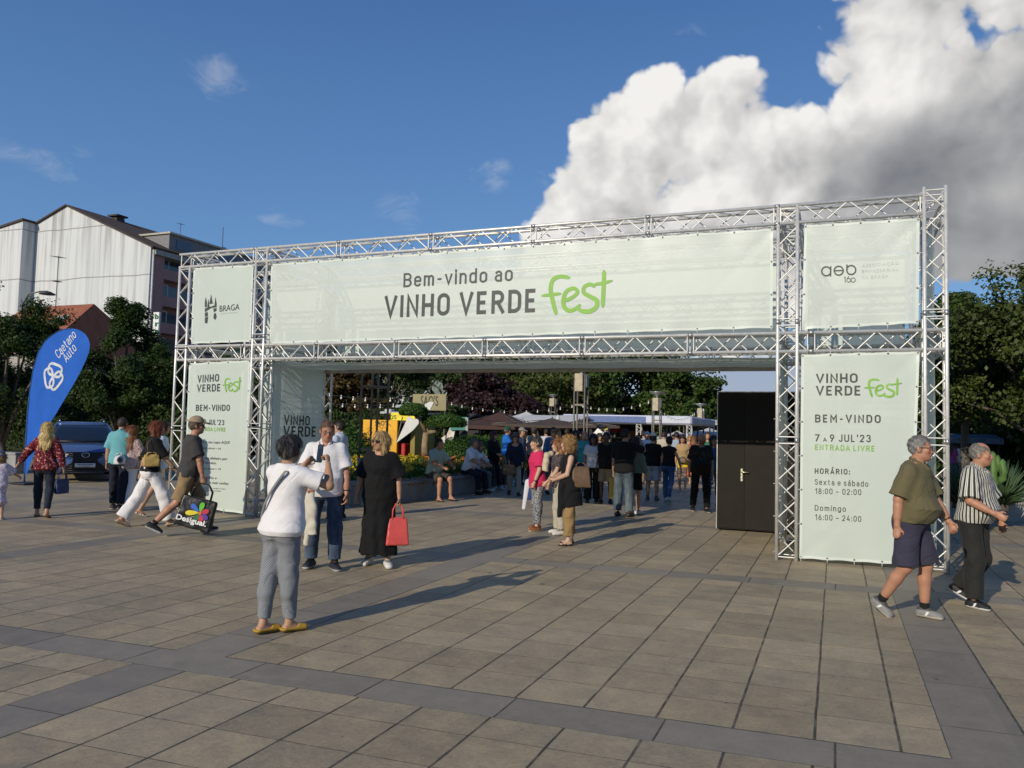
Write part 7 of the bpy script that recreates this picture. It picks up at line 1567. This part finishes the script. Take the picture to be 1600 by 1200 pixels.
mb = MB(); st_t = tag(empty('bag_strap', B4['root'].location, B4['rz']), 'thin strap of the straw-coloured bag over the black top', 'strap'); mb.tube([Vector(B4['hip']+V3(.22, -.08, .26)), Vector(B4['hip']+V3(.20, -.10, .42)), Vector(B4['neck']+V3(.12, -.05, -.02))], .006, 5); mb.build('strap', C('tanstrap', (.2, .12, .06)), st_t)
person('dark-haired woman in blue-white shirt and shorts beyond the red-haired woman', 245, 806, 1.70, 85, 'f', T1, 'long', (.025, .016, .012), top=dict(m=C('bluewhite', (.45, .52, .64)), sleeve=.8, hem=-.08), bottom=dict(kind='shorts', m=C('whiteshort', (.6, .58, .55)), len=.55), shoe=dict(kind='sandal', c=(.2, .12, .08)), legL=(14, 2, 6), legR=(-14, 2, -28, 20), armR=(-6, 8, 0, 3), armL=(10, 8, 18, 3))
B6 = person('man in beige cap, dark T-shirt and khaki shorts striding to the right', 290, 836, 1.80, 86, 'm', T4, 'short', (.09, .06, .045), top=dict(m=GREYT, sleeve=.85, wide=.02, loose=.014, hem=-.13, fold=.007), bottom=dict(kind='shorts', m=KHAKI, len=.93, wide=.018, loose=.006), shoe=dict(c=(.015, .015, .016), sole=(.5, .5, .5), sock=(.02, .02, .02)), glasses='sun', hat=dict(kind='cap', m=C('capbeige', (.30, .22, .15))), legR=(-20, 3, -46, 26), legL=(27, 3, 12, -10), armR=(16, 8, 12, 2), armL=(-10, 8, 0, 3), belly=.05, curl=.9, lean=6)
# black shopping bag with flower print
hb_ = B6['palmR']; bw, bh, bd = .54, .44, .16; bag = handbag('large black shopping bag with bright flower print carried by the man in the cap', Vector((hb_.x-.05, hb_.y-.12, hb_.z-.0)), bw, bh, bd, mat('black_shiny_bag', (.012, .012, .013), .35, 0, .2, 5, .4, 12, .015), math.atan2(-hb_.x, hb_.y)*.6, .22, 'shopping_bag', .94, 'bag', .12, tilt=R(14))
def petal(cx, cz, ang, L, W_, m, k):
    mb = MB(); d = Vector((math.cos(ang), 0, math.sin(ang))); n = Vector((-d.z, 0, d.x)); c = Vector((cx, 0, cz)); V = []
    for i in range(16):
        t = 2*math.pi*i/16; p = c+d*(L*.55+L*.45*math.cos(t))+n*(W_*math.sin(t)*(.75+.25*math.cos(t))); p.y = -bd/2*(1-.55*p.z/bh)*(1+.12*math.sin(math.pi*p.z/bh))-.012-.0012*k; V.append(p)
    mb.add(V, [tuple(range(16))]); mb.build('printed_petal', m, bag)
for k, (a, col, L) in enumerate(((90, (.10, .42, .02), .15), (25, (.50, .02, .04), .13), (-25, (.08, .03, .30), .15), (-62, (.55, .02, .05), .13), (-105, (.02, .16, .04), .13), (195, (.75, .62, .02), .20), (150, (.02, .10, .45), .17))):
    petal(.06, .25, R(a), L, .045, mat('petal_%d' % k, col, .5), k)
petal(.035, .245, 0, .055, .030, mat('petal_centre', (.62, .16, .02), .5), 9)
mb = MB(); lettering(mb, 'Desigual.', (-.235, -.094, .085), (.205, -.094, .085), .075, lift=.008, bold=.03); mb.build('lettering', mat('white_print', (.75, .75, .75), .5), bag)
# right pair
A5 = person('grey-haired man in olive polo, navy shorts and grey trainers walking right', 1426, 966, 1.735, 112, 'm', T4, 'thin', (.17, .165, .16), top=dict(m=C('olivepolo', (.115, .100, .052)), sleeve=.90, wide=.022, loose=.010, hem=-.03, collar=1, fold=.007, neck=.06), bottom=dict(kind='shorts', m=C('navyshort', (.038, .036, .060)), len=.96, wide=.030, loose=.008, belt=C('blackbelt', (.012, .012, .012)), fold=.008), shoe=dict(c=(.20, .195, .19), sole=(.46, .42, .36), sock=(.014, .014, .015), stripe=(.62, .62, .62)), glasses='rim', hyaw=-22, hpitch=2, belly=.11, build=1.10, watch='L',
            legR=(-2, 4, -33, 32), legL=(10, 4, -3), armR=(-14, 7, -2, 3), armL=(18, 8, 30, 2), lean=5, curl=.85, foot_yaw=(6, 6))
A6 = person('man in black and white striped shirt and dark trousers with black trainers', 1522, 947, 1.67, 108, 'm', T4, 'bald', (.16, .145, .13), top=dict(m=C('stripes', (.030, .033, .030), 'stripes', (.62, .60, .53)), sleeve=.95, wide=.030, loose=.018, hem=-.05, collar=1, fold=.007, neck=.06), bottom=dict(m=C('charcoal', (.022, .022, .021)), wide=.022, loose=.008, fold=.010, len=1.95), shoe=dict(c=(.014, .014, .015), sole=(.66, .66, .66), stripe=(.7, .7, .7)), hyaw=-16, hpitch=4, belly=.10, build=1.08,
            legR=(7, 4, -2), legL=(6, 3, -36, 26), armR=(4, 14, 62, -10), armL=(14, 8, 20, 2), lean=5, curl=.75)
# trio in the middle
C1 = person('short-haired woman in pink T-shirt and spotted grey trousers', 838, 829, 1.57, -112, 'f', T2_, 'short', (.035, .040, .038), top=dict(m=C('pink', (.52, .025, .095)), sleeve=.8, wide=.016, loose=.016, hem=-.16, flare=.026), bottom=dict(m=C('spotgrey', (.09, .09, .10), 'spots', (.32, .32, .33)), len=1.86, loose=.010, wide=.004), shoe=dict(c=(.22, .085, .035), sole=(.55, .52, .46)), watch='L', hyaw=8, armL=(8, 8, 22, 3), armR=(0, 8, 8, 3), legL=(4, 3, 2), legR=(-3, 3, -5), build=1.04)
jk = tag(empty('folded_jacket', C1['palmR']+Vector((-.07, .02, 0))), 'blue and white jacket hanging at the side of the woman in pink', 'jacket'); fd = Field(); fd.cone(V3(0, 0, .06), V3(-.06, 0, -.38), .05, .035, .02, ax=V3(0, 1, 0), f=.5); field_obj('cloth', fd, .011, C('bluejacket', (.55, .56, .60)), jk); fd = Field(); fd.cone(V3(.03, .03, .1), V3(.02, .03, -.2), .05, .045, .02, ax=V3(0, 1, 0), f=.5); field_obj('lining', fd, .011, C('jacketlining', (.03, .06, .2)), jk)
person('red-blonde woman with cream sweater over her shoulder and pale trousers', 872, 835, 1.55, -106, 'f', T2_, 'wavy', (.27, .12, .05), top=dict(m=C('darkprint', (.03, .022, .025), 'spots', (.12, .10, .10)), sleeve=.7, hem=-.10), bottom=dict(m=C('palebeige', (.40, .36, .29)), len=1.95, wide=.014, loose=.006), shoe=dict(c=(.55, .52, .48), sole=(.5, .48, .44)), armL=(22, 6, 40, -8), armR=(10, 8, 20, 2), hyaw=-4)
sw = G(866, 832); sw_t = tag(empty('draped_sweater', (sw.x-.12, sw.y-.06, .98)), 'cream knitted sweater draped over the red-blonde woman\'s shoulder', 'sweater'); fd = Field(); fd.cone(V3(.05, .04, .30), V3(.0, -.03, .27), .05, .05, .02); fd.cone(V3(.0, -.03, .27), V3(-.02, -.06, .02), .055, .06, .03, 1); fd.warp(folds(.008, .7, 30, 24)); field_obj('cloth', fd, .011, CREAM, sw_t)
C3 = person('curly blonde woman in black tank top and khaki trousers with crossed arms', 888, 851, 1.60, -100, 'f', T2_, 'curly', (.30, .17, .065), top=dict(m=BLACK, sleeve=0, hem=-.16, loose=.010), bottom=dict(m=C('khaki2', (.27, .175, .075)), len=1.83, wide=.022, loose=.008, fold=.009), shoe=dict(kind='sandal', c=(.03, .02, .018), sole=(.03, .022, .018)), armL=(14, 6, 62, -35), armR=(16, 6, 66, -35), build=1.05, hyaw=4, legL=(3, 4, 0), legR=(-4, 4, -4))
TAUPE = mat('brown_soft_leather', (.125, .075, .042), .55, 0, .15, 5, .4, 25, .01)
handbag('large brown slouchy shoulder bag behind the curly blonde woman', C3['W'](C3['hip']+V3(-.10, -.14, .34)), .32, .30, .17, TAUPE, C3['rz']+R(90), .06, 'shoulder_bag', .8, 'bag', .35)
ap = tag(empty('tied_jacket', C3['root'].location, C3['rz']), 'black jacket tied round the waist of the curly blonde woman', 'jacket'); fd = Field(); h_ = C3['hip']
fd.cone(V3(0, 0, h_[2]+.06), V3(0, -.03, h_[2]-.30), .185, .215, .03, 1, ax=V3(0, 1, 0), f=.82); fd.cone(V3(-.10, .12, h_[2]+.02), V3(-.13, .16, h_[2]-.46), .06, .04, .04, 1); fd.warp(folds(.010, 2.2, 20, 10)); field_obj('cloth', fd, .011, BLACK, ap)
# seated by the flower bed
def seated(label, px, py, h, face, **kw): return person(label, px, py, h, face, **kw)
SIT = dict(legL=(74, 8, 4), legR=(72, 8, -2), lean=14)
sy0 = lambda px: None
person('man in pale green shirt and shorts sitting on the seat wall', 676, 781, 1.74, 138, 'm', T4, 'short', (.03, .022, .018), top=dict(m=C('palegreen', (.34, .40, .33)), sleeve=.9, wide=.02, loose=.014, collar=1), bottom=dict(kind='shorts', m=C('darkshort', (.05, .045, .04)), len=.92, wide=.02), shoe=dict(kind='sandal', c=(.03, .025, .02), sole=(.03, .025, .02)), armL=(38, 8, 70, -15), armR=(36, 8, 66, -18), hyaw=-14, belly=.08, **SIT)
person('grey-haired man in white shirt sitting sideways on the seat wall', 730, 771, 1.72, 118, 'm', T4, 'short', (.12, .115, .11), top=dict(m=WHITE, sleeve=.9, wide=.02, loose=.012, collar=1), bottom=dict(m=NAVY, wide=.015), shoe=BLS, armL=(38, 8, 66, -15), armR=(34, 8, 60, -18), hyaw=-8, belly=.08, **SIT)
person('woman in white blouse with grey coat on her lap on the seat wall', 741, 767.5, 1.62, 128, 'f', T2_, 'bob', (.16, .09, .05), top=dict(m=WHITE, sleeve=1.4, loose=.014), bottom=dict(m=C('greycoat', (.16, .17, .19))), shoe=SNK, armL=(36, 8, 62, -20), armR=(36, 8, 62, -20), hpitch=8, **SIT)
person('woman in black sweater leaning beside the railing with clasped hands', 770, 765.5, 1.62, 138, 'f', T2_, 'bob', (.07, .025, .018), top=dict(m=BLACK, sleeve=1.9, loose=.016, hem=-.12), bottom=dict(m=NAVY, len=1.92), shoe=dict(c=(.45, .45, .47), sole=(.6, .6, .6)), glasses='sun', armL=(14, 6, 70, -32), armR=(14, 6, 70, -32), lean=-4, legL=(14, 3, 12), legR=(6, 3, 4), hyaw=-24)
D1_ = person('man in bright blue polo and green cap with folded arms', 789, 758, 1.74, 78, 'm', T4, 'short', (.1, .08, .07), top=dict(m=C('brightblue', (.015, .13, .48)), sleeve=.9, wide=.018, loose=.012, collar=1), bottom=dict(m=C('khakidark', (.17, .13, .085)), wide=.014), shoe=BRS, hat=dict(kind='cap', m=C('greencap', (.012, .07, .03))), armL=(26, 10, 78, -42), armR=(26, 10, 78, -42), belly=.06)
D2 = person('woman in navy cardigan, sun hat and pale trousers walking towards the viewer', 803, 774, 1.60, 176, 'f', T2_, 'bob', (.12, .07, .04), top=dict(m=C('navycard', (.014, .020, .042)), sleeve=1.8, loose=.018, hem=-.14, neck=.14), bottom=dict(m=C('paletrouser', (.36, .32, .26)), wide=.016, len=1.9), shoe=dict(c=(.05, .035, .03), sole=(.04, .03, .03)), glasses='sun', hat=dict(kind='hat', m=C('strawhat', (.16, .11, .07))), armR=(10, 10, 40, -6), legL=(12, 3, 8), legR=(-10, 3, -24, 14))
handbag('tan handbag on the arm of the woman in the sun hat', D2['palmR']+Vector((0, -.05, .06)), .36, .24, .15, TAUPE, D2['rz'], .08, 'handbag', .82)
# middle distance crowd: (label, px, feet py, height, face, kwargs)
CR = 'crowd on the promenade'
P_ = lambda lab, px, py, h, face, sex='m', **k: person(lab, px, py, h, face, sex, k.pop('skin', T1), k.pop('hair', 'short'), k.pop('hcol', (.05, .035, .025)), group=CR, **k)
tp = lambda m, sl=.85, **k: dict(m=m, sleeve=sl, loose=k.pop('loose', .012), **k)
P_('man in grey cap just behind the man in the blue polo', 812, 758, 1.72, 120, top=tp(C('slateshirt', (.06, .08, .14))), bottom=dict(m=DARKD), shoe=BLS, hat=dict(kind='cap', m=C('greycap', (.22, .20, .19))))
P_('man in beige shirt and brown cap seen from behind', 832, 757, 1.74, 20, top=tp(C('beigeshirt', (.44, .36, .27))), bottom=dict(m=DARKD), shoe=BLS, hat=dict(kind='cap', m=C('browncap', (.07, .05, .04))))
P_('man in denim shirt and sunglasses behind the pink T-shirt', 862, 772, 1.76, 160, top=tp(C('denimshirt', (.05, .10, .21), 'denim', (.08, .15, .28)), 1.9), bottom=dict(m=LDENIM), shoe=BLS, glasses='sun', hcol=(.03, .022, .018))
P_('red-haired girl in yellow top in the gap behind the denim shirt', 868, 757, 1.52, 170, 'f', skin=T2_, hair='long', hcol=(.30, .12, .04), top=tp(C('mustardtop', (.45, .27, .04)), .9), bottom=dict(m=DENIM), shoe=SNK)
P_('woman with long dark hair and sunglasses behind the two blonde women', 897, 775, 1.70, 168, 'f', hair='wavy', hcol=(.022, .014, .012), top=tp(C('darkblouse', (.03, .03, .035)), 1.2), bottom=dict(m=NAVY), shoe=BLS, glasses='sun')
P_('man with spectacles in teal and white polo', 910, 776, 1.68, 165, skin=T4, hair='bald', top=tp(C('tealpolo', (.05, .28, .29)), collar=1), bottom=dict(m=DENIM), shoe=BLS)
P_('woman in white top and black dungarees in the centre of the crowd', 925, 786, 1.62, 176, 'f', skin=(.17, .09, .06), hair='bob', hcol=(.015, .011, .010), top=tp(C('whitetop2', (.55, .56, .60)), .7), bottom=dict(m=BLACK, wide=.05, len=1.95, rise=.22), shoe=BLS)
E9 = P_('dark-skinned man in black polo and beige shorts', 946, 787, 1.66, 186, skin=T3, hcol=(.012, .01, .01), top=tp(BLACK, hem=-.1), bottom=dict(kind='shorts', m=C('tanshort', (.36, .26, .16)), len=.9, wide=.02), shoe=BLS, armL=(6, 12, 18, 4))
handbag('yellow shopping bag hanging beside the man taking a photo', Vector((E9['palmL'].x+.08, E9['palmL'].y-.25, .74)), .30, .48, .14, mat('yellow_bag', (.52, .34, .06), .5, 0, .1, 5, .3, 20, .01), E9['rz'], .10, 'shopping_bag', 1.0, 'bag', .05)
E10 = P_('man in black shirt and faded jeans photographing the crowd, back turned', 974, 807, 1.75, 22, skin=T1, hcol=(.035, .03, .028), top=tp(BLACK, .9, loose=.018, hem=-.1), bottom=dict(m=LDENIM, wide=.02, loose=.006), shoe=dict(c=(.035, .025, .02), sole=(.03, .025, .02)), armR=(70, 28, 146, -26), armL=(2, 10, 8, 4), build=1.06, hyaw=18)
cam_t = tag(empty('camera', E10['palmR']+Vector((0, .02, .03)), E10['rz']), 'small dark camera held up by the man in the black shirt', 'camera'); mb = MB(); mb.bevbox((0, 0, 0), (.13, .04, .075), .008); mb.build('camera_body', mat('dark_camera', (.02, .02, .022), .4), cam_t); mb = MB(); mb.tube([(0, .02, 0), (0, .06, 0)], .028, 12); mb.build('lens', mat('dark_camera', (.02, .02, .022), .4), cam_t)
P_('woman in sage green sweater and short black skirt', 991, 803, 1.58, 40, 'f', hair='wavy', hcol=(.05, .03, .02), top=tp(C('sage', (.13, .18, .155)), 1.85, hem=-.02), bottom=dict(kind='skirt', m=BLACK, hem=.55, r=.205), shoe=SNK, armR=(6, 12, 24, 6))
P_('man in black T-shirt, cream cap and light shorts seen from behind', 1019, 782, 1.66, 12, skin=T1, top=tp(BLACK), bottom=dict(kind='shorts', m=C('palegreyshort', (.38, .40, .42)), len=.94, wide=.02), shoe=dict(c=(.14, .14, .12), sole=(.3, .3, .28), sock=(.1, .1, .1)), hat=dict(kind='cap', m=C('creamcap', (.52, .48, .40))), belly=.05, armR=(2, 14, 6, 6))
P_('woman in black top and blue jeans seen from behind', 1044, 784, 1.60, 20, 'f', hair='short', hcol=(.02, .018, .018), top=tp(BLACK, .25, hem=-.0), bottom=dict(m=BLUJ, len=1.93, loose=.002), shoe=SNK, armR=(4, 24, 14, 10), legL=(8, 2, 2), legR=(-12, 2, -26, 18))
F1 = P_('long-haired young woman in tan top and yellow shorts walking forward', 1066, 768, 1.63, 186, 'f', hair='long', hcol=(.035, .015, .012), top=tp(C('tantop', (.36, .25, .12)), .4, hem=.02), bottom=dict(kind='shorts', m=C('yellowshort', (.62, .43, .03)), len=.45, wide=.015), shoe=dict(kind='flat', c=(.40, .24, .16)), legL=(10, 1, 6), legR=(-8, 1, -18, 12))
handbag('small brown bag worn in front by the young woman in yellow shorts', F1['W'](F1['hip']+V3(-.02, .19, .12)), .22, .15, .07, TAUPE, F1['rz'], .03, 'crossbody_bag', .95)
P_('bald man with ginger beard in black printed T-shirt and black trousers', 1094, 800, 1.70, 168, skin=T4, hair='none', hcol=(.20, .07, .03), mouth=2, top=tp(C('blackprint', (.0115, .0115, .012), 'print', (.05, .055, .04)), .9, hem=-.12, loose=.018), bottom=dict(m=BLACK, wide=.014), shoe=dict(c=(.015, .015, .015), sole=(.4, .4, .4)), belly=.09, build=1.1, hyaw=-26, armR=(-4, 10, 2, 4), legL=(10, 3, 4), legR=(-8, 3, -18, 8))
P_('person in blue jacket and jeans half hidden by the black cabin', 1114, 793, 1.66, 170, 'f', hair='bob', hcol=(.03, .022, .02), top=tp(C('bluejk', (.03, .09, .18)), 1.8), bottom=dict(m=BLUJ), shoe=BRS)
P_('elderly man with white hair and white shirt in the sun', 1010, 757, 1.70, 178, skin=T4, hcol=(.55, .53, .50), top=tp(WHITE, .9, collar=1), bottom=dict(m=KHAKI), shoe=BRS)
P_('person in dark blue T-shirt walking away beyond the jeans woman', 1056, 757, 1.72, 0, top=tp(C('lightblue2', (.30, .36, .45))), bottom=dict(m=NAVY), shoe=BLS)
P_('woman in orange dress behind the yellow shorts', 1083, 757, 1.60, 10, 'f', hair='long', hcol=(.2, .1, .04), dress=dict(m=C('orangedress', (.55, .13, .06)), hem=.3, r=.24, sleeve=.4), shoe=dict(kind='flat', c=(.3, .2, .1)))
P_('blonde woman in pale sundress far behind the yellow shorts', 1077, 748, 1.62, 175, 'f', hair='long', hcol=(.38, .24, .10), dress=dict(m=C('paledress', (.50, .42, .36)), hem=.5, r=.22, sleeve=.3), shoe=dict(kind='flat', c=(.3, .2, .1)))
P_('man in green T-shirt beyond the bald bearded man', 1106, 757, 1.74, 200, top=tp(C('greentee', (.03, .14, .09))), bottom=dict(m=NAVY), shoe=BLS)
P_('man in khaki hat and grey shirt far behind the white cap', 1036, 752, 1.72, 10, top=tp(C('sand3', (.45, .40, .32))), bottom=dict(m=DARKD), shoe=BLS)
P_('woman with sunglasses in black near the tall lattice lamp', 935, 757, 1.62, 160, 'f', hair='bob', top=tp(BLACK), bottom=dict(m=NAVY), shoe=BLS)
P_('dark-haired man in grey T-shirt behind the sage sweater', 1004, 748, 1.74, 20, top=tp(C('grey4', (.30, .30, .31))), bottom=dict(m=DENIM), shoe=BLS)
P_('woman in red top far back beside the white canopy', 1052, 740, 1.62, 185, 'f', hair='long', top=tp(C('red5', (.35, .03, .03)), .5), bottom=dict(m=WHITE), shoe=SNK)
P_('man in pale shirt standing at the yellow stall', 852, 747, 1.72, -10, top=tp(C('pale6', (.5, .5, .5))), bottom=dict(m=NAVY), shoe=BLS)
P_('man in navy polo standing under the taupe parasol', 884, 748, 1.74, 40, top=tp(NAVY), bottom=dict(m=KHAKI), shoe=BLS)
P_('woman in magenta top far behind the right gate column', 1490, 758, 1.60, 60, 'f', hair='long', hcol=(.06, .03, .02), top=tp(C('magenta', (.32, .06, .20)), .8), bottom=dict(m=DENIM), shoe=SNK)
P_('woman in white top far behind the right gate column', 1500, 757, 1.60, 60, 'f', hair='bob', hcol=(.05, .03, .02), top=tp(WHITE, .8), bottom=dict(m=DENIM), shoe=SNK)
print('script seconds', time.time()-T0)
